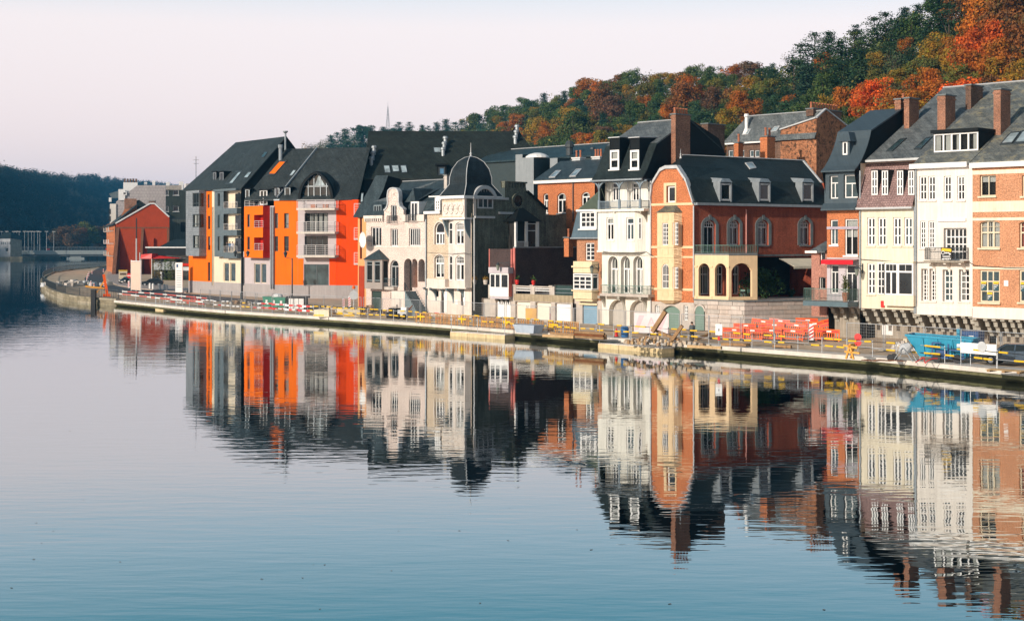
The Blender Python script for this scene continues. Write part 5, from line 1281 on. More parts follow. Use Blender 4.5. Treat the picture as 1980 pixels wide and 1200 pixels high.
def terrace_chair(P,rz,label):
 r_ = empty('terrace_chair',P,rz,label,'chair','terrace chairs')
 mb = MB(); mb.box(-0.22,0.22,-0.22,0.22,0.43,0.46); mb.build('seat',M_RGREEN,r_)
 mb = MB(); mb.box(-0.22,0.22,0.2,0.23,0.55,0.9); mb.build('backrest',M_RGREEN,r_)
 for sx in (-.2,.2):
  for sy in (-.2,.2):
   mb = MB(); mb.bar((sx,sy,0),(sx * .95,sy * .95,0.9 if sy > 0 else 0.45),0.035); mb.build('leg',M_RGREEN,r_)
 return r_
for i,(x,D,rz,lab) in enumerate([(1452,135.2,.5,'green terrace chair between the clipped hedge and the bush'),(1438,134.6,2.6,'green terrace chair left of the clipped hedge'),(1583,142,1.0,'green chair behind the hanging balcony railing'),(1591,142.5,4.0,'green chair at the right end of the hanging balcony')]):
 p = world(x,574,D); terrace_chair(Vector((p.x,p.y,zT)),rz,lab)
p = world(1434,574,134.4); t_ = empty('terrace_table',Vector((p.x,p.y,zT)),0,'small round dark table beside the clipped hedge','table')
mb = MB(); mb.lathe((0,0,0.70),[(0.45,0),(0.45,0.03)],14); mb.build('tabletop',M_IRON,t_); mb = MB(); mb.lathe((0,0,0),[(0.25,0),(0.04,0.05),(0.04,0.7)],8); mb.build('pedestal',M_IRON,t_)
# cream awning pulled out over the terrace
p = f13.P(1548,500,-0.05); aw = empty('terrace_awning',f13.to_world((p[0],-0.05,p[2])),f13.rz,'cream canvas awning pulled out over the dark terrace corner','awning')
mb = MB(); mb.loft([(-3,-2.0,-0.75),(2.6,-2.0,-0.75),(2.6,0,0.0),(-3,0,0.0)],[(-3,-2.0,-0.71),(2.6,-2.0,-0.71),(2.6,0,0.04),(-3,0,0.04)]); mb.build('canvas',M_CREAMW,aw)
mb = MB(); mb.box(-3,2.6,-2.06,-2.0,-0.95,-0.7); mb.build('valance',M_CREAMW,aw)
# ---------------- small brick annex left of the zinc house
fr = row_frame(1569,0.8); b = Bld('brick_annex','small pink brick annex squeezed beside the zinc roofed house','house',fr,'4')
uR = fr.U(1599); b.win(1470,345,1514,462,dep=0.2,cols=1,fw=0.08); b.win(1462,562,1516,656,dep=0.2,cols=1,fw=0.05)
z1 = b.P(1465,358)[2]; b.wall(0,uR,zT - 1.2,z1,brick('pink_brick',(0.50,0.20,0.14),(0.42,0.16,0.11),(0.40,0.27,0.22),0.22,0.075,0.01,0.25))
b.body(0.01,uR - 0.01,zT - 1.2,z1,5,M_REDBRICK,0.2)
zr = b.P(1490,275,1.5)[2]; rslab(b,[(-0.1,-0.3,z1 + 0.05),(uR,-0.3,z1 + 0.05),(uR,1.6,zr),(0.4,1.6,zr)],M_SLATE,0.14); rslab(b,[(0.4,1.6,zr),(uR,1.6,zr),(uR,4,zr + 0.6),(0.4,4,zr + 0.6)],M_SLATED,0.14,'upper_roof')
mb = MB(); mb.box(-0.35,uR * 0.55,-0.5,0,z1 - 0.12,z1 + 0.08); mb.build('cornice',M_WHITE,b.root)
# ---------------- B14 brick house behind
fr = row_frame(1405,26.0); b = Bld('rear_brick_house','rear brick house with slate roof and a row of chimney pots','house',fr,'3')
uC = fr.U(px('3',1611,0)[0]); uP = fr.U(px('3',1290,0)[0]); zE = b.P(1000,345)[2]; zA = b.P(1450,250)[2]
M_BLOTCH = brick('blotchy_brick',(0.55,0.20,0.08),(0.46,0.16,0.07),(0.40,0.25,0.16),0.24,0.085,0.012,0.35,0.2,0.5,(0.09,0.05,0.03))
for (x0,x1) in ((820,865),(915,965),(1010,1050),(1055,1100)): b.win(x0,415,x1,480,dep=0.15,cols=1,fw=0.12,mat=M_LEAD,gl=G_BLUE)
b.wall(0,uP,2,zE,M_BROWNBRICK); b.band(815,1230,345,358,M_WHITE,0.5,name='gutter')
zl = b.P(1290,238)[2]; zc = b.P(1611,132)[2]; ap = fr.Q(*px('3',1688,55),uC); br_ = fr.Q(*px('3',1892,215),uC)
facet(b,'party_wall',M_BLOTCH,[(uP,-0.05,2),(uC,-0.05,2),(uC,-0.05,zc),(uP,-0.05,zl)],[(uP,3,2),(uP,-0.05,2),(uP,-0.05,zl),(uP,3,zl)])
facet(b,'gable_wall',M_BLOTCH,[(uC,-0.05,2),(uC,br_[1],2),(uC,br_[1],br_[2]),(uC,ap[1],ap[2]),(uC,-0.05,zc)])
mb = MB(); mb.bar((uP,-0.1,zl + 0.06),(uC,-0.1,zc + 0.06),0.3,0.14); mb.bar((uC,-0.1,zc + 0.06),(uC,ap[1],ap[2] + 0.06),0.3,0.14); mb.bar((uC,ap[1],ap[2] + 0.06),(uC,br_[1],br_[2] + 0.06),0.3,0.14); mb.build('verge_coping',M_LEAD,b.root)
wR,zR = ap[1],fr.P(*px('3',1280,97),ap[1])[2]
uh = fr.U(px('3',990,0)[0],wR); ra,rb_ = (-0.4,zE + 0.1),(wR,zR)
rslab(b,[(-0.2,-0.4,zE + 0.1),(uC,-0.4,zE + 0.1),(uC,wR,zR),(uh,wR,zR)],M_SLATE,0.18); rslab(b,[(-0.2,-0.4,zE + 0.1),(uh,wR,zR),(-0.2,wR * 2,zE)],M_SLATE,0.18,'hip_roof')
rslab(b,[(uh,wR,zR),(uC,wR,zR),(uC,wR * 2,zE),(-0.2,wR * 2,zE)],M_SLATED,0.18,'rear_roof')
mb = MB(); mb.bar((uh,wR,zR + .05),(uC,wR,zR + .05),0.34,0.16,n=6); mb.build('ridge_tiles',M_LEAD,b.root)
for q in (((945,285),(1000,280),(1028,232),(980,236)),((1200,258),(1255,250),(1285,205),(1238,210))): skylight(b.root,[on_roof(fr,*px('3',*v),ra,rb_) for v in q],mat=M_LEAD)
p = on_roof(fr,*px('3',985,235),ra,rb_); mb = MB(); mb.lathe((p[0],p[1],p[2] - 0.5),[(0.5,0),(0.2,0.7),(0.2,1.9),(0.3,2.0),(0.25,2.3)],9); mb.build('vent_cowl',M_WHITE,b.root)
zz = fr.P(*px('3',1700,35),ap[1])[2]; uS = fr.U(px('3',1568,0)[0],ap[1] + 0.5)
chimney(b.root,uS,uS + 0.9,ap[1] - 0.6,fr.Q(*px('3',1832,60),uS + 0.9)[1],zR - 0.5,zz,M_BROWNBRICK,10,pot_h=0.7)
for (x,yb,yt,ww,hh) in ((890,475,345,0.55,1),(1122,475,290,0.9,2)):
 p = fr.P(*px('3',x - 15,yb),-7); chimney(b.root,p[0],p[0] + ww,-7,-7 + ww * 1.6,2,fr.P(*px('3',x,yt),-7)[2],M_ORBRICK,hh,pot_h=0.9)
# ================================================================== MIDDLE HOUSES
# ---------------- B12 white house with the iron loggia
fr = row_frame(1164); b = Bld('loggia_house','white house with iron loggia, arched balcony doors and black slate gable','house',fr,'15')
uR = fr.U(1257.5); M_IVORY = plain('ivory_render',(0.82,0.77,0.68),0.85,0.12,0.8,streak=0.16)
zB = b.P(540,1048)[2]; zM = b.P(540,632)[2]; zL = b.P(540,232)[2]; zE = fr.P(*px('5',1200,772))[2]
for (x0,x1) in ((384,474),(505,592),(626,714)): b.win(x0,676,x1,1040,dep=0.42,cols=2,rows=1,trans=0.66,tcols=1,rise=1.0,fw=0.13,mull=0.16,gl=G_BLUE,curtain=(M_CURTAIN,[(0.0,0.35),(0.6,1.0)],0.15),sur=0.14,surm=M_IVORY)
b.wall(0,uR,zB - 0.05,zM,M_IVORY,rev=0.42)
b.body(0.02,uR - 0.02,0.8,zE,13,M_IVORY,0.45)
# canted first-floor oriel across most of the front
uo0,uo1 = fr.U(px('15',325,0)[0],0),fr.U(px('15',745,0)[0],0); wo = -0.7; fo1 = fr.U(px('15',640,0)[0],wo)
b.ops = []
for (x0,x1) in ((364,432),(555,626)): b.win(x0,303,x1,522,wo,dep=0.12,cols=2,trans=0.72,tcols=1,fw=0.12,mull=0.14,sill=0.06,sillm=M_IVORY)
b.wall(uo0,fo1,zM,zL,M_IVORY,wo,0.15,'oriel_front')
facet(b,'oriel_side',M_IVORY,[(uo0,0,zM),(uo0,wo,zM),(uo0,wo,zL),(uo0,0,zL)],[(fo1,wo,zM),(uo1,0,zM),(uo1,0,zL),(fo1,wo,zL)])
ex = Vector((uo1 - fo1,-wo,0)); sf = Frame(fr.to_world((fo1,wo,0)),fr.e * ex.x + fr.n * ex.y); sd = empty('oriel_return',(fo1,wo,0),sf.rz - fr.rz); sd.parent = b.root
q0,q1 = sf.P(*px('15',668,515),0),sf.P(*px('15',706,298),0); window_obj(sd,q0[0],q1[0],q0[2],q1[2],-0.05,cols=1,trans=0.72,fw=0.12,npx=20)
facet(b,'upper_wall',M_IVORY,[(uo1,0,zM),(uR,0,zM),(uR,0,zL),(uo1,0,zL)])
mb = MB(); pts = [(uo0 - .05,0,zM - 0.06),(uo0 - .05,wo - 0.1,zM - 0.06),(fo1 + .05,wo - 0.1,zM - 0.06),(uo1 + .08,0,zM - 0.06)]; mb.loft(pts,[(p[0],p[1],zM + 0.12) for p in pts]); mb.build('oriel_moulding',M_IVORY,b.root)
# loggia storey: set-back wall with arches, slim iron posts, balustrade
b.c = '5'; b.ops = []
for (x0,x1) in ((1165,1232),(1368,1438)): b.win(x0,800,x1,985,0.7,dep=0.1,cols=2,trans=0.72,fw=0.12,mull=0.14,tcols=1)
b.wall(0,uR,zL,zE + 0.1,M_IVORY,0.7,0.15,'loggia_wall')
mb = MB(); mb.box(-0.25,uR,-1.0,0.72,zL - 0.14,zL + 0.1); mb.build('loggia_floor',M_IVORY,b.root)
mb = MB(); mb.box(-0.3,uR,-1.02,0.7,zE - 0.16,zE); mb.build('loggia_ceiling',M_ZINCD,b.root)
M_BALU = plain('blue_grey_iron',(0.20,0.25,0.29),0.5,0.2)
pu = [fr.U(px('5',x,0)[0],-0.9) for x in (1035,1240,1450)]
for u in pu:
 mb = MB(); mb.lathe((u,-0.9,zL + 0.1),[(0.14,0),(0.14,0.9),(0.07,0.98),(0.06,2.2),(0.10,2.25),(0.06,2.3),(0.06,zE - zL - 0.2)],8); mb.build('loggia_post',M_BALU,b.root)
 for s in (-1,1):
  mb = MB()
  for k in range(6):
   a,c = math.pi / 2 * k / 6,math.pi / 2 * (k + 1) / 6
   mb.bar((u + s * 0.85 * (1 - math.cos(a)),-0.9,zE - 1.05 + 0.85 * math.sin(a)),(u + s * 0.85 * (1 - math.cos(c)),-0.9,zE - 1.05 + 0.85 * math.sin(c)),0.13)
  mb.bar((u,-0.9,zE - 0.6),(u + s * 0.3,-0.9,zE - 0.3),0.04); mb.build('post_bracket',M_BALU,b.root)
for u in (fr.U(px('5',1085,0)[0],0),fr.U(px('5',1290,0)[0],0),fr.U(px('5',1500,0)[0],0)):
 mb = MB(); mb.bar((u,0.5,zL),(u,0.5,zE - 0.1),0.09,n=6); mb.build('loggia_post',M_LEAD,b.root)
zr = b.P(1240,985,-0.9)[2]
railing(b.root,[(pu[0],0.5,0),(pu[0],-0.9,0),(pu[2],-0.9,0),(pu[2],0.6,0)],zL + 0.1,zr - zL - 0.1,0.13,0.024,M_BALU)
mb = MB(); bracket(mb,fr.U(px('15',490,0)[0],0),0,zL - 0.14,0.9,0.8,0.18); mb.build('floor_bracket',M_IVORY,b.root)
mb = MB(); bracket(mb,pu[2] + 0.1,0.1,zL - 0.14,1.1,1.6,0.14); mb.build('floor_bracket',M_STOREY,b.root)
# mansard: flared lower slope, break, upper slope
pb_ = fr.Q(*px('3',186,350),uR); pr = fr.Q(*px('3',480,132),uR); we = -1.25; zEv = zE - 0.05; wb,zb_ = pb_[1],pb_[2]; wr,zr_ = pr[1],fr.P(*px('3',180,163),pr[1])[2]
ul = -0.35; wm = we + (wb - we) * 0.35; zm = zEv + (zb_ - zEv) * 0.26
for a,c in (((we,zEv),(wm,zm)),((wm,zm),(wb,zb_))): rslab(b,[(ul,a[0],a[1]),(uR,a[0],a[1]),(uR,c[0],c[1]),(ul,c[0],c[1])],M_SLATED,0.16,'mansard')
urd = fr.U(px('5',1430,0)[0],wr)
rslab(b,[(ul,wb,zb_),(uR,wb,zb_),(uR,wr,zr_),(urd,wr,zr_)],M_SLATE,0.16); rslab(b,[(ul,wb,zb_),(urd,wr,zr_),(ul,wr * 2 - wb,zb_)],M_SLATED,0.16,'hip_roof')
rslab(b,[(urd,wr,zr_),(uR,wr,zr_),(uR,wr * 2 - wb,zb_),(ul,wr * 2 - wb,zb_)],M_SLATED,0.16,'rear_roof')
far = fr.Q(*px('3',800,460),uR)
facet(b,'slate_gable',M_BLACKCL,[(uR - 0.03,-0.1,zEv - 0.3),(uR - 0.03,far[1],zEv - 4),(uR - 0.03,far[1],far[2]),(uR - 0.03,fr.Q(*px('3',740,312),uR)[1],fr.Q(*px('3',740,312),uR)[2]),(uR - 0.03,wr,zr_),(uR - 0.03,wb,zb_ - 0.1),(uR - 0.03,wm,zm - 0.1),(uR - 0.03,we,zEv - 0.1)],
  [(ul + .1,0,zL),(ul + .1,0,zEv),(ul + .1,wm,zm - .1),(ul + .1,wb,zb_ - .1),(ul + .1,wr * 2 - wb,zb_ - .1),(ul + .1,wr * 2 - wb,zL)])
mb = MB(); mb.bar((urd,wr,zr_ + .05),(uR,wr,zr_ + .05),0.3,0.14,n=6); mb.build('ridge_tiles',M_LEAD,b.root)
mb = MB(); mb.box(ul - 0.05,uR + 0.05,we - 0.14,we + 0.02,zEv - 0.12,zEv + 0.04); mb.build('gutter',M_ZINC,b.root)
b.c = '5'
for (x0,x1) in ((1145,1237),(1348,1438)):
 q = on_roof(fr,*px('5',(x0 + x1) / 2,665),(wm,zm),(wb,zb_)); w0 = q[1] - 0.12
 u0,u1,za,zb2 = b.rect(x0,470,x1,665,w0)
 window_obj(b.root,u0,u1,za,zb2,w0,cols=1,trans=0.5,fw=0.2,npx=20,curtain=(M_CURTAIN,[(0,1)],0.45))
 zt2 = b.P((x0 + x1) / 2 + 100,345,w0 + 0.4)[2]
 mb = MB(); mb.box(u0 - 0.06,u0 + 0.02,w0 + 0.02,w0 + 3.0,za,zt2); mb.box(u1 - 0.02,u1 + 0.06,w0 + 0.02,w0 + 3.4,za,zt2); mb.box(u0 - 0.05,u1 + 0.05,w0 + 0.06,w0 + 3.2,zb2,zt2); mb.build('dormer',M_BLACKCL,b.root)
 mb = MB(); mb.loft([(u0 - 0.15,w0 - 0.12,zt2),(u1 + 0.15,w0 - 0.12,zt2),(u1 + 0.15,w0 + 4.2,zt2 + 0.2),(u0 - 0.15,w0 + 4.2,zt2 + 0.2)],[(u0 - 0.15,w0 - 0.12,zt2 + 0.09),(u1 + 0.15,w0 - 0.12,zt2 + 0.09),(u1 + 0.15,w0 + 4.2,zt2 + 0.3),(u0 - 0.15,w0 + 4.2,zt2 + 0.3)]); mb.build('dormer_roof',M_LEAD,b.root)
 mb = MB(); mb.box(u0 - 0.12,u1 + 0.12,w0 - 0.14,w0 + 0.1,za - 0.12,za - 0.003); mb.build('sill',M_WHITE,b.root)
y0c = fr.Q(*px('3',352,300),uR + 0.55)[1]; y1c = fr.Q(*px('3',482,300),uR + 0.55)[1]
chimney(b.root,uR - 0.02,uR + 0.55,y0c,y1c,zE - 4,fr.Q(*px('3',352,88),uR + 0.55)[2],M_CHIMBR,5,pot_h=0.6)
p = fr.Q(*px('3',670,250),uR - 0.6); chimney(b.root,uR - 0.9,uR - 0.1,p[1] - 1.2,p[1] + 1.6,p[2] - 3,fr.Q(*px('3',670,182),uR - 0.6)[2],M_BROWNBRICK,0)
# balcony and arched garage storey
b.c = '15'; zs = b.P(540,1040,-0.8)[2]; zrr = b.P(540,960,-0.9)[2]; ub0,ub1 = fr.U(px('15',312,0)[0],-0.9),fr.U(px('15',765,0)[0],-0.9)
mb = MB(); mb.box(ub0 - 0.1,ub1 + 0.1,-1.0,0.02,zs - 0.26,zs); mb.build('balcony_slab',M_STONE,b.root)
railing(b.root,[(ub0,0,0),(ub0,-0.92,0),(ub1,-0.92,0),(ub1,0,0)],zs,zrr - zs,0.16,0.022,M_RGREEN)
for x in (345,535,745):
 mb = MB(); bracket(mb,fr.U(px('15',x,0)[0],0),0.02,zs - 0.27,0.95,1.35,0.3); mb.build('balcony_bracket',M_CORBEL,b.root)
b.ops = []; b.c = '6'
gs = [b.op(1142,735,1300,985,rise=0.9,rev=0.7),b.op(1328,740,1480,990,rise=0.9,rev=0.7)]
b.wall(0,uR,0.8,zB - 0.02,M_IVORY,rev=0.7,name='garage_storey')
M_GDOOR = plain('grey_garage_paint',(0.50,0.46,0.41),0.6,0.12,streak=0.1)
for g in gs:
 mb = MB(); mb.box(g[0],g[1],0.62,0.68,g[2],g[3]); o = mb.build('garage_door',M_GDOOR,b.root); L = g[1] - g[0]
 for f0,f1 in ((0.12,0.46),(0.54,0.88)):
  mb = MB(); zz = g[2] + (g[3] - g[2]) * 0.62; a,c,h2 = g[0] + L * f0,g[0] + L * f1,0.62
  for bx in ((a,c,zz,zz + .06),(a,c,zz + h2 - .06,zz + h2),(a,a + .06,zz + .06,zz + h2 - .06),(c - .06,c,zz + .06,zz + h2 - .06)): mb.box(bx[0],bx[1],0.585,0.618,bx[2],bx[3])
  mb.build('door_panel',M_GDOOR,o)
wall_lamp(fr.to_world((-0.25,-0.25,fr.P(*px('6',1050,425))[2])),fr.rz,'black wall lantern between the small cream oriel and the white loggia house',1.0)
# ---------------- B11 small blue-roofed house with cream box oriel
fr = row_frame(1115.5,0.25); b = Bld('small_house','small brick house with blue mansard, white dormer and cream box oriel','house',fr,'15')
uR = fr.U(1164.5); zC = b.P(195,498)[2]
b.win(160,547,246,718,dep=0.12,cols=2,rows=4,fw=0.1,bars=0.07,mull=0.12)
b.wall(0,uR,3.2,zC,brick('soft_brick',(0.50,0.21,0.10),(0.42,0.17,0.08),(0.40,0.27,0.2),0.22,0.075,0.01,0.25)); b.body(0.01,uR - 0.01,0.8,zC,7,M_BROWNBRICK,0.15)
u_l,u_r = fr.U(px('15',22,0)[0],-0.35),uR + 0.02; wT = 1.0; zT2 = b.P(190,226,wT)[2]; ut0,ut1 = fr.U(px('15',84,0)[0],wT),uR
rslab(b,[(u_l,-0.35,zC + 0.02),(u_r,-0.35,zC + 0.02),(ut1,wT,zT2),(ut0,wT,zT2)],plain('blue_slate_sheet',(0.10,0.145,0.175),0.5,0.2,streak=0.15),0.16,'mansard')
rslab(b,[(u_l,-0.35,zC + 0.02),(ut0,wT,zT2),(ut0,6,zT2),(u_l,6,zC)],M_SLATED,0.16,'side_mansard')
pk = fr.Q(*px('15',318,20),uR); rslab(b,[(ut0,wT,zT2),(uR,wT,zT2),(uR,pk[1],pk[2])],plain('green_slate_sheet',(0.09,0.115,0.085),0.6,0.25),0.14,'upper_roof')
mb = MB(); mb.box(u_l - 0.04,u_r,-0.5,-0.3,zC - 0.1,zC + 0.03); mb.build('gutter',M_ZINC,b.root)
wd = -0.05; u0,u1,za,zb = b.rect(108,244,268,412,wd)
window_obj(b.root,u0 + 0.12,u1 - 0.12,za + 0.1,zb,wd - 0.04,cols=3,rows=3,fw=0.16,bars=0.1,mull=0.12,npx=20)
mb = MB(); mb.box(u0,u1,wd,wd + 1.6,za,zb); mb.build('dormer',M_WHITE,b.root)
mb = MB(); mb.box(u0 - 0.35,u1 + 0.05,wd - 0.25,wd + 1.7,zb + 0.004,zb + 0.2); mb.build('dormer_cornice',M_WHITE,b.root); mb = MB(); mb.box(u0 - 0.2,u1 + 0.05,wd - 0.12,wd,za - 0.12,za - 0.003); mb.build('sill',M_WHITE,b.root)
wq = -0.85; u0,u1 = fr.U(px('15',42,0)[0],wq),fr.U(px('15',222,0)[0],wq); ue = fr.U(px('15',288,0)[0],0)
z = [b.P(130,y,wq)[2] for y in (1112,1015,1010,843,838,726)]
M_CREAMO = plain('yellow_cream_paint',(0.76,0.62,0.40),0.6,0.12,streak=0.12)
def canted(zlo,zhi,grow=0.0,name='oriel_band',mat=M_CREAMO):
 mb = MB(); p_ = [(u0 - grow,0.0,zlo),(u0 - grow,wq - grow,zlo),(u1 + grow * .5,wq - grow,zlo),(ue + grow,0.0,zlo)]; mb.loft(p_,[(p[0],p[1],zhi) for p in p_]); return mb.build(name,mat,b.root)
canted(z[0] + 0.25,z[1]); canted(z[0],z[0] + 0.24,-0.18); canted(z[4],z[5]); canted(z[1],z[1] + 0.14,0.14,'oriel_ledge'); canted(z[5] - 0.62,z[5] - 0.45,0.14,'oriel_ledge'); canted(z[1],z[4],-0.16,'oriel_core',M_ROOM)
window_obj(b.root,u0,u1,z[2] + 0.12,z[3],wq,cols=3,rows=3,trans=0.82,tcols=1,fw=0.13,bars=0.1,mull=0.13,npx=20)
ex = Vector((ue - u1,-wq,0)); sf = Frame(fr.to_world((u1,wq,0)),fr.e * ex.x + fr.n * ex.y); sd = empty('oriel_return',(u1,wq,0),sf.rz - fr.rz); sd.parent = b.root
window_obj(sd,0.02,ex.length,z[2] + 0.12,z[3],0.0,cols=1,rows=1,trans=0.8,fw=0.13,npx=20,gl=G_BLUE)
b.c = '6'; b.ops = []
g = b.op(905,785,1036,950,rev=0.25); b.wall(fr.U(px('6',800,0)[0]),uR,0.8,3.3,M_STONE,rev=0.3,name='base_wall')
M_BLUED = plain('pale_blue_door',(0.20,0.33,0.44),0.55,0.12); mb = MB(); mb.box(g[0],g[1],0.2,0.25,g[2],g[3]); mb.build('blue_door',M_BLUED,b.root)
b.band(880,1040,765,782,M_CREAMO,0.12,name='door_lintel'); facet(b,'dark_gate',M_BLACK,[(fr.U(px('6',812,0)[0]),-0.01,0.8),(fr.U(px('6',850,0)[0]),-0.01,0.8),(fr.U(px('6',850,0)[0]),-0.01,b.P(830,770)[2]),(fr.U(px('6',812,0)[0]),-0.01,b.P(830,770)[2])])
# ---------------- B10 garages with terrace, dark brick wall and glazed box oriel
fr = row_frame(944); b = Bld('garage_terrace','low row of white garage doors under a walled terrace','garage',fr,'6')
M_DKBR = brick('black_brick',(0.075,0.048,0.044),(0.055,0.036,0.034),(0.10,0.07,0.065),0.22,0.075,0.01,0.3)
uR = fr.U(px('6',818,0)[0]); uW = fr.U(px('6',290,0)[0])
zt = b.P(560,615)[2]; zf1,zf0 = b.P(560,690)[2],b.P(560,750)[2]
M_WDOOR = plain('cream_garage_door',(0.76,0.68,0.57),0.55,0.08); M_WDOOR2 = plain('white_garage_door',(0.80,0.79,0.78),0.55,0.08)
drs = [(-130,720,80,890,M_GDOOR),(130,742,264,892,M_WDOOR2),(306,750,440,905,M_WDOOR),(486,757,624,917,M_WDOOR),(660,765,800,925,M_WDOOR2)]
for (x0,y0,x1,y1,m) in drs:
 g = b.op(max(x0,66 - 60),y0,x1,y1,rev=0.35); L = (g[3] - 0.85) / 5
 mb = MB(); mb.box(g[0],g[1],0.31,0.35,0.8,g[3]); o = mb.build('garage_door',m,b.root)
 for k in range(1,5): mb = MB(); mb.box(g[0],g[1],0.295,0.309,0.8 + L * k,0.8 + L * k + 0.03); mb.build('door_rib',m,o)
for (x0,x1,y1,y2) in ((310,440,622,690),(478,610,627,690),(655,818,605,712)):
 u0,u1,za,zb = b.rect(x0,y1,x1,y2); b.ops.append((u0,u1,za,zb + 0.02,0,0.3,0.0))
 if x0 < 600:
  for k in (0.55,0.85): mb = MB(); mb.bar((u0,0.15,za + (zb - za) * k),(u1,0.15,za + (zb - za) * k),0.14,0.10); mb.build('parapet_rail',M_WHITE,b.root)
 else:
  for k in (0.35,0.68): mb = MB(); mb.bar((u0,0.15,za + (zb - za) * k),(u1,0.15,za + (zb - za) * k),0.05); mb.build('parapet_rail',M_ZINC,b.root)
  mb = MB(); mb.box(u0,u1,0.2,0.23,za,zb); mb.build('parapet_screen',plain('green_glass_screen',(0.03,0.06,0.055),0.3,0.3),b.root)
b.wall(0,uR,0.8,zt,M_STONE,rev=0.35)
mb = MB(); mb.box(uW,uR,0.32,10.5,zf1 - 0.3,zf1 - 0.02); mb.build('terrace_floor',M_STONE,b.root)
b.band(295,820,690,752,plain('tan_fascia',(0.45,0.36,0.24),0.85,0.3,streak=0.3),0.03,name='fascia')
for x in (300,455,625):
 u = fr.U(px('6',x,0)[0]); mb = MB(); mb.box(u - 0.25,u + 0.25,-0.1,0.4,zt,zt + 0.1); mb.build('pier_cap',M_STONE,b.root)
# tall dark side wall with its sunlit edge put in as pink, running back from the street
zw = fr.Q(*px('6',560,272),uW)[2]; wEnd = fr.Q(*px('6',858,400),uW)[1]
mb = MB(); mb.box(uW - 0.3,uW,0.35,wEnd,zf1,zw); mb.build('dark_wall',M_DKBR,b.root)
mb = MB(); mb.box(uW - 0.34,uW + 0.08,0.3,wEnd,zw,zw + 0.12); mb.build('wall_coping',M_ZINC,b.root)
M_PINK = plain('pink_brick_lit_edge',(0.55,0.17,0.14),0.8,0.2)  # pink oriel cheek; on wall and panel edges it colours in sunlight
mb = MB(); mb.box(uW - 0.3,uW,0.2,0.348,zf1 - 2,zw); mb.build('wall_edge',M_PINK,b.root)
# box oriel
wq = -0.7; u0,u1 = fr.U(px('6',78,0)[0],wq),fr.U(px('6',246,0)[0],wq); ue = fr.U(px('6',276,0)[0],0)
z = [b.P(160,y,wq)[2] for y in (728,704,634,500,446)]
def cant(zlo,zhi,g=0.0,name='oriel_band',mat=M_LILAC,m2=None):
 mb = MB(); p_ = [(u0 - g,0.1,zlo),(u0 - g,wq - g,zlo),(u1 + g * .5,wq - g,zlo),(ue + g,0.1,zlo)]; mb.loft(p_,[(p[0],p[1],zhi) for p in p_]); return mb.build(name,mat,b.root)
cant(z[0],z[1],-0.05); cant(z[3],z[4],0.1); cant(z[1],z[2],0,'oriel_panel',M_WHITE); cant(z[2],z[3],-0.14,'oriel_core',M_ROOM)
um = u0 + (u1 - u0) * 0.58
window_obj(b.root,u0,um,z[2],z[3],wq,cols=2,fw=0.14,mull=0.16,npx=19); window_obj(b.root,um,u1,z[2],z[3],wq,cols=1,fw=0.14,npx=19)
facet(b,'oriel_cheek',M_PINK,[(u1 + 0.01,wq,z[1]),(ue + 0.02,0.1,z[1]),(ue + 0.02,0.1,z[3]),(u1 + 0.01,wq,z[3])])
q = b.rect(80,282,268,442,0.1); mb = MB(); mb.box(q[0],q[1],0.1,0.4,z[4],q[3]); mb.build('screen_panel',M_DKBR,b.root)
mb = MB(); mb.box(q[0] - 0.12,q[0],0.05,0.4,z[4],q[3]); mb.build('panel_edge',M_PINK,b.root); mb = MB(); mb.box(q[1],q[1] + 0.16,0.05,0.4,z[4],q[3]); mb.build('panel_edge',M_PINK,b.root)
for x in (165,203,240): mb = MB(); bracket(mb,fr.U(px('6',x,0)[0],-0.1),0.0,z[0],0.65,0.55,0.16); mb.build('oriel_bracket',M_IRON,b.root)
p = fr.P(*px('6',762,270),6); chimney(b.root,p[0] - 0.35,p[0] + 0.35,6,6.7,p[2] - 1,b.P(762,175,6)[2],M_ORBRICK,1,pot_h=0.9)
wall_lamp(fr.to_world((fr.U(px('6',280,0)[0]),-0.5,fr.P(*px('6',280,405),-0.5)[2])),fr.rz - 0.9,'black wall lantern at the corner of the glazed pink box oriel',1.2)
def pot(P,label,mat,h=0.6,fol=(0.05,0.09,0.02)):
 r_ = empty('flower_pot',P,0,label,'flower pot','flower pots on ledges'); mb = MB(); mb.lathe((0,0,0),[(h * .3,0),(h * .45,h * .7),(h * .42,h)],9); mb.build('pot',mat,r_)
 r = np.random.default_rng(int(P.x * 97) % 1000); C = r.normal(size=(60,3)) * h * .25 + np.array([0,0,h * 1.3]); N = r.normal(size=(60,3)); N /= np.linalg.norm(N,axis=1)[:,None]
 o = bpy.data.objects.new('plant',quads_mesh('plant',C,N,r.uniform(.05,.11,60) * h / .6,M_LEAF,r)); COL.objects.link(o); o.parent = r_; o.color = (*fol,1)
for x,l in ((322,'red pot on the pier right of the pink oriel'),(468,'red pot on the middle pier of the garage parapet')): pot(fr.to_world((fr.U(px('6',x,0)[0],0.1),0.1,zt + 0.1)),l,M_RED,0.5)
# low yard wall with garage left of the oriel is the first door above; planters on it
for x,l in ((848,'left ochre planter on the low wall by the green side wall'),(868,'middle ochre planter on the low wall by the green side wall'),(940,'right ochre planter beside the pink oriel')):
 p = fr.P(x if x > 900 else x + 70,555,0.2); pot(fr.to_world((p[0],0.2,zt)),l,M_STONE,0.5,(0.30,0.17,0.03))
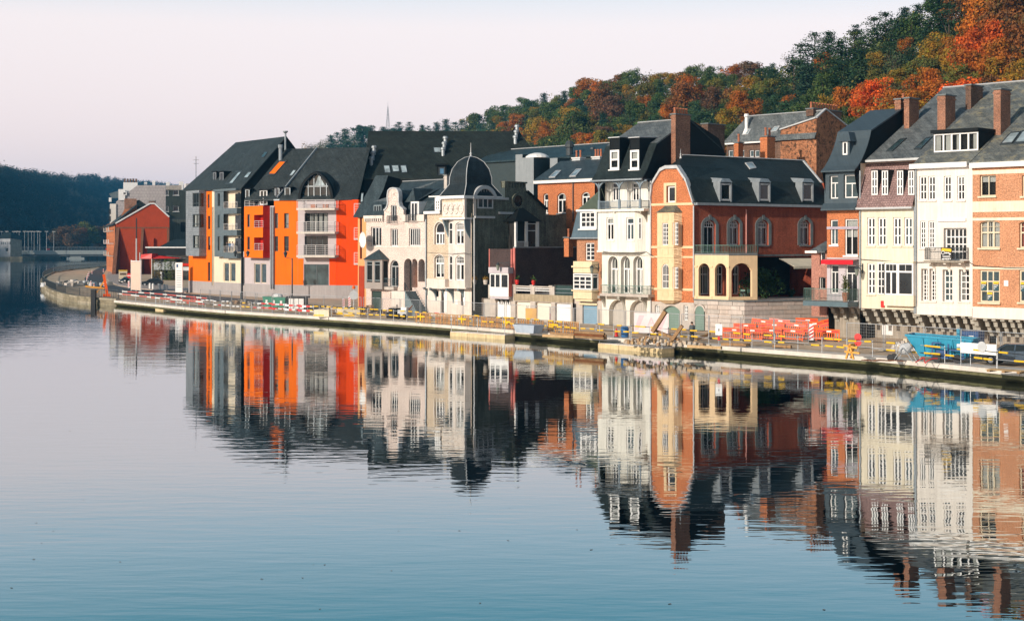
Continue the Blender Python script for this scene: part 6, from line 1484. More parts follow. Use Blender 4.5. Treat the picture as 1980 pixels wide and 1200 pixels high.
# ---------------- B8 cream stone house with corner dome
fr = row_frame(826); b = Bld('domed_house','cream stone house with a black corner dome and canted bay','house',fr,'19')
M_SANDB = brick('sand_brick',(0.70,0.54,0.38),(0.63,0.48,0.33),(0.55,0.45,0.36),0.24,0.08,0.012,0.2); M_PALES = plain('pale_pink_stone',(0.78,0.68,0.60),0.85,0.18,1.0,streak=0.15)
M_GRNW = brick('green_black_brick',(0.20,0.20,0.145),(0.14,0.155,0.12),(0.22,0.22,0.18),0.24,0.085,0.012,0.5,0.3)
uR = fr.U(912); uS = fr.U(854); zE = b.P(550,30)[2]; zg = 0.8
b.win(205,490,400,925,dep=0.2,cols=3,trans=0.5,rise=1.0,fw=0.13,mull=0.2,sur=0.12,surm=M_PALES,tcols=1)
b.c = '20'; b.win(175,105,335,490,dep=0.2,cols=2,trans=0.62,trows=2,tcols=3,rise=0.5,fw=0.11,mull=0.18,sur=0.1,surm=M_PALES,curtain=(M_CURTAIN,[(0.05,.95)],0.15))
b.c = '19'; zM = b.P(200,335)[2]; zmid = b.P(200,660)[2]; zlow = b.P(0,0)[2] * 0 + fr.P(*px('20',200,650))[2]
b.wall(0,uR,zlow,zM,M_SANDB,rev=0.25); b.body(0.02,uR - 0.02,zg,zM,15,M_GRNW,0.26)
mb = MB(); mb.box(-0.25,uS + 0.05,-0.35,0.05,zM,zM + 0.3); mb.build('cornice',M_WHITE,b.root)
b.c = '20'; b.op(175,700,240,800,rev=0.25); b.op(285,690,335,1070,rev=0.3); b.op(610,705,645,945,rev=0.25)
b.ops = b.ops[2:]; b.wall(0,uR,zg,zlow - 0.005,M_PALES,rev=0.3,name='base_wall')
for (x0,y0,x1,y1) in ((335,715,385,1060),(520,850,565,935),(650,705,690,945)): q = b.rect(x0,y0,x1,y1); mb = MB(); mb.box(q[0],q[1],-0.05,0.01,q[2],q[3]); mb.build('white_panel',M_WHITE,b.root)
# canted bay of two storeys
wq = -0.8; b.c = '19'; b.ops = []; c0 = fr.U(px('19',468,0)[0],0); cf0,cf1 = fr.U(px('19',580,0)[0],wq),fr.U(px('19',788,0)[0],wq); c1 = fr.U(px('19',915,0)[0],0)
b.win(608,490,765,925,wq,dep=0.15,cols=2,trans=0.63,tcols=5,trows=2,rise=0.4,fw=0.13,mull=0.2,gl=G_DARK,curtain=(M_CURTAIN,[(0,1)],0.36))
b.c = '20'; b.win(520,118,660,532,wq,dep=0.15,cols=2,trans=0.66,tcols=5,trows=2,rise=0.4,fw=0.13,mull=0.2)
zb0,zb1 = b.P(580,650,wq)[2],fr.P(*px('19',650,400),wq)[2]
b.wall(cf0,cf1,zb0,zb1,M_PALES,wq,0.2,'bay_front')
facet(b,'bay_side',M_PALES,[(c0,0,zb0),(cf0,wq,zb0),(cf0,wq,zb1),(c0,0,zb1)],[(cf1,wq,zb0),(c1,0,zb0),(c1,0,zb1),(cf1,wq,zb1)])
exx = Vector((cf0 - c0,wq,0)); sf = Frame(fr.to_world((c0,0,0)),fr.e * exx.x + fr.n * exx.y); sd = empty('bay_return',(c0,0,0),sf.rz - fr.rz); sd.parent = b.root
for (c,x0,y0,x1,y1) in (('19',492,490,560,930),('20',425,115,480,530)):
 q0,q1 = sf.P(*px(c,x0,y1)),sf.P(*px(c,x1,y0)); window_obj(sd,q0[0],min(q1[0],exx.length - 0.1),q0[2],q1[2],-0.05,cols=1,trans=0.66,rise=0.2,fw=0.13,npx=17,gl=G_DARK)
mb = MB(); mb.box(c0 - 0.2,c1 + 0.1,wq - 0.1,0.02,zb0 - 0.12,zb0); mb.build('bay_ledge',M_PALES,b.root)
M_BLUEBR = plain('blue_grey_bracket',(0.17,0.22,0.24),0.7,0.2)
for x,o in ((110,.6),(260,1.0),(390,.7),(545,1.1),(715,.9)): mb = MB(); bracket(mb,fr.U(px('20',x - 60,0)[0],0),0.0,zb0 - 0.12,o,o * 1.5,0.22); mb.build('bay_bracket',M_BLUEBR,b.root)
# little stone balcony
b.c = '20'; u0,u1,za,zb = b.rect(45,490,350,650,-0.7)
mb = MB(); mb.box(u0,u1,-0.72,-0.55,za,zb - 0.1); mb.box(u0,u0 + 0.16,-0.55,0,za,zb - 0.1); mb.box(u1 - 0.16,u1,-0.55,0,za,zb - 0.1); mb.box(u0 - 0.06,u1 + 0.06,-0.78,0,za - 0.12,za - 0.002); mb.build('stone_balcony',M_PALES,b.root)
# top storey box with the four round medallions
wt = -1.0; b.c = '19'; t0,t1 = fr.U(px('19',345,0)[0],wt),fr.U(px('19',782,0)[0],wt); za,zb = b.P(560,408,wt)[2],b.P(560,42,wt)[2]; t2 = fr.Q(*px('19',1003,200),t1)
facet(b,'tower_wall',M_SANDB,[(t0,wt,za),(t1,wt,za),(t1,wt,zb),(t0,wt,zb)],[(t0,0.0,za),(t0,wt,za),(t0,wt,zb),(t0,0,zb)])
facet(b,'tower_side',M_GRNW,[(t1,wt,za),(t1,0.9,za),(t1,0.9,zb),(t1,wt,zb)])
mb = MB(); mb.box(t1 - 0.3,t1 + 0.05,wt - 0.05,wt + 0.25,za,zb); mb.build('tower_quoin',M_PALES,b.root)
q = b.rect(362,105,768,382,wt); mb = MB(); mb.box(q[0],q[1] - 0.1,wt - 0.04,wt,q[2],q[3]); mb.build('medallion_panel',M_PALES,b.root)
for x in (415,512,606,706):
 P = b.P(x + 5,232,wt - 0.04); mb = MB()
 for k in range(20):
  a0,a1 = 2*math.pi*k/20,2*math.pi*(k+1)/20; q = [(P[0] + r_*math.cos(a),P[2] + 1.25*r_*math.sin(a)) for r_,a in ((0.50,a0),(0.50,a1),(0.34,a1),(0.34,a0))]
  mb.loft([(p[0],wt,p[1]) for p in q],[(p[0],wt - 0.14,p[1]) for p in q])
 for dx,dz in ((0.12,0),(-0.12,0),(0,.3),(0,-.3),(.12,.3)): mb.box(P[0]+dx-.05,P[0]+dx+.05,wt - 0.09,wt,P[2]+dz-.07,P[2]+dz+.07)
 mb.build('medallion',M_PALES,b.root)
mb = MB(); mb.box(t0 - 0.25,t1 + 0.2,wt - 0.15,0.0,za - 0.18,za); mb.build('tower_ledge',M_WHITE,b.root)
mb = MB(); mb.prism([(0.3,za - 0.2),(wt,za - 0.2),(wt + 0.1,za - 1.2),(wt + 0.45,za - 1.8),(0.05,za - 2.6),(0.3,za - 2.7)],t1 - 0.12,t1 + 0.0); mb.build('tower_bracket',M_BLUEBR,b.root)
mb = MB(); mb.prism([(0.0,za - 0.2),(wt + 0.1,za - 0.2),(0.0,za - 2.2)],t0 - 0.1,t0 + 0.12); mb.build('tower_bracket',M_BLUEBR,b.root)
mb = MB(); mb.box(t0 - 0.55,t1 + 0.3,wt - 0.35,4.6,zb,zb + 0.32); mb.build('tower_cornice',M_WHITE,b.root)
# the dome: flared skirt, bulging four-sided body, finial
s0 = t1 - 0.1; base0 = fr.U(px('7',945,0)[0],wt); zc0 = zb + 0.32
dz = [fr.P(*px('7',1245,y),1.5)[2] for y in (800,690,600,520,450,410,395)]
dx0,dx1,dy0,dy1 = base0,t1 + 0.3,wt - 0.3,4.6
rb0 = fr.U(px('7',1038,0)[0],wt + 0.6); rb1 = t1 - 0.25; ry0 = wt + 0.5; ry1 = fr.Q(*px('7',1480,680),rb1)[1]
ccx,ccy = (rb0 + rb1) / 2,(ry0 + ry1) / 2
rings = [((dx0,dx1,dy0,dy1),zc0),((rb0,rb1,ry0,ry1),dz[1])]
for f,zz in ((0.98,0.25),(0.86,0.55),(0.62,0.80),(0.30,0.95),(0.02,1.0)):
 rings.append(((ccx - (ccx - rb0) * f,ccx + (rb1 - ccx) * f,ccy - (ccy - ry0) * f,ccy + (ry1 - ccy) * f),dz[1] + (dz[6] - dz[1]) * zz))
def rpts(r): (a,c,d,e),z_ = r; return [(a,d,z_),(c,d,z_),(c,e,z_),(a,e,z_)]
M_DOMES = slate('dome_slate',(0.028,0.038,0.044),(0.022,0.030,0.034),0.5,0.28)
for nm,sl_ in (('dome_skirt',rings[:2]),('dome',rings[1:])):
 mb = MB()
 for a,c in zip(sl_,sl_[1:]):
  A,B = rpts(a),rpts(c)
  for i in range(4): mb.poly([A[i],A[(i+1) % 4],B[(i+1) % 4],B[i]])
 mb.build(nm,M_DOMES,b.root)
mb = MB()
for i in (0,1,2):
 for a,c in zip(rings,rings[1:]): mb.bar(rpts(a)[i],rpts(c)[i],0.075)
mb.build('dome_hip',M_LEAD,b.root)
mb = MB(); mb.lathe((ccx,ccy,dz[6] - 0.1),[(0.22,0),(0.08,0.25),(0.14,0.4),(0.05,0.55),(0.02,1.6)],8); mb.build('finial',M_LEAD,b.root)
# low slate roof left of the dome and its chimney
zr2 = b.P(0,0)[2] * 0 + fr.P(*px('7',990,680),4)[2]
rslab(b,[(-0.1,-0.2,zM + 0.3),(base0 + 0.5,-0.2,zM + 0.3),(base0 + 0.5,4,zr2),(1.0,4,zr2)],M_SLATEB,0.15)
b.win(215,45,318,275,-0.1,hole=False,cols=2,rows=3,rise=0.6,fw=0.2,bars=0.1,mull=0.2)
u0,u1,za2,zb2 = b.rect(205,10,325,285,0.0); mb = MB(); mb.box(u0,u1,0.02,1.2,za2,zb2); mb.box(u0 - 0.8,u1 + 0.1,-0.2,1.3,zb2,zb2 + 0.14); mb.build('white_dormer',M_WHITE,b.root)
p = fr.P(*px('7',985,690),3.0); chimney(b.root,p[0] - 0.2,p[0] + 0.3,3.0,4.2,p[2] - 0.5,fr.P(*px('7',985,585),3.0)[2],M_STONE,0)
# dark right-hand side: wall, arched window, gable with roundel, white bay under a slate cap
sF = Frame(fr.to_world((uR,0,0)),fr.n); side = Bld('tmp',None,None,sF,'7'); bpy.data.objects.remove(side.root)
side.root = empty('side_wing',(uR,0,0),sF.rz - fr.rz); side.root.parent = b.root
side.win(1325,700,1490,945,0,dep=0.1,hole=False,cols=3,trans=0.5,tcols=5,rise=0.9,fw=0.16,mat=M_LEAD,gl=G_BLUE)
zS = side.P(1400,830)[2]; wG = sF.U(px('5',85,0)[0]); wG1 = sF.U(px('5',500,0)[0])
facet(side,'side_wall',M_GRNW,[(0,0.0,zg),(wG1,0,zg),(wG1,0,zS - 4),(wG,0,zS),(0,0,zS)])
u0,u1 = sF.U(px('7',1268,0)[0]),sF.U(px('7',1520,0)[0]); zz0,zz1 = side.P(1400,825)[2],side.P(1400,700)[2]
A_ = arc(u0,u1,zz0,zz1 - zz0,12); B_ = arc(u0 + 0.45,u1 - 0.45,zz0,zz1 - zz0 - 0.4,12); mb = MB()
for i in range(12):
 g = [A_[i],A_[i+1],B_[i+1],B_[i]]; mb.loft([(p[0],1.5,p[1]) for p in g],[(p[0],-0.25,p[1]) for p in g])
mb.build('arched_dormer_hood',M_LEAD,side.root)
for (y,x0,x1) in ((1028,1290,1495),(985,1545,1705),(825,1270,1640)):
 a = side.P(x0,y + 8); c = side.P(x1,y - 8); mb = MB(); mb.box(a[0],c[0],-0.28,0.05,a[2] - 0.1,a[2] + 0.15); mb.build('side_cornice',M_LEAD,side.root)
a = side.P(1295,1020); c = side.P(1310,830); mb = MB(); mb.box(a[0] - 0.2,a[0] + 0.2,-0.06,0.02,a[2],c[2]); mb.build('pale_quoin',M_PALES,side.root)
side.c = '5'; g = [(85,850),(300,850),(302,895),(500,1075),(500,1190),(85,1190)]
pts = [side.P(x,y,-0.15) for x,y in g]; base = pts[-1][2]; pts[-1] = (pts[0][0],-0.15,zg); pts[-2] = (pts[3][0],-0.15,zg)
facet(side,'roundel_gable',M_GRNW,pts)
mb = MB(); a = side.P(85,850,-0.15); c = side.P(300,800,-0.15)
mb.box(a[0] - 0.1,c[0] + 0.1,-0.25,0.5,c[2] - 0.1,c[2] + 0.08); mb.box(a[0] - 0.05,a[0] + 0.4,-0.2,0.4,a[2],c[2] - 0.1); mb.box(a[0] + 0.4,c[0],-0.05,0.4,a[2],c[2] - 0.1)
for k in range(7): u = a[0] + 0.5 + (c[0] - a[0] - 0.7) * k / 6; mb.box(u - 0.09,u + 0.09,-0.2,0.4,a[2],c[2] - 0.1)
mb.build('stepped_parapet',M_GRNW,side.root)
P = side.P(218,985,-0.2); mb = MB(); R_ = side.P(282,985,-0.2)[0] - P[0]; Rz = (side.P(218,905,-0.2)[2] - P[2])
for k in range(24):
 a0,a1 = 2*math.pi*k/24,2*math.pi*(k+1)/24; q = [(P[0] + r_*R_*math.cos(a),P[2] + r_*Rz*math.sin(a)) for r_,a in ((1,a0),(1,a1),(.72,a1),(.72,a0))]
 mb.loft([(p[0],-0.15,p[1]) for p in q],[(p[0],-0.32,p[1]) for p in q])
mb.build('roundel',M_GRNW,side.root)
mb = MB(); mb.poly([(P[0] + .7*R_*math.cos(2*math.pi*k/20),-0.16,P[2] + .7*Rz*math.sin(2*math.pi*k/20)) for k in range(20)]); mb.build('roundel_pane',G_DARK,side.root)
mb = MB(); a,c = pts[2],pts[3]; mb.bar((a[0],-0.2,a[2] + 0.1),(c[0],-0.2,c[2] + 0.1),0.5,0.2); mb.build('gable_coping',M_BLACKCL,side.root)
b6u0,b6u1 = side.fr.U(px('6',305,0)[0],-1.2),side.fr.U(px('6',512,0)[0],-1.2); zr0,zr1 = side.fr.P(*px('6',400,272),-1.2)[2],side.fr.P(*px('6',400,38),-1.2)[2]
zap = side.fr.P(*px('5',300,1030),-0.6)[2]; mc = (b6u0 + b6u1) / 2
mb = MB(); rim = [(b6u0 - .8,0,zr1),(b6u0 - .3,-1.5,zr1),(b6u1 + .3,-1.5,zr1),(b6u1 + .9,0,zr1)]
for i in range(3): mb.poly([rim[i],rim[i+1],(mc,-0.1,zap)])
mb.poly(list(reversed(rim))); mb.build('bay_cap',M_BLACKCL,side.root)
M_WHSH = M_WHITE
for u in (b6u0,mc - 0.2,b6u1 - 0.25): mb = MB(); mb.box(u,u + 0.28,-1.3,-1.05,zr0 - 0.4,zr1); mb.build('bay_post',M_WHSH,side.root)
mb = MB(); mb.box(b6u0,b6u1,-1.0,0,zr0 - .5,zr1); mb.build('bay_core',M_ROOM,side.root)
window_obj(side.root,mc,b6u1 - .25,zr0,zr1 - .2,-1.1,cols=1,trans=0.7,fw=0.1,npx=17)
railing(side.root,[(b6u0,-1.35,0),(mc,-1.35,0)],zr0 - .2,0.9,0.18,0.03,M_WHITE)
pp = empty('downpipe',(0,0,0)); bpy.data.objects.remove(pp)
b.c = '0'; b.pipe(917,420,600,M_LEAD,0.0,0.08)
# ---------------- B7 pink-white brick house with the curly gable
fr = row_frame(708); b = Bld('curly_gable_house','pink and white brick house with a curly baroque gable and outside stair','house',fr,'8')
M_PINKB = brick('pale_pink_brick',(0.78,0.63,0.55),(0.70,0.56,0.49),(0.62,0.5,0.44),0.22,0.075,0.010,0.2); M_PINKL = brick('rosy_brick',(0.62,0.33,0.24),(0.56,0.29,0.20),(0.58,0.42,0.34),0.22,0.075,0.010,0.2)
uR = fr.U(825.5); zg = 0.8
M_WINDK = plain('dark_window_frame',(0.22,0.26,0.27),0.5,0.15)
b.win(195,98,300,290,dep=0.18,cols=3,fw=0.10,mull=0.12,gl=G_DARK); b.win(392,115,465,290,dep=0.18,cols=3,fw=0.09,mull=0.09); b.win(578,110,692,288,dep=0.18,cols=5,fw=0.09,mull=0.09)
b.win(388,430,474,700,dep=0.2,cols=2,trans=0.76,rise=1.0,fw=0.11,mull=0.1,mat=M_LEAD,tcols=1)
ar = [b.op(528,415,612,742,rise=1.0,rev=0.9),b.op(602,418,664,708,rise=1.0,rev=0.9),b.op(672,420,738,650,rise=1.0,rev=0.9)]
b.win(392,758,462,822,dep=0.15,cols=2,fw=0.12,mull=0.2)
dr = b.op(200,745,302,955,rev=0.25); wd_ = b.op(545,785,582,925,rev=0.12)
zc = b.P(250,40)[2]; zt = b.P(620,62)[2] * 0 + fr.P(*px('7',620,1010))[2]
b.wall(0,uR,zg,zc,M_PINKB,rev=0.25); b.body(0.02,uR - 0.02,zg,zc,13,M_GRNW,0.95)
for a in ar: facet(b,'porch_back',M_ROOM,[(a[0],0.88,a[2]),(a[1],0.88,a[2]),(a[1],0.88,a[3]),(a[0],0.88,a[3])])
a = ar[1]; mb = MB(); mb.box(a[0] + 0.2,a[1],0.8,0.86,a[2],a[2] + 2.3); mb.build('front_door',plain('varnished_door',(0.34,0.13,0.04),0.4,0.2),b.root)
mb = MB(); mb.box(dr[0],dr[1],0.18,0.24,dr[2],dr[3]); mb.build('garage_door',plain('dark_green_door',(0.035,0.06,0.05),0.5,0.2),b.root)
mb = MB(); mb.box(wd_[0],wd_[1],0.06,0.1,wd_[2],wd_[3]); mb.build('white_door',M_WHITE,b.root)
b.band(170,750,292,306,M_PALES,0.07)
uL2 = fr.U(px('7',342,0)[0]); b.c = '7'
mb = MB(); zk = b.P(250,1045)[2]
mb.box(-0.15,uL2,-0.3,0.02,zk - 0.05,zk + 0.3)
mb.build('cornice',M_PALES,b.root)
for k in range(9): u = 0.1 + (uL2 - 0.2) * k / 8; mb = MB(); mb.box(u - 0.08,u + 0.08,-0.28,0.02,zk - 0.42,zk - 0.052); mb.build('modillion',M_PALES,b.root)
# curly gable panel
gp = [(342,1060),(342,965),(360,955),(378,925),(384,890),(380,815),(388,760),(410,738),(440,732),(475,740),(495,770),(500,820),(498,880),(510,925),(535,945),(548,958),(548,1060)]
pts = [b.P(x,y,-0.06) for x,y in gp]; zlo = zc - 0.3; pts[0] = (pts[0][0],-0.06,zlo); pts[-1] = (pts[-1][0],-0.06,zlo)
gw = b.rect(414,908,474,1108,-0.06)
def clipz(poly,z,keep_above):
 out = []
 for p,q in zip(poly,poly[1:] + poly[:1]):
  ip,iq = (p[2] >= z) == keep_above,(q[2] >= z) == keep_above
  if ip: out.append(p)
  if ip != iq: t = (z - p[2]) / (q[2] - p[2]); out.append(tuple(p[i] + (q[i] - p[i]) * t for i in range(3)))
 return out
def clipu(poly,u,keep_right):
 sw = lambda ps: [(p[2],p[1],p[0]) for p in ps]
 return sw(clipz(sw(poly),u,keep_right))
topp = clipz(pts,gw[3],True); low = clipz(pts,gw[3],False); lft = clipu(low,gw[0],False); rgt = clipu(low,gw[1],True)
mb = MB()
for pl_ in (topp,lft,rgt): mb.loft([(p[0],0.3,p[2]) for p in pl_],pl_)
mb.build('curly_gable',M_PINKB,b.root)
mb = MB()
for p,q in zip(pts[1:-1],pts[2:-1]): mb.bar((p[0],0.1,p[2] + 0.05),(q[0],0.1,q[2] + 0.05),0.55,0.16)
mb.build('gable_coping',M_LEAD,b.root)
window_obj(b.root,gw[0],gw[1],gw[2],gw[3],0.1,cols=2,fw=0.1,mull=0.12,npx=16,mat=M_LEAD)
p = b.P(443,785,-0.08); mb = MB(); mb.lathe((p[0],-0.1,p[2] - 0.2),[(0.1,0),(0.18,0.2),(0.1,0.4)],8); mb.build('gable_boss',M_PALES,b.root)
railing(b.root,[(gw[0] - 0.2,-0.06,0),(gw[0] - 0.2,-0.5,0),(gw[1] + 0.2,-0.5,0),(gw[1] + 0.2,-0.06,0)],gw[2],0.95,0.14,0.02,M_IRON)
w2 = b.rect(632,880,700,1095,0.3); mb = MB(); mb.box(w2[0] - 0.15,w2[1] + 0.15,0.3,2.6,zc - 0.2,w2[3] + 0.1); mb.build('dormer_front',M_WHITE,b.root)
window_obj(b.root,w2[0],w2[1],w2[2],w2[3],0.22,cols=2,fw=0.1,mull=0.12,npx=16)
railing(b.root,[(w2[0] - 0.3,0.05,0),(w2[0] - 0.3,-0.4,0),(w2[1] + 0.3,-0.4,0),(w2[1] + 0.3,0.05,0)],w2[2],0.95,0.14,0.02,M_IRON)
for (x0,x1) in ((545,605),(690,775)): a = b.P(x0,1030); c = b.P(x1,1008); mb = MB(); mb.box(a[0],c[0],-0.2,0.3,zc - 0.1,c[2]); mb.build('parapet',M_PALES,b.root)
# slate roofs with the two pointed dormers
wr = 6.5; zr = b.P(900,645,wr)[2]; u3 = fr.U(px('7',540,0)[0],wr)
zl0 = zc + 0.1; wk = 1.6; zk2 = b.P(620,870,wk)[2]
rslab(b,[(uL2 - 1,0.32,zl0),(uR,0.32,zl0),(uR,wk,zk2),(uL2 - 1,wk,zk2)],M_SLATEB,0.15,'mansard')
rslab(b,[(uL2 - 1,wk,zk2),(uR,wk,zk2),(uR,wr,zr),(u3,wr,zr)],M_SLATEB,0.15); rslab(b,[(u3,wr,zr),(uR,wr,zr),(uR,12,zr - 4),(uL2 - 1,12,zr - 4)],M_SLATED,0.15,'rear_roof')
mb = MB(); mb.bar((u3,wr,zr + .05),(uR,wr,zr + .05),0.28,0.12,n=6); mb.build('ridge_tiles',M_LEAD,b.root)
for (xa,xt,xb,yt) in ((430,520,545,755),(610,745,720,735)):
 ub0_,ub1_ = fr.U(px('7',xa,0)[0],1.2),fr.U(px('7',xb,0)[0],1.2); ap_ = b.P(xt - 40,yt,2.2); um_ = (ub0_ + ub1_) / 2
 mb = MB(); f = [(ub0_,0.5,zk2 - 0.1),(ub1_,0.5,zk2 - 0.1),(um_,1.0,ap_[2])]
 bk = [(ub0_,4.5,zk2 + 1.6),(ub1_,4.5,zk2 + 1.6),(um_,5.5,ap_[2])]; mb.loft(f,bk); mb.build('pointed_dormer',M_SLATEB,b.root)
# side bit: slate mansard over the rosy bay with window
zs1 = b.P(250,1020)[2] + 0.1; zs2 = b.P(250,870,1.2)[2]
rslab(b,[(-0.1,-0.2,zs1),(uL2,-0.2,zs1),(uL2,1.2,zs2),(-0.1,1.2,zs2)],M_SLATEB,0.14,'mansard'); rslab(b,[(-0.1,1.2,zs2),(uL2,1.2,zs2),(uL2 + 2.5,6.5,zr),(1.5,6.5,zr - 1)],M_SLATE,0.14)
q = b.rect(242,908,322,1002,0.35); window_obj(b.root,q[0],q[1],q[2],q[3],0.2,cols=3,fw=0.1,mull=0.1,npx=16,mat=M_WINDK); mb = MB(); mb.box(q[0] - .08,q[1] + .08,0.27,1.6,q[2],q[3] + .05); mb.build('dormer',M_ZINCD,b.root)
# grey timber bay with slate cap
b.c = '8'; wq = -0.9; u0,u1 = fr.U(px('8',130,0)[0],wq),fr.U(px('8',308,0)[0],wq); z_ = [b.P(220,y,wq)[2] for y in (722,655,640,440,425)]
M_TAUPE = plain('taupe_paint',(0.33,0.28,0.25),0.6,0.15)
ap_ = b.P(250,322,-0.2); mb = MB(); rim = [(u0 - .2,0,z_[4]),(u0 - .1,wq - .2,z_[4]),((u0 + u1) / 2,wq - .5,z_[4]),(u1 + .1,wq - .2,z_[4]),(u1 + .25,0,z_[4])]
for i in range(4): mb.poly([rim[i],rim[i+1],((u0 + u1) / 2,-0.05,ap_[2])])
mb.poly(list(reversed(rim))); mb.build('bay_cap',M_SLATEB,b.root)
um = (u0 + u1) / 2
mb = MB(); mb.box(u0,u1,wq,0,z_[0],z_[1]); mb.build('bay_base',M_TAUPE,b.root); mb = MB(); mb.box(u0 - .05,u1 + .05,wq - .06,0,z_[3],z_[4]); mb.build('bay_head',M_TAUPE,b.root)
mb = MB(); mb.box(u0 + .1,u1 - .1,wq + .2,0,z_[1],z_[3]); mb.build('bay_core',M_ROOM,b.root)
for u in (u0,um - 0.2,u1 - 0.4): mb = MB(); mb.box(u,u + 0.4,wq + 0.01,wq + .19,z_[1],z_[3]); mb.build('bay_post',M_TAUPE,b.root)
for a,c in ((u0 + .38,um - .18),(um + .18,u1 - .38)): window_obj(b.root,a,c,z_[2],z_[3] - .05,wq + .04,cols=1,trans=0.82,fw=0.09,npx=16,mat=M_WINDK,curtain=(M_CURTAIN,[(0.5,0.95)],0.0))
railing(b.root,[(fr.U(px('8',325,0)[0],-0.5),0,0),(fr.U(px('8',325,0)[0],-0.5),-0.55,0),(fr.U(px('8',430,0)[0],-0.5),-0.55,0),(fr.U(px('8',430,0)[0],-0.5),0,0)],b.P(400,705,-.3)[2],1.0,0.3,0.025,M_BGREEN,'h',4)
mb = MB(); q = b.rect(322,702,430,722,-.5); mb.box(q[0],q[1],-.6,0,q[2] - .1,q[3]); mb.build('balcony_slab',M_STONE,b.root)
# stair down to the right: stepped run in front of the porch
zst = ar[0][2]; ust = fr.U(px('8',590,0)[0],-0.7); uen = fr.U(px('8',735,0)[0],-0.7); n_ = 11
for k in range(n_):
 u = ust + (uen - ust) * k / n_; z1_ = zst - (zst - 0.8) * k / n_; mb = MB(); mb.box(u,u + (uen - ust) / n_ - 0.004,-1.5,-0.03,0.8,z1_); mb.build('step',M_BLUEBR,b.root)
mb = MB()
for k in range(n_): u = ust + (uen - ust) * k / n_; z1_ = zst - (zst - 0.8) * (k + .5) / n_; mb.bar((u,-1.5,z1_),(u,-1.5,z1_ + 1.0),0.04)
mb.bar((ust,-1.5,zst + 1.0),(uen,-1.5,1.7),0.06); mb.build('stair_rail',M_IRON,b.root)
mb = MB(); mb.box(fr.U(px('8',500,0)[0]),ust,-1.5,-0.03,0.8,zst); mb.build('landing',M_PALES,b.root)
railing(b.root,[(fr.U(px('8',530,0)[0],-1.4),-1.4,0),(ust,-1.4,0)],zst,1.0,0.16,0.02,M_IRON)
b.c = '8'; b.pipe(748,20,940,M_ZINC,0,0.09)
dsh = empty('satellite_dish',fr.to_world((fr.U(px('8',135,0)[0],-0.8),-0.8,b.P(135,228,-0.8)[2])),fr.rz - 0.25,'large white satellite dish beside the pink brick house','dish')
mb = MB(); R_ = 0.95
for k in range(4):
 for i in range(18):
  a0,a1 = 2*math.pi*i/18,2*math.pi*(i+1)/18; r0,r1 = R_*k/4,R_*(k+1)/4
  f = lambda r,a: (r*math.cos(a),-0.32*(r/R_)**2,r*math.sin(a)); mb.poly([f(r0,a0),f(r0,a1),f(r1,a1),f(r1,a0)] if k else [f(0,0),f(r1,a1),f(r1,a0)])
mb.build('reflector',M_WHITE,dsh); mb = MB(); mb.bar((0,0,0),(0,0.85,-0.2),0.08); mb.bar((0,-0.3,-R_),(0,-0.8,-0.2),0.04); mb.build('arm',M_ZINC,dsh)
# ---------------- B6 slate mansard strip and peach wall between the flats and the pink house
fr = row_frame(692,3.0); b = Bld('mansard_strip_house','narrow peach house with steep dark slate mansard beside orange flats','house',fr,'7')
uR = fr.U(716); zc = b.P(110,1025)[2]; M_PEACH = plain('peach_render',(0.72,0.34,0.14),0.85,0.12); M_RUSTP = plain('rust_red_panel',(0.40,0.05,0.02),0.7,0.2)
b.c = '8'
for y0,y1 in ((0,165),(255,420)): b.win(82,y0,104,y1,dep=0.15,cols=1,fw=0.05,mat=M_RUSTP)
b.wall(0,uR,0.8,zc,M_PEACH); b.body(0.01,uR + 3,0.8,zc,10,M_PEACH,0.2)
q = b.rect(72,490,126,880,-0.05); mb = MB(); mb.box(q[0],q[1],-0.06,0.0,0.8,q[3]); mb.build('rust_panel',M_RUSTP,b.root)
b.c = '7'; p1 = b.P(110,742,2.0); pkr = fr.Q(*px('7',385,592),uR + 0.6); wb = 1.6; zb = b.P(150,745,wb)[2]
rslab(b,[(-0.4,-0.4,zc),(uR + 0.5,-0.4,zc),(uR + 0.6,wb,zb),(0.1,wb,zb)],M_SLATEB,0.15,'mansard')
rslab(b,[(0.1,wb,zb),(uR + 0.6,wb,zb),(uR + 0.6,pkr[1],pkr[2]),(0.6,pkr[1],pkr[2])],M_SLATEB,0.15)
facet(b,'slate_gable',M_BLACKCL,[(uR + 0.5,-0.3,zc - 1),(uR + 0.6,pkr[1] + 2,zc - 1),(uR + 0.6,pkr[1] + 2,pkr[2] - 0.4),(uR + 0.6,pkr[1],pkr[2] - 0.1),(uR + 0.6,wb,zb - 0.1),(uR + 0.5,-0.3,zc)])
skylight(b.root,[on_roof(fr,*px('7',*v),(-0.4,zc),(wb,zb)) for v in ((98,885),(120,885),(130,780),(108,780))])
# ---------------- B9 brick house behind the garages
fr = row_frame(1040,17.0); b = Bld('back_brick_house','orange brick house with arched windows behind the garage terrace','house',fr,'5')
uR = fr.U(1150); zc = b.P(680,798)[2]
for (x0,y0,x1,y1) in ((472,908,522,1112),(612,903,700,1108),(858,893,942,1040)): b.win(x0,y0,x1,y1,dep=0.18,cols=2,trans=0.66,tcols=1,rise=0.5,fw=0.13,mull=0.16,sill=0.12,sillm=M_BLUESTONE,curtain=(M_CURTAIN,[(0.5,1)],0.66) if x0 > 600 else None)
b.c = '6'
for (x0,y0,x1,y1) in ((572,80,600,262),(678,75,760,262)): b.win(x0,y0,x1,y1,dep=0.18,cols=2,trans=0.6,tcols=1,rise=0.5,fw=0.13)
b.c = '5'; b.wall(0,uR,1,zc,M_ORBRICK,rev=0.25); b.body(0.01,uR - 0.01,1,zc,9,M_REDBRICK,0.26)
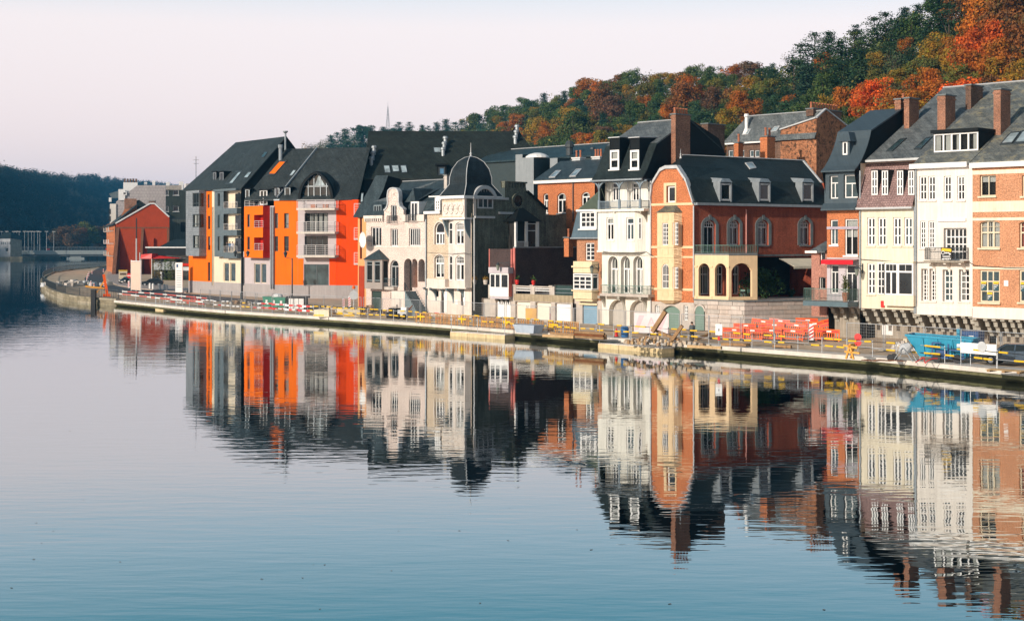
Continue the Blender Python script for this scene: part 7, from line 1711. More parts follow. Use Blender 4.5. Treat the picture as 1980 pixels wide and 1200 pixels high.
b.band(398,1010,770,800,M_WHITE,0.45,name='cornice'); b.pipe(772,795,1190,M_IRON)
wr = 6.0; zr = b.P(860,572,wr)[2]; zE = zc + 0.45; ul_ = fr.U(px('5',640,0)[0],wr); ra,rb_ = (-0.4,zE),(wr,zr)
rslab(b,[(-0.3,-0.4,zE),(uR,-0.4,zE),(uR,wr,zr),(ul_,wr,zr)],M_SLATEB,0.15); rslab(b,[(-0.3,-0.4,zE),(ul_,wr,zr),(-0.3,12,zE)],M_SLATED,0.15,'hip_roof')
for q in (((528,752),(592,748),(655,680),(600,683)),((735,742),(800,738),(862,665),(805,668))): skylight(b.root,[on_roof(fr,*px('5',*v),ra,rb_) for v in q],mat=M_LEAD)
for x,y0,y1,n_ in ((800,570,545,2),(1000,560,535,3)):
 p = b.P(x,y0,wr); chimney(b.root,p[0] - 0.6,p[0] + 0.7,wr,wr + 0.9,p[2] - 0.6,b.P(x,y1,wr)[2],M_LEAD,n_,along='x',capm=M_WHITE,pot_h=0.9)
# ---------------- B5 blue-grey hipped roof with stair towers
fr = row_frame(932,40.0); b = Bld('hipped_hall','large blue grey hipped roof hall with boxy clad towers','building',fr,'5')
M_CLADL = plain('sunlit_grey_cladding',(0.27,0.29,0.30),0.55,0.12,streak=0.1); M_CLADD = plain('shade_teal_cladding',(0.035,0.05,0.052),0.55,0.2)  # one cladding, its sunlit and shaded faces put into two colours
M_TEALR = slate('teal_grey_slate',(0.045,0.075,0.085),(0.04,0.066,0.075),0.5,0.25)
u0 = fr.U(925); uR = fr.U(1185); zE = b.P(120,575)[2]
facet(b,'wall',M_CLADD,[(u0,0,1),(uR,0,1),(uR,0,zE),(u0,0,zE)],[(u0,16,1),(u0,0,1),(u0,0,zE),(u0,16,zE)])
wr = 8; zr = b.P(550,440,wr)[2]; ua,ub_ = fr.U(958,wr),uR
rslab(b,[(u0 - .3,-.4,zE),(uR,-.4,zE),(uR,wr,zr),(ua,wr,zr)],M_TEALR,0.2); rslab(b,[(u0 - .3,-.4,zE),(ua,wr,zr),(u0 - .3,16.4,zE)],M_SLATEB,0.2,'hip_roof'); rslab(b,[(ua,wr,zr),(uR,wr,zr),(uR,16,zE),(u0,16,zE)],M_TEALR,0.2,'rear_roof')
mb = MB(); mb.bar((ua,wr,zr + .06),(uR,wr,zr + .06),0.34,0.16,n=6); mb.build('ridge_tiles',M_LEAD,b.root)
def tower(x0,x1,x2,yt,w,nm='clad_tower'):
 a,c = fr.U(px('5',x0,0)[0],w),fr.U(px('5',x1,0)[0],w); zt = b.P((x0 + x1) / 2,yt,w)[2]; d = fr.Q(*px('5',x2,yt),c)[1]
 mb = MB(); mb.poly([(a,w,1),(c,w,1),(c,w,zt),(a,w,zt)]); o = mb.build(nm,M_CLADL,b.root)
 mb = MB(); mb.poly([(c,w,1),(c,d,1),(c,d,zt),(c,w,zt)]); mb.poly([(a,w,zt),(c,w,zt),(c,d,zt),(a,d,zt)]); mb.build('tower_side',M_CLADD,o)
 return a,c,w,d,zt
tower(192,262,320,515,-3.0); t_ = tower(205,375,540,548,-5.0); tower(540,615,740,552,-3.6)
mb = MB(); cx_,cy_ = (t_[0] + t_[1]) / 2 + 0.8,(t_[2] + t_[3]) / 2
mb.lathe((cx_,cy_,t_[4]),[(1.7,0),(1.65,0.2),(1.2,0.5),(0.5,0.7),(0.05,0.74)],14); mb.build('roof_dome',M_WHITE,b.root)
p = b.P(735,535,1); mb = MB(); mb.lathe((p[0],1,p[2] - 1),[(0.5,0),(0.5,2.2),(0.65,2.3),(0.65,2.7),(0.4,3.2)],9); mb.build('roof_vent',M_IRON,b.root)
p = b.P(970,500,4); mb = MB(); mb.lathe((p[0],4,p[2] - 0.6),[(0.3,0),(0.3,1.0),(0.4,1.1),(0.3,1.4)],8); mb.build('roof_vent',M_IRON,b.root)
# ---------------- B4 long dark roof
D4 = 214.0; fr = Frame(world(700,300,D4),(1,0.02)); b = Bld('long_roofed_block','apartment block with a very long dark slate roof and skylights','building',fr,'7')
ul0,ur0 = fr.U(727),fr.U(1075); zE = fr.P(850,345)[2]; wr = 9.0; zr = b.P(800,128,wr)[2]; ul1 = fr.U(px('7',178,0)[0],wr); ur1 = fr.U(1003,wr)
ul0 = ul1
ra,rb_ = (0,zE),(wr,zr)
M_LONG = slate('olive_black_slate',(0.034,0.042,0.036),(0.026,0.032,0.028),0.36,0.2)
rslab(b,[(ul0,0,zE),(ur0,0,zE),(ur1,wr,zr),(ul1,wr,zr)],M_LONG,0.2); rslab(b,[(ul1,wr,zr),(ur1,wr,zr),(ur0,18,zE),(ul0,18,zE)],M_LONG,0.2,'rear_roof'); rslab(b,[(ur0,0,zE),(ur0,18,zE),(ur1,wr,zr)],M_LONG,0.2,'hip_roof')
facet(b,'gable_wall',M_SLATED,[(ul0,18,zE - .2),(ul0,0,zE - .2),(ul1,wr,zr - .2)])
facet(b,'wall',M_BLACKCL,[(ul0,0.3,1),(ur0,0.3,1),(ur0,0.3,zE),(ul0,0.3,zE)],[(ul0,18,1),(ul0,0.3,1),(ul0,0.3,zE),(ul0,18,zE)])
for q in (((348,575),(415,575),(400,490),(332,490)),((432,565),(508,560),(495,487),(415,490)),((528,575),(592,572),(575,487),(508,490)),((868,358),(948,358),(935,302),(858,302))): skylight(b.root,[on_roof(fr,*px('7',*v),ra,rb_) for v in q],gl=G_SKYL)
q = on_roof(fr,*px('7',945,590),ra,rb_); w0 = q[1] - .1; u0,u1,za,zb = b.rect(902,488,998,592,w0)
window_obj(b.root,u0 + .2,u1 - .2,za,zb - .3,w0,cols=1,fw=0.2,npx=12,mat=M_IRON,gl=plain('blue_blind',(0.08,0.2,0.33),.6,.2)); mb = MB(); mb.box(u0,u1,w0 + .07,w0 + 3,za,zb); mb.box(u0 - .3,u1 + .3,w0 - .3,w0 + 3.2,zb + .002,zb + .2); mb.build('dormer',M_BLACKCL,b.root)
for (x,y) in ((965,300),(1725,175),(175,400)):
 p = on_roof(fr,*px('7',max(x,210),y + 50),ra,rb_);
 for k in range(3):
  mb = MB(); mb.lathe((p[0] + .15 * k,p[1] - .5 + .8 * k,p[2] - .7 + .9 * k),[(.28,0),(.28,1.0),(.42,1.05),(.42,1.3),(.25,1.45)],8); mb.build('flue_cowl',M_ZINC,b.root)
# ================================================================== ORANGE FLATS
M_OR = plain('orange_render',(0.90,0.165,0.006),0.8,0.10,0.5,streak=0.10); M_RO = plain('red_orange_render',(0.85,0.07,0.003),0.8,0.09,0.5,streak=0.08)
M_RR = plain('deep_red_render',(0.48,0.018,0.008),0.8,0.1); M_CR = plain('cream_flat_render',(0.76,0.64,0.48),0.8,0.1,0.6,streak=0.08)
M_PL = plain('lilac_grey_plinth',(0.40,0.36,0.35),0.8,0.12,0.6,streak=0.12); M_LG = plain('lilac_frame',(0.50,0.43,0.43),0.75,0.1)
M_CLAD = brick('grey_board_cladding',(0.25,0.27,0.29),(0.22,0.24,0.26),(0.12,0.13,0.14),3.0,0.32,0.02,0.25); M_ZB = plain('zinc_bay_sheet',(0.15,0.19,0.205),0.4,0.25,metal=0.2,streak=0.2)
M_FLR = slate('flats_slate',(0.055,0.066,0.067),(0.040,0.050,0.051),0.34,0.2)
M_FRD = plain('dark_frame',(0.06,0.075,0.08),0.5,0.2); M_RAIL = plain('pale_rail_paint',(0.60,0.56,0.55),0.5,0.15)
fA = Frame(((365 - CX) / FPX * 237,237),(0.6,-0.8)); b = Bld('orange_flats','bright orange apartment block with grey roofs, pointed glass gable and balconies','building',fA,'10')
zg = 0.8; uC = fA.U(530); u1,u2,u3 = fA.U(410),fA.U(470),fA.U(521); zP = b.P(200,750)[2]; zP2 = b.P(800,770)[2]
zE = fA.P(*px('9',500,725))[2]; zG = fA.P(*px('10',480,503))[2]
for y0,y1 in ((90,225),(298,435),(558,745)): b.win(270,y0,294,y1,dep=.15,cols=1,fw=.06,mat=M_FRD)
b.c = '9'; b.win(274,780,296,920,dep=.15,cols=1,fw=.06,mat=M_FRD); b.win(588,762,612,908,dep=.15,cols=1,fw=.06,mat=M_FRD)
b.c = '10'
for y0,y1 in ((80,220),(297,440)): b.win(577,y0,600,y1,dep=.15,cols=1,fw=.06,mat=M_FRD)
for x0,x1,y0 in ((430,484,563),(494,550,563),(736,797,570),(804,865,570)): b.win(x0,y0,x1,y0 + (190 if x0 < 700 else 198),dep=.15,cols=1,fw=.1,mat=M_CR,gl=G_BLUE)
ops = b.ops; zT = fA.P(*px('9',330,745))[2]
b.wall(0,u1,zP,zT,M_OR); b.wall(u1,u2,zP,zE,M_CR); b.wall(u2,uC,zP,fA.P(*px('10',760,515))[2] + 1,M_LG)
mb = MB(); mb.box(-.02,uC,-.06,.2,zg,zP + .02); mb.build('plinth',M_PL,b.root)
b.body(.02,uC,zg,zE - .3,12,M_PL,.2)
for x,m in ((316,M_IRON),(324,M_CR),(632,M_IRON)): b.pipe(x,0 if x != 632 else 510,790,m,0,.09)
# grey clad bay
w = -1.3; a,c = fA.U(px('9',50,0)[0],w),fA.U(px('9',187,0)[0],w); zb,zt = b.P(150,495,w)[2],fA.P(*px('9',120,742),w)[2]
b.ops = []
for yy in (('9',765,908),('9',985,1120),('10',285,415)):
 b.c = yy[0]; xx = (120,186) if yy[0] == '9' else (120,184); b.win(xx[0],yy[1],xx[1] - 1,yy[2],w,dep=.12,cols=2,trans=.25,fw=.1,mat=M_FRD,gl=G_DARK,curtain=(M_CURTAIN,[(.1,.5),(.7,1)]) if yy[1] != 765 else None)
b.wall(a,c,zb,zt,M_CLAD,w,.15,'clad_bay')
facet(b,'clad_bay_side',M_CLAD,[(c,w,zb),(c,0,zb),(c,0,zt),(c,w,zt)],[(a,0,zb),(a,w,zb),(a,w,zt),(a,0,zt)],[(a,w,zb),(a,0,zb),(c,0,zb),(c,w,zb)])
b.c = '9'
for y0,y1 in ((768,905),(985,1120)): q = [fA.Q(*px('9',x,y),c + .02) for x,y in ((190,y1),(232,y1),(232,y0),(190,y0))]; facet(b,'side_pane',G_DARK,[(c + .02,max(w,min(0,p[1])),p[2]) for p in q])
# zinc bay with cream balconies
w = -.9; a,c,d = fA.U(px('9',345,0)[0],w),fA.U(px('9',440,0)[0],w),fA.U(px('9',578,0)[0],w); zt = fA.P(*px('9',420,742),w)[2]; zb = b.P(0,0)[2]; b.c = '10'; zb = b.P(450,503,w)[2]; b.ops = []
b.c = '9'; b.win(378,770,404,902,w,dep=.12,cols=1,fw=.06,mat=M_FRD); b.c = '10'
for y0,y1 in ((80,210),(297,440)): b.win(370,y0,394,y1,w,dep=.12,cols=1,fw=.06,mat=M_FRD)
b.wall(a,c,zb,zt,M_ZB,w,.15,'zinc_bay'); facet(b,'zinc_bay_side',M_ZB,[(a,0,zb),(a,w,zb),(a,w,zt),(a,0,zt)])
fl = [b.P(500,y,w)[2] for y in (468,240,20)]
for k,z in enumerate(fl):
 mb = MB(); mb.box(c,d,w,0,z - .75,z + .12); mb.build('balcony_front',M_ZB,b.root)
 railing(b.root,[(c,w + .05,0),(d,w + .05,0)],z + .1,1.0,.3,.02,M_RAIL,'h',4)
 mb = MB(); mb.box(c + (d - c) * .5,d - .15,-.04,.0,z + .2,z + 2.4); mb.build('balcony_door',G_DARK,b.root)
mb = MB(); mb.box(a,d,w - .2,0,zt - .1,zt + .25); mb.build('zinc_cornice',M_ZB,b.root)
# orange boxes with red recesses
w = -1.2; a,c = fA.U(px('10',637,0)[0],w),fA.U(px('10',826,0)[0],w); zb = b.P(760,513,w)[2]; zt = fA.P(*px('9',750,902),w)[2]; dd = fA.Q(*px('10',889,400),c)[1]
b.ops = []
for y0,y1 in ((75,203),(300,430)): b.win(669,y0,694,y1,w,dep=.12,cols=1,fw=.06,mat=M_FRD)
rc = [b.op(737,y0,829,y1,w,rev=1.1) for y0,y1 in ((80,208),(308,437))]
b.wall(a,c,zb,zt,M_OR,w,.15,'orange_box',M_RR); zz = sorted([zb,zt] + [r[2] for r in rc] + [r[3] for r in rc])
for p,q in ((zz[0],zz[1]),(zz[2],zz[3]),(zz[4],zz[5])): facet(b,'orange_box_side',M_RR,[(c,w,p),(c,.0,p),(c,.0,q),(c,w,q)])
facet(b,'box_underside',M_RR,[(a,0,zb),(c,0,zb),(c,w,zb),(a,w,zb)],[(a,w,zt),(c,w,zt),(c,0,zt),(a,0,zt)])
for r in rc: facet(b,'recess_back',M_RR,[(r[0],-.1,r[2]),(u3,-.1,r[2]),(u3,-.1,r[3]),(r[0],-.1,r[3])]); railing(b.root,[(r[0],w + .05,0),(c,w + .05,0)],r[2],1.0,.5,.025,M_RAIL,'h',3)
railing(b.root,[(a,w + .1,0),(c,w + .1,0)],zt,1.1,.5,.03,M_RAIL,'h',4)
for x in (905,926): b.pipe(x,0,825,M_ZINC,-.1,.12)
facet(b,'link_wall',M_LG,[(u3 - 1,-.02,zP),(uC + .1,-.02,zP),(uC + .1,-.02,zt),(u3 - 1,-.02,zt)],[(a - .3,-.03,zb),(u3,-.03,zb),(u3,-.03,zt),(a - .3,-.03,zt)])
# frontal wing and red end wall
B0 = fA.to_world((uC,0,0)); fB = Frame(B0,(.97,-.25)); uE = fB.U(650); fC = Frame(fB.to_world((uE,0,0)),(.99,-.1)); uF = fC.U(693)
def sub(f,nm,crop):
 q = Bld('tmp',None,None,f,crop); bpy.data.objects.remove(q.root); P = f.O - fA.O; q.root = empty(nm,(P.dot(fA.e),P.dot(fA.n),0),f.rz - fA.rz); q.root.parent = b.root; return q
B = sub(fB,'front_wing','10'); C = sub(fC,'end_wing','10'); zPb = fB.P(600,551)[2]; zEb = fB.P(600,386)[2]
for x0,x1 in ((945,979),(1040,1087)):
 for y0,y1 in ((63,215),(295,447)): B.win(x0,y0,x1,y1,dep=.18,cols=1,trans=.3,fw=.08,mat=M_FRD,curtain=(M_CURTAIN,[(.0,.85)]) if y0 < 100 else None)
gx0,gx1 = fB.U(576),fB.U(648)
for y0,y1 in ((62,256),(293,484)): B.win(1246,y0,1482,y1,dep=.3,cols=4,fw=.08,mat=M_FRD,curtain=(M_CURTAIN,[(.18,.32),(.38,.52),(.58,.72),(.8,.95)]) if y0 < 100 else None)
B.win(1242,578,1490,788,dep=.12,cols=2,fw=.1,mull=.14,mat=M_FRD,gl=G_BLUE)
B.wall(0,gx0,zPb,zEb,M_OR); zs = B.P(1360,575)[2]; zz = B.P(1360,520)[2]
B.wall(gx0,uE,zPb,zEb,M_LG,name='bay_wall')
o = [q for q in B.ops][-1]; facet(B,'orange_pier',M_OR,[(gx0 + .02,-.03,zPb),(o[0] - .1,-.03,zPb),(o[0] - .1,-.03,zz),(gx0 + .02,-.03,zz)]); facet(B,'red_pier',M_RO,[(o[1] + .1,-.03,zPb),(uE,-.03,zPb),(uE,-.03,zz),(o[1] + .1,-.03,zz)])
mb = MB(); mb.box(-.02,o[0],-.05,.2,zg,zPb + .01); mb.box(o[1],uE,-.05,.2,zg,zPb + .01); mb.box(o[0],o[1],-.04,.2,zg,o[2] - .01); mb.build('plinth',M_PL,B.root)
C.wall(0,uF,zPb,fC.P(670,386)[2],M_RO); mb = MB(); mb.box(0,uF,-.05,.2,zg,zPb); mb.build('plinth',M_PL,C.root)
facet(C,'end_wall',M_OR,[(uF,0,zg),(uF,12,zg),(uF,12,zEb),(uF,0,zEb)])
bx0,bx1 = fB.U(px('10',1166,0)[0],-1.5),fB.U(px('10',1552,0)[0],-1.5)
for y,yr in ((488,385),(250,150),(12,-70)):
 z,zr = B.P(1360,y,-1.5)[2],B.P(1360,yr,-1.5)[2]
 mb = MB(); mb.loft([(bx0 + .6,-.02,z - .3),(bx0,-1.6,z - .3),(bx1,-1.6,z - .3),(bx1,-.02,z - .3)],[(bx0 + .6,-.02,z),(bx0,-1.6,z),(bx1,-1.6,z),(bx1,-.02,z)]); mb.build('balcony_slab',M_CONC,B.root)
 railing(B.root,[(bx0 + .5,-.1,0),(bx0 + .05,-1.52,0),(bx1 - .05,-1.52,0),(bx1 - .05,-.1,0)],z,zr - z,.2,.026,M_RAIL,'h',5)
for k,(x0,x1) in enumerate(((1345,1402),(1470,1525))):
 q = [fB.P(*px('9',x,905),-1.3) for x in (x0,x1)]; mb = MB(); mb.box(q[0][0],q[1][0],-1.45,-1.1,q[0][2] - .35,q[0][2] + .3); mb.build('flower_box',M_POT,B.root)
for k,y in enumerate((78,320,570)):
 z = C.P(1765,y)[2]; mb = MB(); mb.box(uF - .5,uF + .5,-.9,.3,z - .18,z); mb.build('end_balcony',M_RAIL,C.root); railing(C.root,[(uF - .45,-.85,0),(uF + .45,-.85,0),(uF + .45,.2,0)],z,1.6,.25,.03,M_RAIL,'h',6)
# pointed glass gable and its vault
B.c = '9'; ap = B.P(1405,538,-.2); bl,br_ = B.P(1218,820,-.2),B.P(1578,820,-.2); cx = (bl[0] + br_[0]) / 2; H_ = ap[2] - bl[2]; hw = (br_[0] - bl[0]) / 2
def og(k,n,s,wd,hh): t = k / n; R_ = (hh * hh + wd * wd) / (2 * wd); return (cx + s * (math.sqrt(R_ * R_ - (hh * t) ** 2) - R_ + wd),bl[2] + hh * t)
L = [og(k,10,-1,hw,H_) for k in range(11)] + [og(k,10,1,hw,H_) for k in range(9,-1,-1)]; I = [(cx + (p[0] - cx) * .86,bl[2] + (p[1] - bl[2]) * .90) for p in L]
mb = MB()
for i in range(20):
 g = [L[i],L[i+1],I[i+1],I[i]]; mb.loft([(p[0],.4,p[1]) for p in g],[(p[0],-.45,p[1]) for p in g])
mb.build('pointed_arch',M_BLACKCL,B.root)
mb = MB()
for i in range(20): p,q = L[i],L[i+1]; mb.poly([(p[0],.35,p[1]),(q[0],.35,q[1]),(q[0],8 ,q[1]),(p[0],8,p[1])])
mb.build('vault_roof',M_FLR,B.root)
mb = MB(); mb.poly([(p[0],.25,p[1]) for p in I]); gl = mb.build('gable_glass',G_DARK,B.root)
zt1 = bl[2] + H_ * .42; mb = MB(); mb.box(cx - hw * .8,cx + hw * .8,.12,.22,zt1,zt1 + .14)
for f in (-.5,-.17,.2,.55): x = cx + hw * f; mb.box(x - .06,x + .06,.12,.22,bl[2],bl[2] + H_ * .9 * math.sqrt(max(.05,1 - (abs(f) / .86) ** 2.2)))
mb.build('gable_glazing_bars',M_ZINC,B.root)
mb = MB(); x0,x1 = cx - hw * .17,cx + hw * .45; mb.poly([(x0 + .1,.2,zt1 + .2),(x1,.2,zt1 + .2),(cx + hw * .1,.2,bl[2] + H_ * .86)]); mb.build('painted_gable_light',G_SKYL,B.root)  # pale triangle puts the light on the gable glass into its colour
# roofs
B.c = '9'; b.c = '9'
pr = fA.Q(*px('9',1085,180),u2); wr,zr = pr[1],pr[2]; ul = fA.U(px('9',565,0)[0],wr); zr0 = b.P(565,243,wr)[2]; zEl = b.P(60,742,-.4)[2]
zEa = b.P(640,716,-.4)[2]
rslab(b,[(-1.6,-.4,zEl + .2),(u2 + .2,-.4,zEa),(u2 + .2,wr,zr),(ul,wr,zr0)],M_FLR,.2); rslab(b,[(ul,wr,zr0),(u2 + .2,wr,zr),(u2 + .2,wr * 2,zEa),(-1,wr * 2,zEa)],M_FLR,.2,'rear_roof')
facet(b,'gable_wall',M_BLACKCL,[(u2 + .1,-.4,zg),(u2 + .1,wr * 2,zg),(u2 + .1,wr * 2,zEa),(u2 + .1,wr,zr - .2),(u2 + .1,-.4,zEa - .1)])
ra,rb_ = (-.4,zEa),(wr,zr); p = fA.Q(*px('9',1068,335),u2); mb = MB(); q = fA.Q(*px('9',1068,150),u2); mb.bar((u2 + .4,p[1],p[2]),(u2 + .4,p[1],q[2]),.3,n=8); mb.lathe((u2 + .4,p[1],q[2]),[(.2,0),(.42,.2),(.42,.35)],8); mb.build('flue',M_ZINC,b.root)
for q in (((590,430),(625,425),(668,358),(635,358)),((825,405),(862,403),(905,340),(868,340)),((645,615),(690,612),(740,548),(700,548)),((455,680),(530,680),(640,540),(565,540)),((205,700),(245,700),(325,580),(280,580))): skylight(b.root,[on_roof(fA,*px('9',*v),ra,rb_) for v in q],gl=G_SKYL if q[0][0] not in (825,) else G_BLUE)
for x0,x1 in ((332,362),(400,438)): q = on_roof(fA,*px('9',x0,640),ra,rb_); w0 = q[1] - .1; r = b.rect(x0,550,x1,642,w0); window_obj(b.root,*r,w0,cols=1,fw=.15,npx=12,mat=M_ZINC); mb = MB(); mb.box(r[0],r[1] + .1,w0 + .07,w0 + 2.6,r[2],r[3]); mb.box(r[0] - .2,r[1] + .3,w0 - .2,w0 + 3,r[3] + .002,r[3] + .15); mb.build('dormer',M_BLACKCL,b.root)
pts = [(-1.8,-1,zEl),(-1.0,1,fA.P(*px('9',165,490),1)[2]),(.2,4,fA.P(*px('9',228,410),4)[2])]
for p,q in zip(pts,pts[1:]): rslab(b,[(p[0],p[1] + 3,p[2]),(p[0] + 7,p[1] + 3,p[2]),(q[0] + 7,q[1] + 3,q[2]),(q[0],q[1] + 3,q[2])],M_ZB,.15,'curved_zinc_roof')
wq = 7.5; zE3 = zEb + .1; zr3 = fB.P(650,286,wq)[2]; ua = fB.U(553,wq); ub_ = fB.U(613,wq); uc = fB.U(716,wq)
aL = fB.U(472,0); rB = [(0,zE3),(wq,zr3)]
rslab(B,[(aL,0,zE3),(gx0,-.3,zE3),(ub_,wq,zr3),(ua,wq,zr3)],M_FLR,.2); rslab(B,[(gx0,-.3,zE3),(uE + .1,-.3,zE3),(uE + 3.2,.6,zE3),(uc,wq,zr3),(ub_,wq,zr3)],M_FLR,.2)
rslab(B,[(ua,wq,zr3),(uc,wq,zr3),(uc,15,zE3),(aL,15,zE3)],M_FLR,.2,'rear_roof')
mb = MB(); mb.bar((gx0 - 3.2,-.2,zE3 + .3),(ub_,wq,zr3 + .1),.22); mb.build('roof_seam',M_ZINC,B.root)
for q in (((1115,595),(1150,592),(1198,528),(1165,528)),): skylight(B.root,[on_roof(fB,*px('9',*v),*rB) for v in q])
skylight(B.root,[on_roof(fB,*px('9',*v),*rB) for v in ((890,585),(965,585),(1100,432),(1025,432))],gl=M_OR)
for x0,x1,y0,y1 in ((665,708,728,830),(815,892,738,888),(970,1018,712,822),(1072,1130,710,822)):
 r = B.rect(x0,y0,x1,y1,.4); window_obj(B.root,*r,.4,cols=1 + (x0 == 815),fw=.12,npx=12,mat=M_ZINC if x0 != 815 else M_WHITE); mb = MB(); mb.box(r[0],r[1],.47,3.6,r[2],r[3]); mb.box(r[0] - .15,r[1] + .3,.2,3.8,r[3] + .002,r[3] + .14); mb.build('dormer',M_BLACKCL,B.root)
p = on_roof(fB,*px('9',1030,415),*rB); mb = MB(); mb.lathe((p[0],p[1],p[2] - .4),[(.3,0),(.3,2),(.4,2.1),(.4,2.6)],8); mb.build('flue_cowl',M_ZINC,B.root)
mb = MB(); mb.box(0,gx0,-.2,.05,zEb - .1,zEb + .1); mb.build('gutter',M_ZINC,B.root)
# ================================================================== LEFT GROUP
D0 = 376.0; fG = Frame(world(222,500,D0),(1,.02)); b = Bld('red_gable_house','tall red brick blank gable with sloping buttresses near the bend','house',fG,'17')
M_RGAB = brick('red_gable_brick',(0.34,0.030,0.004),(0.30,0.026,0.003),(0.3,0.07,0.03),.24,.085,.01,.2); M_BUT = brick('buttress_brick',(.20,.075,.04),(.16,.06,.035),(.14,.08,.05),.24,.085,.01,.3)
uR = fG.U(327.5); pts = [b.P(x,y) for x,y in ((1275,800),(995,542),(905,542),(238,925))]
facet(b,'gable_wall',M_RGAB,[(0,0,.8),(uR,0,.8),*pts]); mb = MB()
for p,q in zip(pts,pts[1:]): mb.bar((p[0],0,p[2] + .1),(q[0],0,q[2] + .1),.7,.35)
mb.build('verge_coping',M_LEAD,b.root); zb = b.P(760,1012)[2]
for x0,x1,d in ((240,310,4.0),(738,785,3.0),(1232,1276,.5)):
 a,c = fG.U(px('17',x0,0)[0]),fG.U(px('17',x1,0)[0]); mb = MB(); mb.prism([(0.1,.8),(-d,.8),(-.12,zb),(.1,zb)],a,c); mb.build('buttress',M_BUT,b.root)
mb = MB(); mb.box(0,uR,-.16,.05,zb,zb + .3); mb.build('string_course',M_BUT,b.root)
a,c = fG.U(px('18',905,0)[0]),fG.U(px('18',985,0)[0]); mb = MB(); mb.box(a,c,-.7,.05,.8,fG.P(*px('18',945,205))[2]); mb.build('chimney_breast',M_RGAB,b.root)
chimney(b.root,fG.U(px('17',870,0)[0]),fG.U(px('17',990,0)[0]),.3,1.2,pts[1][2] - .5,b.P(930,478)[2],M_BROWNBRICK,0)
fF = Frame(world(206,500,432),(fG.O - world(206,500,432)).to_2d().to_tuple() if False else ((fG.O - Vector(((206 - CX) / FPX * 432,432,0))).x,(fG.O - Vector(((206 - CX) / FPX * 432,432,0))).y)); LF = (fG.O - fF.O).length
rf = empty('river_front',fF.O - fG.O,0); rf.parent = b.root; rf.location = ((fF.O - fG.O).dot(fG.e),(fF.O - fG.O).dot(fG.n),0); rf.rotation_euler = (0,0,fF.rz - fG.rz)
mb = MB(); ops_ = []
for k in range(4):
 for j in range(6): ops_.append((3 + j * LF / 6.3,5.2 + j * LF / 6.3,2.2 + 3.4 * k,4.4 + 3.4 * k,0,.3))
zf = fG.P(*px('17',235,935))[2]; wall_mesh(mb,0,LF,.8,zf,ops_,0,.3); mb.build('front_wall',M_ORBRICK,rf); facet(type('q',(),{'root': rf})(),'dark_rooms',M_ROOM,[(0,.3,.8),(LF,.3,.8),(LF,.3,zf),(0,.3,zf)])
for k,z in enumerate((5.6,9.0,12.4)):
 for u in (LF * .25,LF * .55,LF * .82): mb = MB(); mb.box(u - 2,u + 2,-1.3,0,z - .2,z); mb.box(u - 2,u + 2,-1.32,-1.22,z,z + 1); mb.build('balcony',M_RAIL if (k % 2) else M_GDOOR,rf)
rslab(type('q',(),{'root': rf})(),[(0,-.5,zf),(LF,-.5,zf),(LF,6,zf + 5.5),(0,6,zf + 5.5)],M_SLATED,.3)
# brick house and flats behind the gable
M_SHING = brick('diamond_shingle',(.50,.44,.42),(.46,.40,.39),(.33,.29,.28),.9,.9,.05,.15)
def block(nm,lab,cat,D,e,polys,x0): f = Frame(world(x0,500,D),e); q = Bld(nm,lab,cat,f,'17'); return q,f
b,f = block('shingled_flats','pale shingled apartment gable with white chimney behind the red gable','building',415,(.96,.28),None,224)
P = lambda x,y,w=0: b.P(x,y,w)
facet(b,'shingled_gable',M_SHING,[(P(245,0)[0],0,.8),(P(1205,0)[0],0,.8),P(1203,180),P(650,185),P(245,500)]); u_ = P(1205,0)[0]
facet(b,'rear_wall',M_GRNW,[(P(245,0)[0],.5,.8),(P(245,0)[0],9,.8),(P(245,0)[0],9,P(245,500)[2]),P(245,500,.5)])
mb = MB(); q0,q1 = P(385,255,1),P(660,130,1); mb.box(q0[0],q1[0],.5,1.6,q0[2] - 2,q1[2]); ch = mb.build('white_chimney',M_WHITE,b.root)
for k in range(5): mb = MB(); mb.lathe((q0[0] + (q1[0] - q0[0]) * (.1 + .2 * k),1,q1[2]),[(.25,0),(.25,1),(.35,1.1)],7); mb.build('chimney_pot',M_BROWNBRICK,ch)
for x0,x1,y0 in ((790,845,125),(950,1000,95),(1215,1280,120),(1465,1545,110)): p,q = P(x0,215,3),P(x1,y0,3); mb = MB(); mb.box(p[0],q[0],3,4.5,p[2] - 1,q[2]); mb.build('roof_chimney',M_WHITE,b.root)
p,q = P(290,470,-.4),P(520,260,-.4); mb = MB(); mb.box(p[0],q[0] - 1.5,-.4,-.05,p[2],q[2]); mb.build('white_dormer',M_WHITE,b.root); window_obj(b.root,P(370,0,-.5)[0],P(450,0,-.5)[0],P(400,375,-.5)[2],P(400,305,-.5)[2],-.48,cols=1,rows=2,fw=.25,npx=7)
mb = MB(); r0,r1 = P(100,430,0),P(300,285,0); mb.loft([P(105,345),P(160,430),P(330,430),P(300,285)],[P(105,345,5),P(160,430,5),P(330,430,5),P(300,285,5)]); mb.build('teal_mansard',M_ZB,b.root)
mb = MB(); p,q = P(105,500,.5),P(155,420,.5); mb.box(p[0],q[0],.5,2,p[2],q[2]); mb.build('white_gable_end',M_WHITE,b.root)
mb = MB(); p,q = P(100,900,-.3),P(245,540,-.3); mb.box(p[0] + .4,q[0],-.3,3,.8,q[2]); mb.build('white_front',M_WHITEW,b.root)
for y in (640,780): p,q = P(110,y + 100,-.35),P(140,y,-.35); mb = MB(); mb.box(p[0],q[0],-.36,-.3,p[2],q[2]); mb.build('window',G_DARK,b.root)
b,f = block('rear_flats','dark green grey rear of flats with four small windows','building',400,(.9,.43),None,320.5)
zt = P(1400,270)[2]
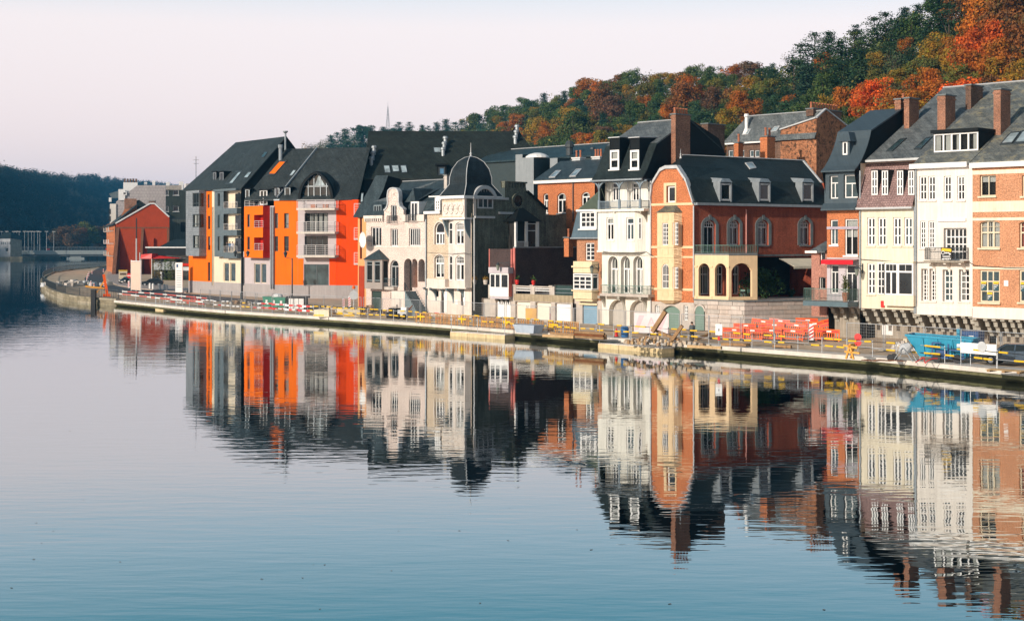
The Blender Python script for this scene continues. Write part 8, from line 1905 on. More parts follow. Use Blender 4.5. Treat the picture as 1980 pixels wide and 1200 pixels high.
for x0,x1 in ((1210,1260),(1345,1460)):
 for y0,y1 in ((270,375),(580,690)): b.win(x0,y0,x1,y1,dep=.2,cols=1,fw=.18,sill=.2,mat=M_LEAD)
M_GG = plain('green_grey_render',(.075,.09,.08),.9,.35,.5,streak=.3); u1_ = f.U(366); b.wall(0,u1_,P(1400,820)[2],zt,M_GG,rev=.3)
facet(b,'roof_parapet',M_STONE,[P(1210,190),P(1510,180),(P(1510,0)[0],0,zt),(0,0,zt)]); mb = MB(); mb.box(0,u1_,-.3,6,P(1400,840)[2],P(1400,815)[2]); mb.build('cornice',M_IRON,b.root)
b.ops = []; b.win(1490,890,1600,1085,-.3,dep=.2,cols=1,fw=.1,mat=M_IRON); b.wall(0,u1_,.8,P(1400,840)[2],M_GDOOR if False else plain('grey_green_wall',(.13,.145,.125),.9,.3,.5,streak=.3),-.3)
mb = MB(); mb.box(P(1585,0)[0],P(1690,0)[0],-.6,2,P(1600,278)[2],P(1600,150)[2]); mb.build('roof_terrace_screen',M_RAIL,b.root)
b,f = block('brown_brick_house','brown brick stack and gable between red gable and pale flats','house',392,(.95,.3),None,228)
facet(b,'brick_gable',M_ORBRICK,[P(280,900),P(700,900),P(700,640),P(410,640),P(330,800)]); mb = MB(); mb.box(P(410,0)[0],P(640,0)[0],.2,2,P(500,700)[2],P(500,440)[2]); mb.box(P(485,0)[0],P(655,0)[0],-.1,.19,P(560,600)[2],P(560,570)[2]); mb.build('brick_stack',M_CHIMBR,b.root)
mb = MB(); mb.loft([P(640,720,.5),P(830,720,.5),P(830,560,.5),P(690,465,.5),P(640,480,.5)],[P(640,720,5),P(830,720,5),P(830,560,5),P(690,465,5),P(640,480,5)]); mb.build('dark_roof',M_SLATED,b.root)
# low pavilion with black fascia and red awning
f = Frame(world(292,500,318),(.95,-.3)); b = Bld('cafe_pavilion','low dark cafe pavilion with black fascia and glazed front','building',f,'18'); u1_ = f.U(371)
z = [b.P(1200,y)[2] for y in (1080,660,540,395)]
mb = MB(); mb.box(0,u1_,.3,9,.8,z[2]); mb.build('glazed_hall',G_DARK,b.root); mb = MB(); mb.box(-.6,u1_,-.6,9,z[2],z[3]); mb.build('fascia',M_BLACKCL,b.root); mb = MB(); mb.box(-.9,u1_,-.9,9.2,z[3],z[3] + .3); mb.build('roof_edge',M_LEAD,b.root)
A = [b.P(1075,385,-.6),(u1_,-.6,z[3] + .3),(u1_,9,z[3] + .3),(b.P(1075,0)[0],9,z[3] + .3)]; k_ = b.P(1370,222,4); mb = MB(); mb.poly([(A[0][0],-.6,z[3] + .3),A[1],(u1_,4,k_[2]),k_]); mb.poly([(A[0][0],-.6,z[3] + .3),k_,(A[0][0],9,z[3] + .3)]); mb.build('hip_roof',M_SLATED,b.root)
zz0,zz1 = b.P(1180,815,-.7)[2],b.P(1180,645,-.7)[2]; a,c = f.U(px('18',975,0)[0],-.7),f.U(px('18',1400,0)[0],-.7)
for k in range(16): u = a + (c - a) * k / 15; mb = MB(); mb.box(u - .06,u + .06,-.72,-.66,zz0,zz1); mb.build('screen_slat',M_ZINC,b.root)
mb = MB(); mb.box(a,c,-.66,-.62,zz0,zz1); mb.build('screen',M_ZINC,b.root)
for x0,x1 in ((1095,1140),(1150,1210),(1500,1660)): q = b.rect(x0,840,x1,1150,-.05); mb = MB(); mb.box(q[0],q[1],-.08,.29,.8,q[3]); mb.build('front_pier' if x0 < 1140 else 'door_glass',M_LEAD if x0 < 1140 else G_DARK,b.root)
q = b.rect(1400,690,1690,740,-.06); mb = MB(); mb.box(q[0],q[1],-.1,.29,q[2],q[3]); mb.build('red_panel',M_RR,b.root)
q = b.rect(1400,760,1690,830,-.06); mb = MB(); mb.box(q[0],q[1],-.1,.29,q[2],q[3]); mb.build('pale_panel',M_LEAD,b.root)
zz0,zz1 = b.P(760,600,-3)[2],b.P(760,500,-3)[2]; a,c,d = f.U(px('18',708,0)[0],-3),f.U(px('18',930,0)[0],-3),f.U(px('18',1520,0)[0],-.6)
aw = empty('red_awning',f.to_world((a,-3,zz0)),f.rz,'bright red awning stretched along the black cafe fascia','awning')
mb = MB(); mb.loft([(0,0,0),(c - a,0,0),(c - a,2.6,0),(0,2.6,0)],[(.3,0,zz1 - zz0 - .2),(c - a,.2,zz1 - zz0),(c - a,2.4,zz1 - zz0),(.3,2.4,zz1 - zz0 - .2)]); mb.build('canopy',M_RED,aw)
mb = MB(); mb.loft([(c - a,.0,0),(d - a,2.2,.1),(d - a,2.5,.1),(c - a,2.6,0)],[(c - a,.1,zz1 - zz0 - .1),(d - a - 6,1.8,(zz1 - zz0) * .62),(d - a - 6,2.4,(zz1 - zz0) * .62),(c - a,2.4,zz1 - zz0)]); mb.build('long_valance',M_RED,aw)
for u in (.1,c - a): mb = MB(); mb.bar((u,.1,0),(u,.1,.8 - zz0),.14,n=6); mb.build('post',M_WHITE,aw)
for i,(x,w_,c_) in enumerate(((1035,1.5,(.16,.11,.015)),(1245,1.1,(.07,.10,.02)),(1345,1.3,(.10,.11,.02)))):
 p = f.to_world((f.U(px('18',x,0)[0],-1.2),-1.2,0)); bush('cafe_hedge',Vector((p.x,p.y,.8)),w_ * 1.3,4.6,420,c_,['tall yellowing screen plant at the left of the cafe front','tall green screen plant in the middle of the cafe front','tall green screen plant beside the white notice column'][i],'plant',20 + i,.12,True)
# lock house on the far bank and the road bridge
f = Frame(world(-3,500,790),(1,-.1)); b = Bld('lock_house','small white lock house with dark hipped roof by the bridge','house',f,'11'); u1_ = f.U(33)
zt = b.P(40,602)[2]
for k in range(5): b.win(8 + 15 * k,628,16 + 15 * k,650,dep=.3,cols=1,fw=.12)
b.win(40,670,60,700,dep=.3,cols=1,fw=.15); b.wall(0,f.U(20),.5,zt,M_GREYP,rev=.3); facet(b,'side_wall',M_STOREY,[(f.U(20),0,.5),(u1_,6,.5),(u1_,6,zt - 1),(f.U(20),0,zt)])
k0,k1 = b.P(50,588,3),b.P(130,630,3); mb = MB(); mb.poly([(-1,-.6,zt),(f.U(20) + .5,-.6,zt),(f.U(20) - 1,3,zt + 3.2),(2,3,zt + 3.2)]); mb.poly([(f.U(20) + .5,-.6,zt),(u1_ + 1,6,zt - 1),(f.U(20) + 1,7,zt + 2.6),(f.U(20) - 1,3,zt + 3.2)]); mb.build('roof',M_SLATED,b.root)
mb = MB(); mb.box(-20,u1_ + 4,-2,14,-.5,1.4); mb.build('lock_wall',M_OLDQ,b.root)
DB = 800.0; P0 = world(14,488,DB); P1 = world(232,487,DB + 20); br = empty('road_bridge',Vector((P0.x,P0.y,0)),math.atan2(P1.y - P0.y,P1.x - P0.x),'low pale concrete road bridge across the river in the distance','bridge')
Lb = (P1 - P0).length; zd0,zd1 = EYE - (493 - HY) / FPX * DB,EYE - (484.5 - HY) / FPX * DB; M_BR = plain('bridge_concrete',(.30,.32,.31),.85,.2)
mb = MB(); mb.box(0,Lb,0,9,zd0 + .3,zd1); mb.build('deck',M_BR,br)
mb = MB(); mb.box(0,Lb,.6,8.4,zd0 - .7,zd0 + .3); mb.build('girder',plain('bridge_underside',(.12,.13,.13),.9,.3),br)
for x,wd in ((140,6),(35,3),(45,3)): u = (world(x,500,DB) - P0).length; mb = MB(); mb.box(u - wd / 2,u + wd / 2,1,8,-1,zd0 - .6); mb.box(u - wd * .8,u + wd * .8,.5,8.5,-1,.9); mb.build('pier',M_BR,br)
railing(br,[(0,.1,0),(Lb,.1,0)],zd1,1.9,.8,.06,M_ZINC)
for x in (88,200): u = (world(x,500,DB) - P0).length; mb = MB(); mb.box(u - 1,u + 1,-.1,.05,zd1 + .3,zd1 + 1.1); mb.build('red_sign',M_RED,br)
for i,x in enumerate((3,13,27,32,37,47.5,54.5,61,66,73,77,90,104)):
 p = world(x,485,DB + (2 if i % 2 else 8)); r = empty('street_lamp',p,0,None,'street lamp','lamp posts along the far bridge'); r['label'] = ORD[i] + ' tall thin lamp post from the left on the far bridge'
 mb = MB(); mb.lathe((0,0,0),[(.13,0),(.08,11)],6); mb.build('pole',M_STEEL,r); mb = MB(); mb.box(-1.0,1.0,-.12,.12,10.9,11.05); mb.build('lamp_head',M_WHITE,r)
# ================================================================== QUAYSIDE
ZG = 0.812
def gp(x,y): return ground(x,y,ZG)
RZ = ROW_E.to_2d(); RZ = math.atan2(RZ.y,RZ.x)
def part(p,n,m,*bx):
 mb = MB()
 for b_ in bx: mb.box(*b_)
 return mb.build(n,m,p)
def rod(p,n,m,a,c,w,k=6): mb = MB(); mb.bar(a,c,w,n=k); return mb.build(n,m,p)
def qpath(off):
 pts = []
 for i,p in enumerate(QUAY):
  a,c = QUAY[max(0,i-1)],QUAY[min(len(QUAY)-1,i+1)]; d = (c - a).normalized(); pts.append(p + Vector((d.y,-d.x,0)) * off)
 return pts
def walk(pts,s):
 for a,c in zip(pts,pts[1:]):
  L = (c - a).length
  if s <= L: return a + (c - a) * (s / L),(c - a).normalized()
  s -= L
 return pts[-1],(pts[-1] - pts[-2]).normalized()
def pxof(P): return P.x / P.y * FPX + CX
# ---- front safety railing in sections: posts, pipes, yellow sleeves
FP = qpath(-0.1); s = 0.0; k = 0; sec = None; n_in = 0; SECN = 0
WHERE = ['in front of the parked car','in front of the blue skip','in front of the white mixer','in front of the orange barriers','in front of the info board','before the right yellow pontoon','in front of the rubble heap','in front of the rusty pipes','in front of the garage doors','before the left yellow pontoon','in front of the wooden slat fence','in front of the outside stair','in front of the red end wall','in front of the concrete blocks','in front of the green containers','in front of the orange flats','in front of the grey clad bay','in front of the notice column','by the old stone quay']
while True:
 P,d = walk(FP,s); x = pxof(P)
 if x < 318: break
 if x < 2080:
  if sec is None or n_in >= 5:
   sec = empty('safety_railing',Vector((P.x,P.y,ZG)),math.atan2(d.y,d.x)); n_in = 0; sec['category'] = 'railing'; sec['group'] = 'safety railing along the quay edge'; sec['label'] = 'section of steel safety railing with coloured pipes ' + WHERE[min(SECN,18)]; SECN += 1
  L = 2.25; u = n_in * L; q = Vector((P.x,P.y,ZG)); lx = (q - sec.location); ca,sa = math.cos(-sec.rotation_euler[2]),math.sin(-sec.rotation_euler[2]); lx = Vector((lx.x*ca - lx.y*sa,lx.x*sa + lx.y*ca,0))
  P2,_ = walk(FP,s + L); l2 = Vector((P2.x,P2.y,ZG)) - sec.location; l2 = Vector((l2.x*ca - l2.y*sa,l2.x*sa + l2.y*ca,0))
  rod(sec,'post',M_STEEL,(lx.x,lx.y,-.1),(lx.x,lx.y,1.2),.055)
  for z in (.58,1.08):
   if z > 1 and 1090 < x < 1180: continue
   a,c = lx + Vector((0,.04,z + random.uniform(-.05,.05))),l2 + Vector((0,.04,z + random.uniform(-.05,.05)))
   redz = x < 480 or 500 < x < 600 or 860 < x < 900
   rod(sec,'rail',M_STEEL if random.random() < .5 else M_BLACK,a,c,.05)
   for f in (random.uniform(.0,.2),random.uniform(.5,.62)):
    if random.random() < .72: rod(sec,'sleeve',(random.choice((M_RED,M_WHITE)) if redz else M_YELLOW),a + (c - a) * f,a + (c - a) * (f + random.uniform(.25,.36)),.13)
  n_in += 1
 s += 2.25
# ---- mesh site fence behind
fp = empty('site_fence_panel',(0,0,-50),0,'x','fence','mesh site fence panels')
mb = MB()
for a,c in (((0,0,.1),(0,0,2)),((3.4,0,.1),(3.4,0,2)),((0,0,2),(3.4,0,2)),((0,0,.2),(3.4,0,.2))): mb.bar(a,c,.045)
mb.build('frame',M_STEEL,fp); mb = MB()
for i in range(1,22): mb.bar((3.4 * i / 22,0,.2),(3.4 * i / 22,0,2),.007)
for i in range(1,8): mb.bar((0,0,.2 + .225 * i),(3.4,0,.2 + .225 * i),.007)
o = mb.build('wire_mesh',M_STEEL,fp); o['kind'] = 'stuff'; part(fp,'foot',M_STOREY,(-.35,.35,-.12,.12,0,.14))
BK = qpath(5.2); s = 0; first = True; NF = 0
while True:
 P,d = walk(BK,s); x = pxof(P)
 if x < 395: break
 if x < 2050 and not (1620 < x < 1660):
  o = fp if first else copy_tree(fp); first = False; NF += 1
  o.location = (P.x,P.y,ZG); o.rotation_euler = (0,0,math.atan2(d.y,d.x) + random.uniform(-.05,.05)); y_ = HY + (EYE - ZG) * FPX / P.y
  o['label'] = f'{ORD[NF - 1] if NF <= 16 else ORD[min(NF - 17, 15)]} mesh site fence panel ' + ('from the right edge' if NF <= 16 else ('left of the loggia house, counted leftwards' if NF <= 32 else 'next to the old quay end' if NF == 33 else 'at the old quay end'))
 s += 3.55
# ---- yellow pontoons
for x0,y0,x1,y1,lab in ((870,649,976,656,'left yellow floating pontoon against the quay'),(1156,672,1280,683,'right yellow floating pontoon below the rubble heap'),(300,599.5,316,601,'tiny yellow float at the end of the old quay')):
 a,c = wl(x0,y0),wl(x1,y1); L = (c - a).length; r = empty('pontoon',a,math.atan2((c - a).y,(c - a).x),lab,'pontoon','yellow pontoons'); n_ = max(1,int(L / 2.4)); M_PON = plain('faded_yellow_float',(.72,.55,.31),.7,.25,streak=.2)
 for i in range(n_): part(r,'float',M_PON,(L * i / n_ + .02,L * (i + 1) / n_ - .02,0,1.4,-.25,.36))
 part(r,'deck',M_CONC,(0,L,.05,1.5,.365,.44))
 for u in (0.1,L * .5,L - .1): rod(r,'post',M_STEEL,(u,.1,.4),(u,.1,1.9),.06)
# ---- slatted wooden fence with yellow crosses
M_FSL = plain('orange_brown_slat',(.48,.22,.07),.8,.35)
a,c = gp(802,624),gp(1152,648); L = (c - a).length; n_ = int(L / 2.2); d = (c - a).normalized()
for i in range(n_):
 p = a + d * (2.2 * i); r = empty('slat_fence',p,math.atan2(d.y,d.x),f'{ORD[i % 16]} wooden slat fence section ' + ('from the outside stair' if i < 16 else 'before the rusty pipes'),'fence','wooden slat fence sections')
 part(r,'rail',M_WOODPALE,(0,2.2,0,.05,1.02,1.1)); part(r,'rail',M_WOODPALE,(0,2.2,0,.05,.18,.26))
 for k in range(9):
  if random.random() < .9: part(r,'slat',M_FSL if k % 3 else M_WOOD,(.05 + .245 * k,.17 + .245 * k,-.03,-.002,.05,1.05))
 if i % 3 == 0: part(r,'yellow_board',M_YELLOW,(.5,1.7,-.06,-.033,.62,.78)); part(r,'yellow_upright',M_YELLOW,(1.0,1.16,-.09,-.064,.3,1.0))
# ---- orange barriers heaped by the wall
bp_ = empty('plastic_barrier',(0,0,0),0,'x','barrier','orange plastic barriers')
part(bp_,'frame',M_ORANGEP,(-1,-.9,-.03,.03,0,1),(.9,1,-.03,.03,0,1),(-.9,.9,-.03,.03,.88,1),(-.9,.9,-.03,.03,.68,.74),(-.9,.9,-.03,.03,.1,.18))
for k in range(9): part(bp_,'slat',M_ORANGEP,(-.82 + .19 * k,-.755 + .19 * k,-.025,.025,.18,.68))
part(bp_,'red_stripe',M_RED,(-.9,-.1,-.032,.026,.745,.875)); part(bp_,'white_stripe',M_WHITE,(-.1,.3,-.034,.028,.745,.875)); part(bp_,'red_stripe',M_RED,(.3,.9,-.032,.026,.745,.875)); part(bp_,'foot',M_BLACK,(-.8,-.6,-.3,.3,0,.08)); part(bp_,'foot',M_BLACK,(.6,.8,-.3,.3,0,.08))
BP = [(1418,656,0,0),(1452,657,0,.05),(1462,648,0.0,-.1),(1490,657,0,0),(1530,658,0,.06),(1495,649,.25,0),(1535,650,.3,.1),(1566,657,0,-.06),(1600,659,0,.03),(1575,648,.35,-.1),(1610,650,.5,-.25),(1505,645,.6,.05),(1560,645,.7,0),(1472,644,.45,.1),(1612,646,.75,-.2),(1440,648,.1,0)]
for i,(x,y,z,t_) in enumerate(BP):
 z *= .6
 o = bp_ if i == 0 else copy_tree(bp_); p = gp(x,y); o.location = (p.x,p.y,ZG + z); o.rotation_euler = (random.uniform(-.22,.05) if z else 0,t_,RZ + .32 + random.uniform(-.15,.15))
 o['label'] = f'{ORD[sorted(q[0] for q in BP).index(x)]} orange plastic barrier from the left ' + ('stacked high in the heap' if z > .18 else 'standing by the stone wall')
# ---- small builders
def disc(p,n,m,c,r,t=.03,k=18): mb = MB(); A = [(c[0] + r*math.cos(2*math.pi*i/k),c[1],c[2] + r*math.sin(2*math.pi*i/k)) for i in range(k)]; mb.loft(A,[(q[0],q[1] + t,q[2]) for q in A]); return mb.build(n,m,p)
def chevron(x,y,lab,h=1.25,tilt=0):
 r = empty('chevron_board',gp(x,y),RZ + .5,lab,'sign','red and white chevron boards'); r.rotation_euler[1] = tilt; part(r,'board',M_WHITE,(-.17,.17,-.03,.0,.15,h)); part(r,'foot',M_BLACK,(-.3,.3,-.2,.2,0,.15))
 for k in range(4): z = .2 + (h - .35) * k / 4; mb = MB(); mb.loft([(-.165,-.036,z),(.165,-.036,z + .22),(.165,-.036,z + .36),(-.165,-.036,z + .14)],[(-.165,-.031,z),(.165,-.031,z + .22),(.165,-.031,z + .36),(-.165,-.031,z + .14)]); mb.build('red_stripe',M_RED,r)
chevron(1569,661,'striped board leaning on the orange barriers',1.5); chevron(1066,622,'small striped board before the white garage doors',1.0); chevron(846,606,'tilted striped board behind the slat fence',1.2,.5); chevron(664,597,'left striped board on the concrete blocks',1.3); chevron(676,595,'right striped board on the concrete blocks',1.5); chevron(249,558,'striped board before the beige panel',1.4)
r = empty('stop_go_sign',gp(1659,684),RZ + .3,'pole with two red discs one above the other','sign'); rod(r,'pole',M_STEEL,(0,0,0),(0,0,1.6),.05); disc(r,'disc',M_RED,(0,-.05,1.25),.27); disc(r,'disc',M_RED,(0,-.05,.85),.27)
r = empty('info_board',gp(1390,675),RZ + .5,'white notice board on a thin post before the orange barriers','sign'); rod(r,'post',M_STEEL,(0,0,0),(0,0,1.7),.06); part(r,'board',M_WHITE,(-.26,.26,-.06,-.02,1.1,1.95)); part(r,'print',M_BLACK,(-.03,.05,-.07,-.062,1.4,1.6)); part(r,'lower_plate',M_RED,(-.09,.09,-.06,-.02,.7,1.0))
p0,p1 = gp(1226,648),gp(1293,650); L = (p1 - p0).length; r = empty('site_hoarding',p0,math.atan2((p1-p0).y,(p1-p0).x),'faded white and pink hoarding sheet behind the rubble heap','banner'); M_HB = plain('faded_banner',(.72,.62,.62),.8,.15); M_HP = plain('faded_pink_print',(.72,.48,.50),.8,.15)
part(r,'sheet',M_HB,(0,L,0,.03,.25,2.0))
for f in (.02,.68): mb = MB(); mb.loft([(L*f,-.008,.5),(L*(f+.1),-.008,.5),(L*(f+.28),-.008,1.8),(L*(f+.12),-.008,1.8)],[(L*f,-.002,.5),(L*(f+.1),-.002,.5),(L*(f+.28),-.002,1.8),(L*(f+.12),-.002,1.8)]); mb.build('pink_print',M_HP,r)
letters(r,'A',(L * .5,-.006,1.2),1,1.1,M_HP)
def lump(nm,mat,P,n_,rx_,ry_,h,lab,cat,rnd_,size=(.15,.4)):
 r = empty(nm,P,RZ,lab,cat)
 for i in range(n_):
  a_,q = rnd_.uniform(0,6.28),math.sqrt(rnd_.random()); x,y = q*rx_*math.cos(a_),q*ry_*math.sin(a_); z = h * max(0,1 - q) * rnd_.uniform(.5,1); s_ = rnd_.uniform(*size)
  mb = MB(); j = lambda: rnd_.uniform(.7,1.1) * s_; A = [(x - j(),y - j(),z - .1),(x + j(),y - j(),z - .1),(x + j(),y + j(),z - .1),(x - j(),y + j(),z - .1)]; B_ = [(x - j()*.7,y - j()*.7,z + s_),(x + j()*.7,y - j()*.6,z + s_*.8),(x + j()*.6,y + j()*.7,z + s_),(x - j()*.7,y + j()*.7,z + s_*.7)]; mb.loft(A,B_); mb.build('rubble_stone',rnd_.choice(mat),r)
 return r
rr = random.Random(5); M_RUB = [plain('rubble_' + n,c,.9,.35) for n,c in (('pale',(.50,.40,.30)),('brown',(.36,.23,.14)),('grey',(.38,.33,.28)))]
lump('rubble_heap',M_RUB + [M_WOOD,M_WOODPALE],gp(1262,664),120,2.9,1.4,.75,'heap of broken stone and planks by the hoarding','rubble',rr,(.05,.17))
lump('rubble_heap',M_RUB,gp(1330,668),26,2.2,.7,.35,'low scatter of broken stone right of the big heap','rubble',rr,(.08,.22))
lump('sack_pile',[M_WHITE,M_CREAM,M_STONE],gp(1748,676),24,1.0,.6,.9,'pile of pale sacks and boards behind the white mixer','sacks',rr,(.12,.25))
lump('rubble_heap',M_RUB,gp(640,605),40,3.2,1.0,.7,'pale rubble beside the concrete blocks','rubble',rr,(.12,.4))
lump('rubble_heap',M_RUB,gp(470,588),26,4,1.2,.5,'low rubble strewn left of the green containers','rubble',rr,(.12,.35)); lump('debris_pile',[M_WOOD,M_BLACK,M_RUB[1]],gp(710,606),46,2.8,1.0,1.0,'dark brown scrap pile before the rust red door','scrap',rr,(.1,.35)); lump('pipe_rubble',[M_LEAD,M_STONE,M_RUB[2]],gp(150,552),46,4.5,7,.7,'grey concrete rings and rubble behind the old quay railing','rubble',rr,(.3,.8))
def beam(x0,y0,x1,y1,z0,z1,w_,lab,m=M_WOOD,cat='beam',nm='timber_beam',grp='timbers lying about the site'):
 a,c = ground(x0,y0,ZG),ground(x1,y1,ZG); r = empty(nm,a,0,lab,cat,grp); v = c - a; rod(r,'beam',m,(0,0,z0),(v.x,v.y,z1),w_,4)
a = gp(1262,662); r = empty('timber_beam',a,RZ,'thick beam standing tilted out of the rubble heap','beam','timbers lying about the site'); rod(r,'beam',M_WOOD,(0,0,.9),(1.2,.2,2.6),.32,4); r = empty('timber_beam',gp(1298,664),RZ,'shorter tilted beam right of the thick one','beam','timbers lying about the site'); rod(r,'beam',M_WOOD,(0,0,.2),(.9,.3,1.5),.26,4)
r = empty('timber_beam',gp(1268,661),RZ,'dark beam sloping down right from the rubble top','beam','timbers lying about the site'); rod(r,'beam',M_WOOD,(0,-.2,1.0),(2.6,-.2,.3),.2,4)
for i,(x0,y0,x1,y1,l) in enumerate(((1325,664,1352,667,'short plank right of the rubble'),(1330,672,1395,676,'long plank before the info board'),(1395,668,1450,670,'brown plank behind the railing by the info board'),(1345,659,1372,655,'tilted plank by the arched green door'),(1495,672,1530,674,'coiled brown timber before the barriers'),(1050,651,1110,655,'pale plank before the garage doors'),(1065,646,1115,651,'second pale plank before the garage doors'))): beam(x0,y0,x1,y1,.12,.15 + .3 * (i == 3),.22,l,M_WOODPALE if i % 2 else M_WOOD)
r = empty('pipe_stack',gp(1108,653),RZ,'stack of rusty brown pipes at the end of the slat fence','pipes'); M_RUST = plain('rust',(.20,.075,.03),.85,.4)
for i in range(3):
 for j in range(4 - i): a_ = random.uniform(-.3,.3); rod(r,'pipe',M_RUST if (i + j) % 2 else M_WOOD,(a_,j * .22 + i * .11,.11 + i * .19),(3.4 + a_,j * .22 + i * .11,.11 + i * .19),.21,8)
r = empty('barrel',gp(1208,652),0,'blue plastic barrel left of the hoarding','barrel'); mb = MB(); mb.lathe((0,0,0),[(.28,0),(.33,.1),(.34,.8),(.3,.92),(.27,.95)],12); mb.build('drum',plain('blue_plastic',(.04,.14,.32),.5,.2),r)
r = empty('traffic_cone',gp(1192,651),0,'small red cone beside the blue barrel','cone'); mb = MB(); mb.lathe((0,0,.04),[(.18,0),(.04,.7)],10); mb.build('cone',M_RED,r); part(r,'base',M_BLACK,(-.25,.25,-.25,.25,0,.04))
r = empty('ply_sheet',gp(1027,630),RZ + .2,'tan plywood sheet stuck above the slat fence','board'); part(r,'sheet',plain('plywood',(.62,.36,.13),.8,.2),(-.65,.65,-.03,.03,.75,1.75)); rod(r,'stake',M_WOOD,(-.4,.05,0),(-.4,.05,1.6),.07); rod(r,'stake',M_WOOD,(.4,.05,0),(.4,.05,1.6),.07)
r = empty('mortar_tub',gp(1022,643),RZ,'pale grey open tub before the slat fence','tub'); mb = MB(); mb.loft([(-1.1,-.5,0),(1.1,-.5,0),(1.1,.5,0),(-1.1,.5,0)],[(-1.4,-.7,.75),(1.4,-.7,.75),(1.4,.7,.75),(-1.4,.7,.75)]); mb.build('tub',plain('pale_blue_grey_plastic',(.42,.47,.54),.5,.2),r)
# ---- blue skip, trailer, mixer, tank, banner
M_SKIP = plain('skip_blue',(.012,.27,.42),.5,.2,streak=.15); M_NAVY = plain('navy_paint',(.01,.06,.18),.45,.2)
r = empty('blue_skip',gp(1752,697),RZ + .26,'bright blue sloping waste skip under the corbelled houses','skip'); Ls = 4.5
mb = MB(); mb.loft([(.9,0,.35),(Ls - .3,0,.35),(Ls - .3,1.9,.35),(.9,1.9,.35)],[(0,-.1,1.75),(Ls,-.1,1.55),(Ls,2.0,1.55),(0,2.0,1.75)]); mb.build('body',M_SKIP,r)
mb = MB()
for a,c in (((0,-.1,1.78),(Ls,-.1,1.58)),((Ls,-.1,1.58),(Ls,2,1.58)),((Ls,2,1.58),(0,2,1.78)),((0,2,1.78),(0,-.1,1.78))): mb.bar(a,c,.14)
mb.build('rim',M_SKIP,r)
for u in (1.2,2.2,3.2,4.0): rod(r,'rib',M_SKIP,(u + .1,-.06,.4),(u - .05,-.14,1.6),.09,4)
part(r,'label_plate',M_WHITE,(3.5,3.75,-.14,-.11,1.1,1.3)); lump('skip_load',M_RUB,Vector((r.location.x,r.location.y,r.location.z + 1.5)) + Vector((math.cos(r.rotation_euler[2]) * 2.3,math.sin(r.rotation_euler[2]) * 2.3 + .7,0)),10,1.2,.4,.1,'bits of rubble lying in the blue skip','rubble',rr,(.08,.16))
r = empty('site_trailer',gp(1800,700),RZ + .2,'dark blue wheeled frame standing before the skip','trailer')
for a,c in (((0,0,.35),(2.3,0,.35)),((0,.9,.35),(2.3,.9,.35)),((.1,0,.35),(.1,0,1.35)),((1.2,0,.35),(1.2,0,1.3)),((.1,0,1.35),(.7,.0,1.35)),((1.2,0,.9),(2.2,0,.9)),((2.2,0,.35),(2.2,0,1.2))): rod(r,'frame_bar',M_NAVY,a,c,.1,4)
part(r,'winch',M_NAVY,(.3,1.0,.1,.8,.4,.85))
for u in (.4,1.8): disc(r,'wheel',M_BLACK,(u,-.1,.3),.3,.14)
r = empty('cement_mixer',gp(1750,698),RZ + .2,'white cement mixer with tilted drum left of the skip','mixer'); mb = MB(); mb.lathe((0,0,0),[(.25,-.75),(.62,-.35),(.66,.15),(.36,.75),(.33,.8)],12); o = mb.build('drum',M_LEAD,r); o.location = (0,0,.85); o.rotation_euler = (0,.9,.3); o.scale = (.6,.6,.6); mb = MB(); mb.lathe((0,0,0),[(.31,.805),(.29,.82)],12); q = mb.build('drum_mouth',M_BLACK,o)
for a,c in (((-.7,-.4,0),(0,-.5,1)),((.7,-.4,0),(0,-.5,1)),((-.7,.4,0),(0,.5,1)),((.7,.4,0),(0,.5,1))): rod(r,'leg',M_STEEL,a,c,.07)
disc(r,'wheel',M_BLACK,(-.9,-.45,.24),.24,.08); disc(r,'wheel',M_BLACK,(-.9,.35,.24),.24,.08)
r = empty('site_tank',gp(1858,686),RZ + .1,'dark blue upright site tank right of the bright skip','tank'); part(r,'tank',M_NAVY,(0,1.3,0,1.2,.3,1.75)); part(r,'edge_post',M_SKIP,(-.25,-.02,-.2,.3,0,1.95)); part(r,'label_plate',M_WHITE,(.6,.95,-.02,-.003,1.2,1.45))
a,c = gp(1857,706),gp(1926,712); L = (c - a).length; r = empty('fence_banner',a,math.atan2((c-a).y,(c-a).x),'blank white banner with a round grey sign back beside the car','banner'); part(r,'banner',M_WHITE,(0,L,0,.03,.85,1.55)); disc(r,'sign_back',M_LEAD,(L * .62,-.06,1.35),.36); rod(r,'post',M_STEEL,(0,.05,0),(0,.05,2),.05); rod(r,'post',M_STEEL,(L,.05,0),(L,.05,2),.05)
r = empty('yellow_trestle',gp(1648,694),RZ,'yellow folding trestle by the quay edge','trestle'); M_TR = plain('trestle_orange',(.80,.36,.06),.6,.2)
for a,c in (((-.5,0,0),(-.2,0,1)),((.1,0,0),(-.2,0,1)),((-.5,.6,0),(-.2,.6,1)),((-.6,0,.5),(.6,0,.45)),((-.7,0,.95),(.4,0,.8)),((-.2,0,1),(-.2,.6,1))): rod(r,'bar',M_TR,a,c,.12,4)
r = empty('rusty_plates',gp(1665,697),RZ,'flat rusty steel plates on the quay','plates')
for k in range(3): part(r,'plate',M_RUST,(k * 1.0,k * 1.0 + 1.15,.1 * k,.7,.02 + .05 * k,.06 + .05 * k))
r = empty('pallet',gp(1905,718),RZ,'wooden pallet on the quay below the car','pallet')
for k in range(6): part(r,'board',M_WOODPALE,(0,2.4,.18 * k,.18 * k + .13,.12,.15))
for k in range(3): part(r,'bearer',M_WOOD,(.1 + k * 1.0,.3 + k * 1.0,0,1.0,0,.118))
r = empty('red_hose',gp(1770,702),RZ,'loop of red hose on the quay before the skip','hose'); mb = MB()
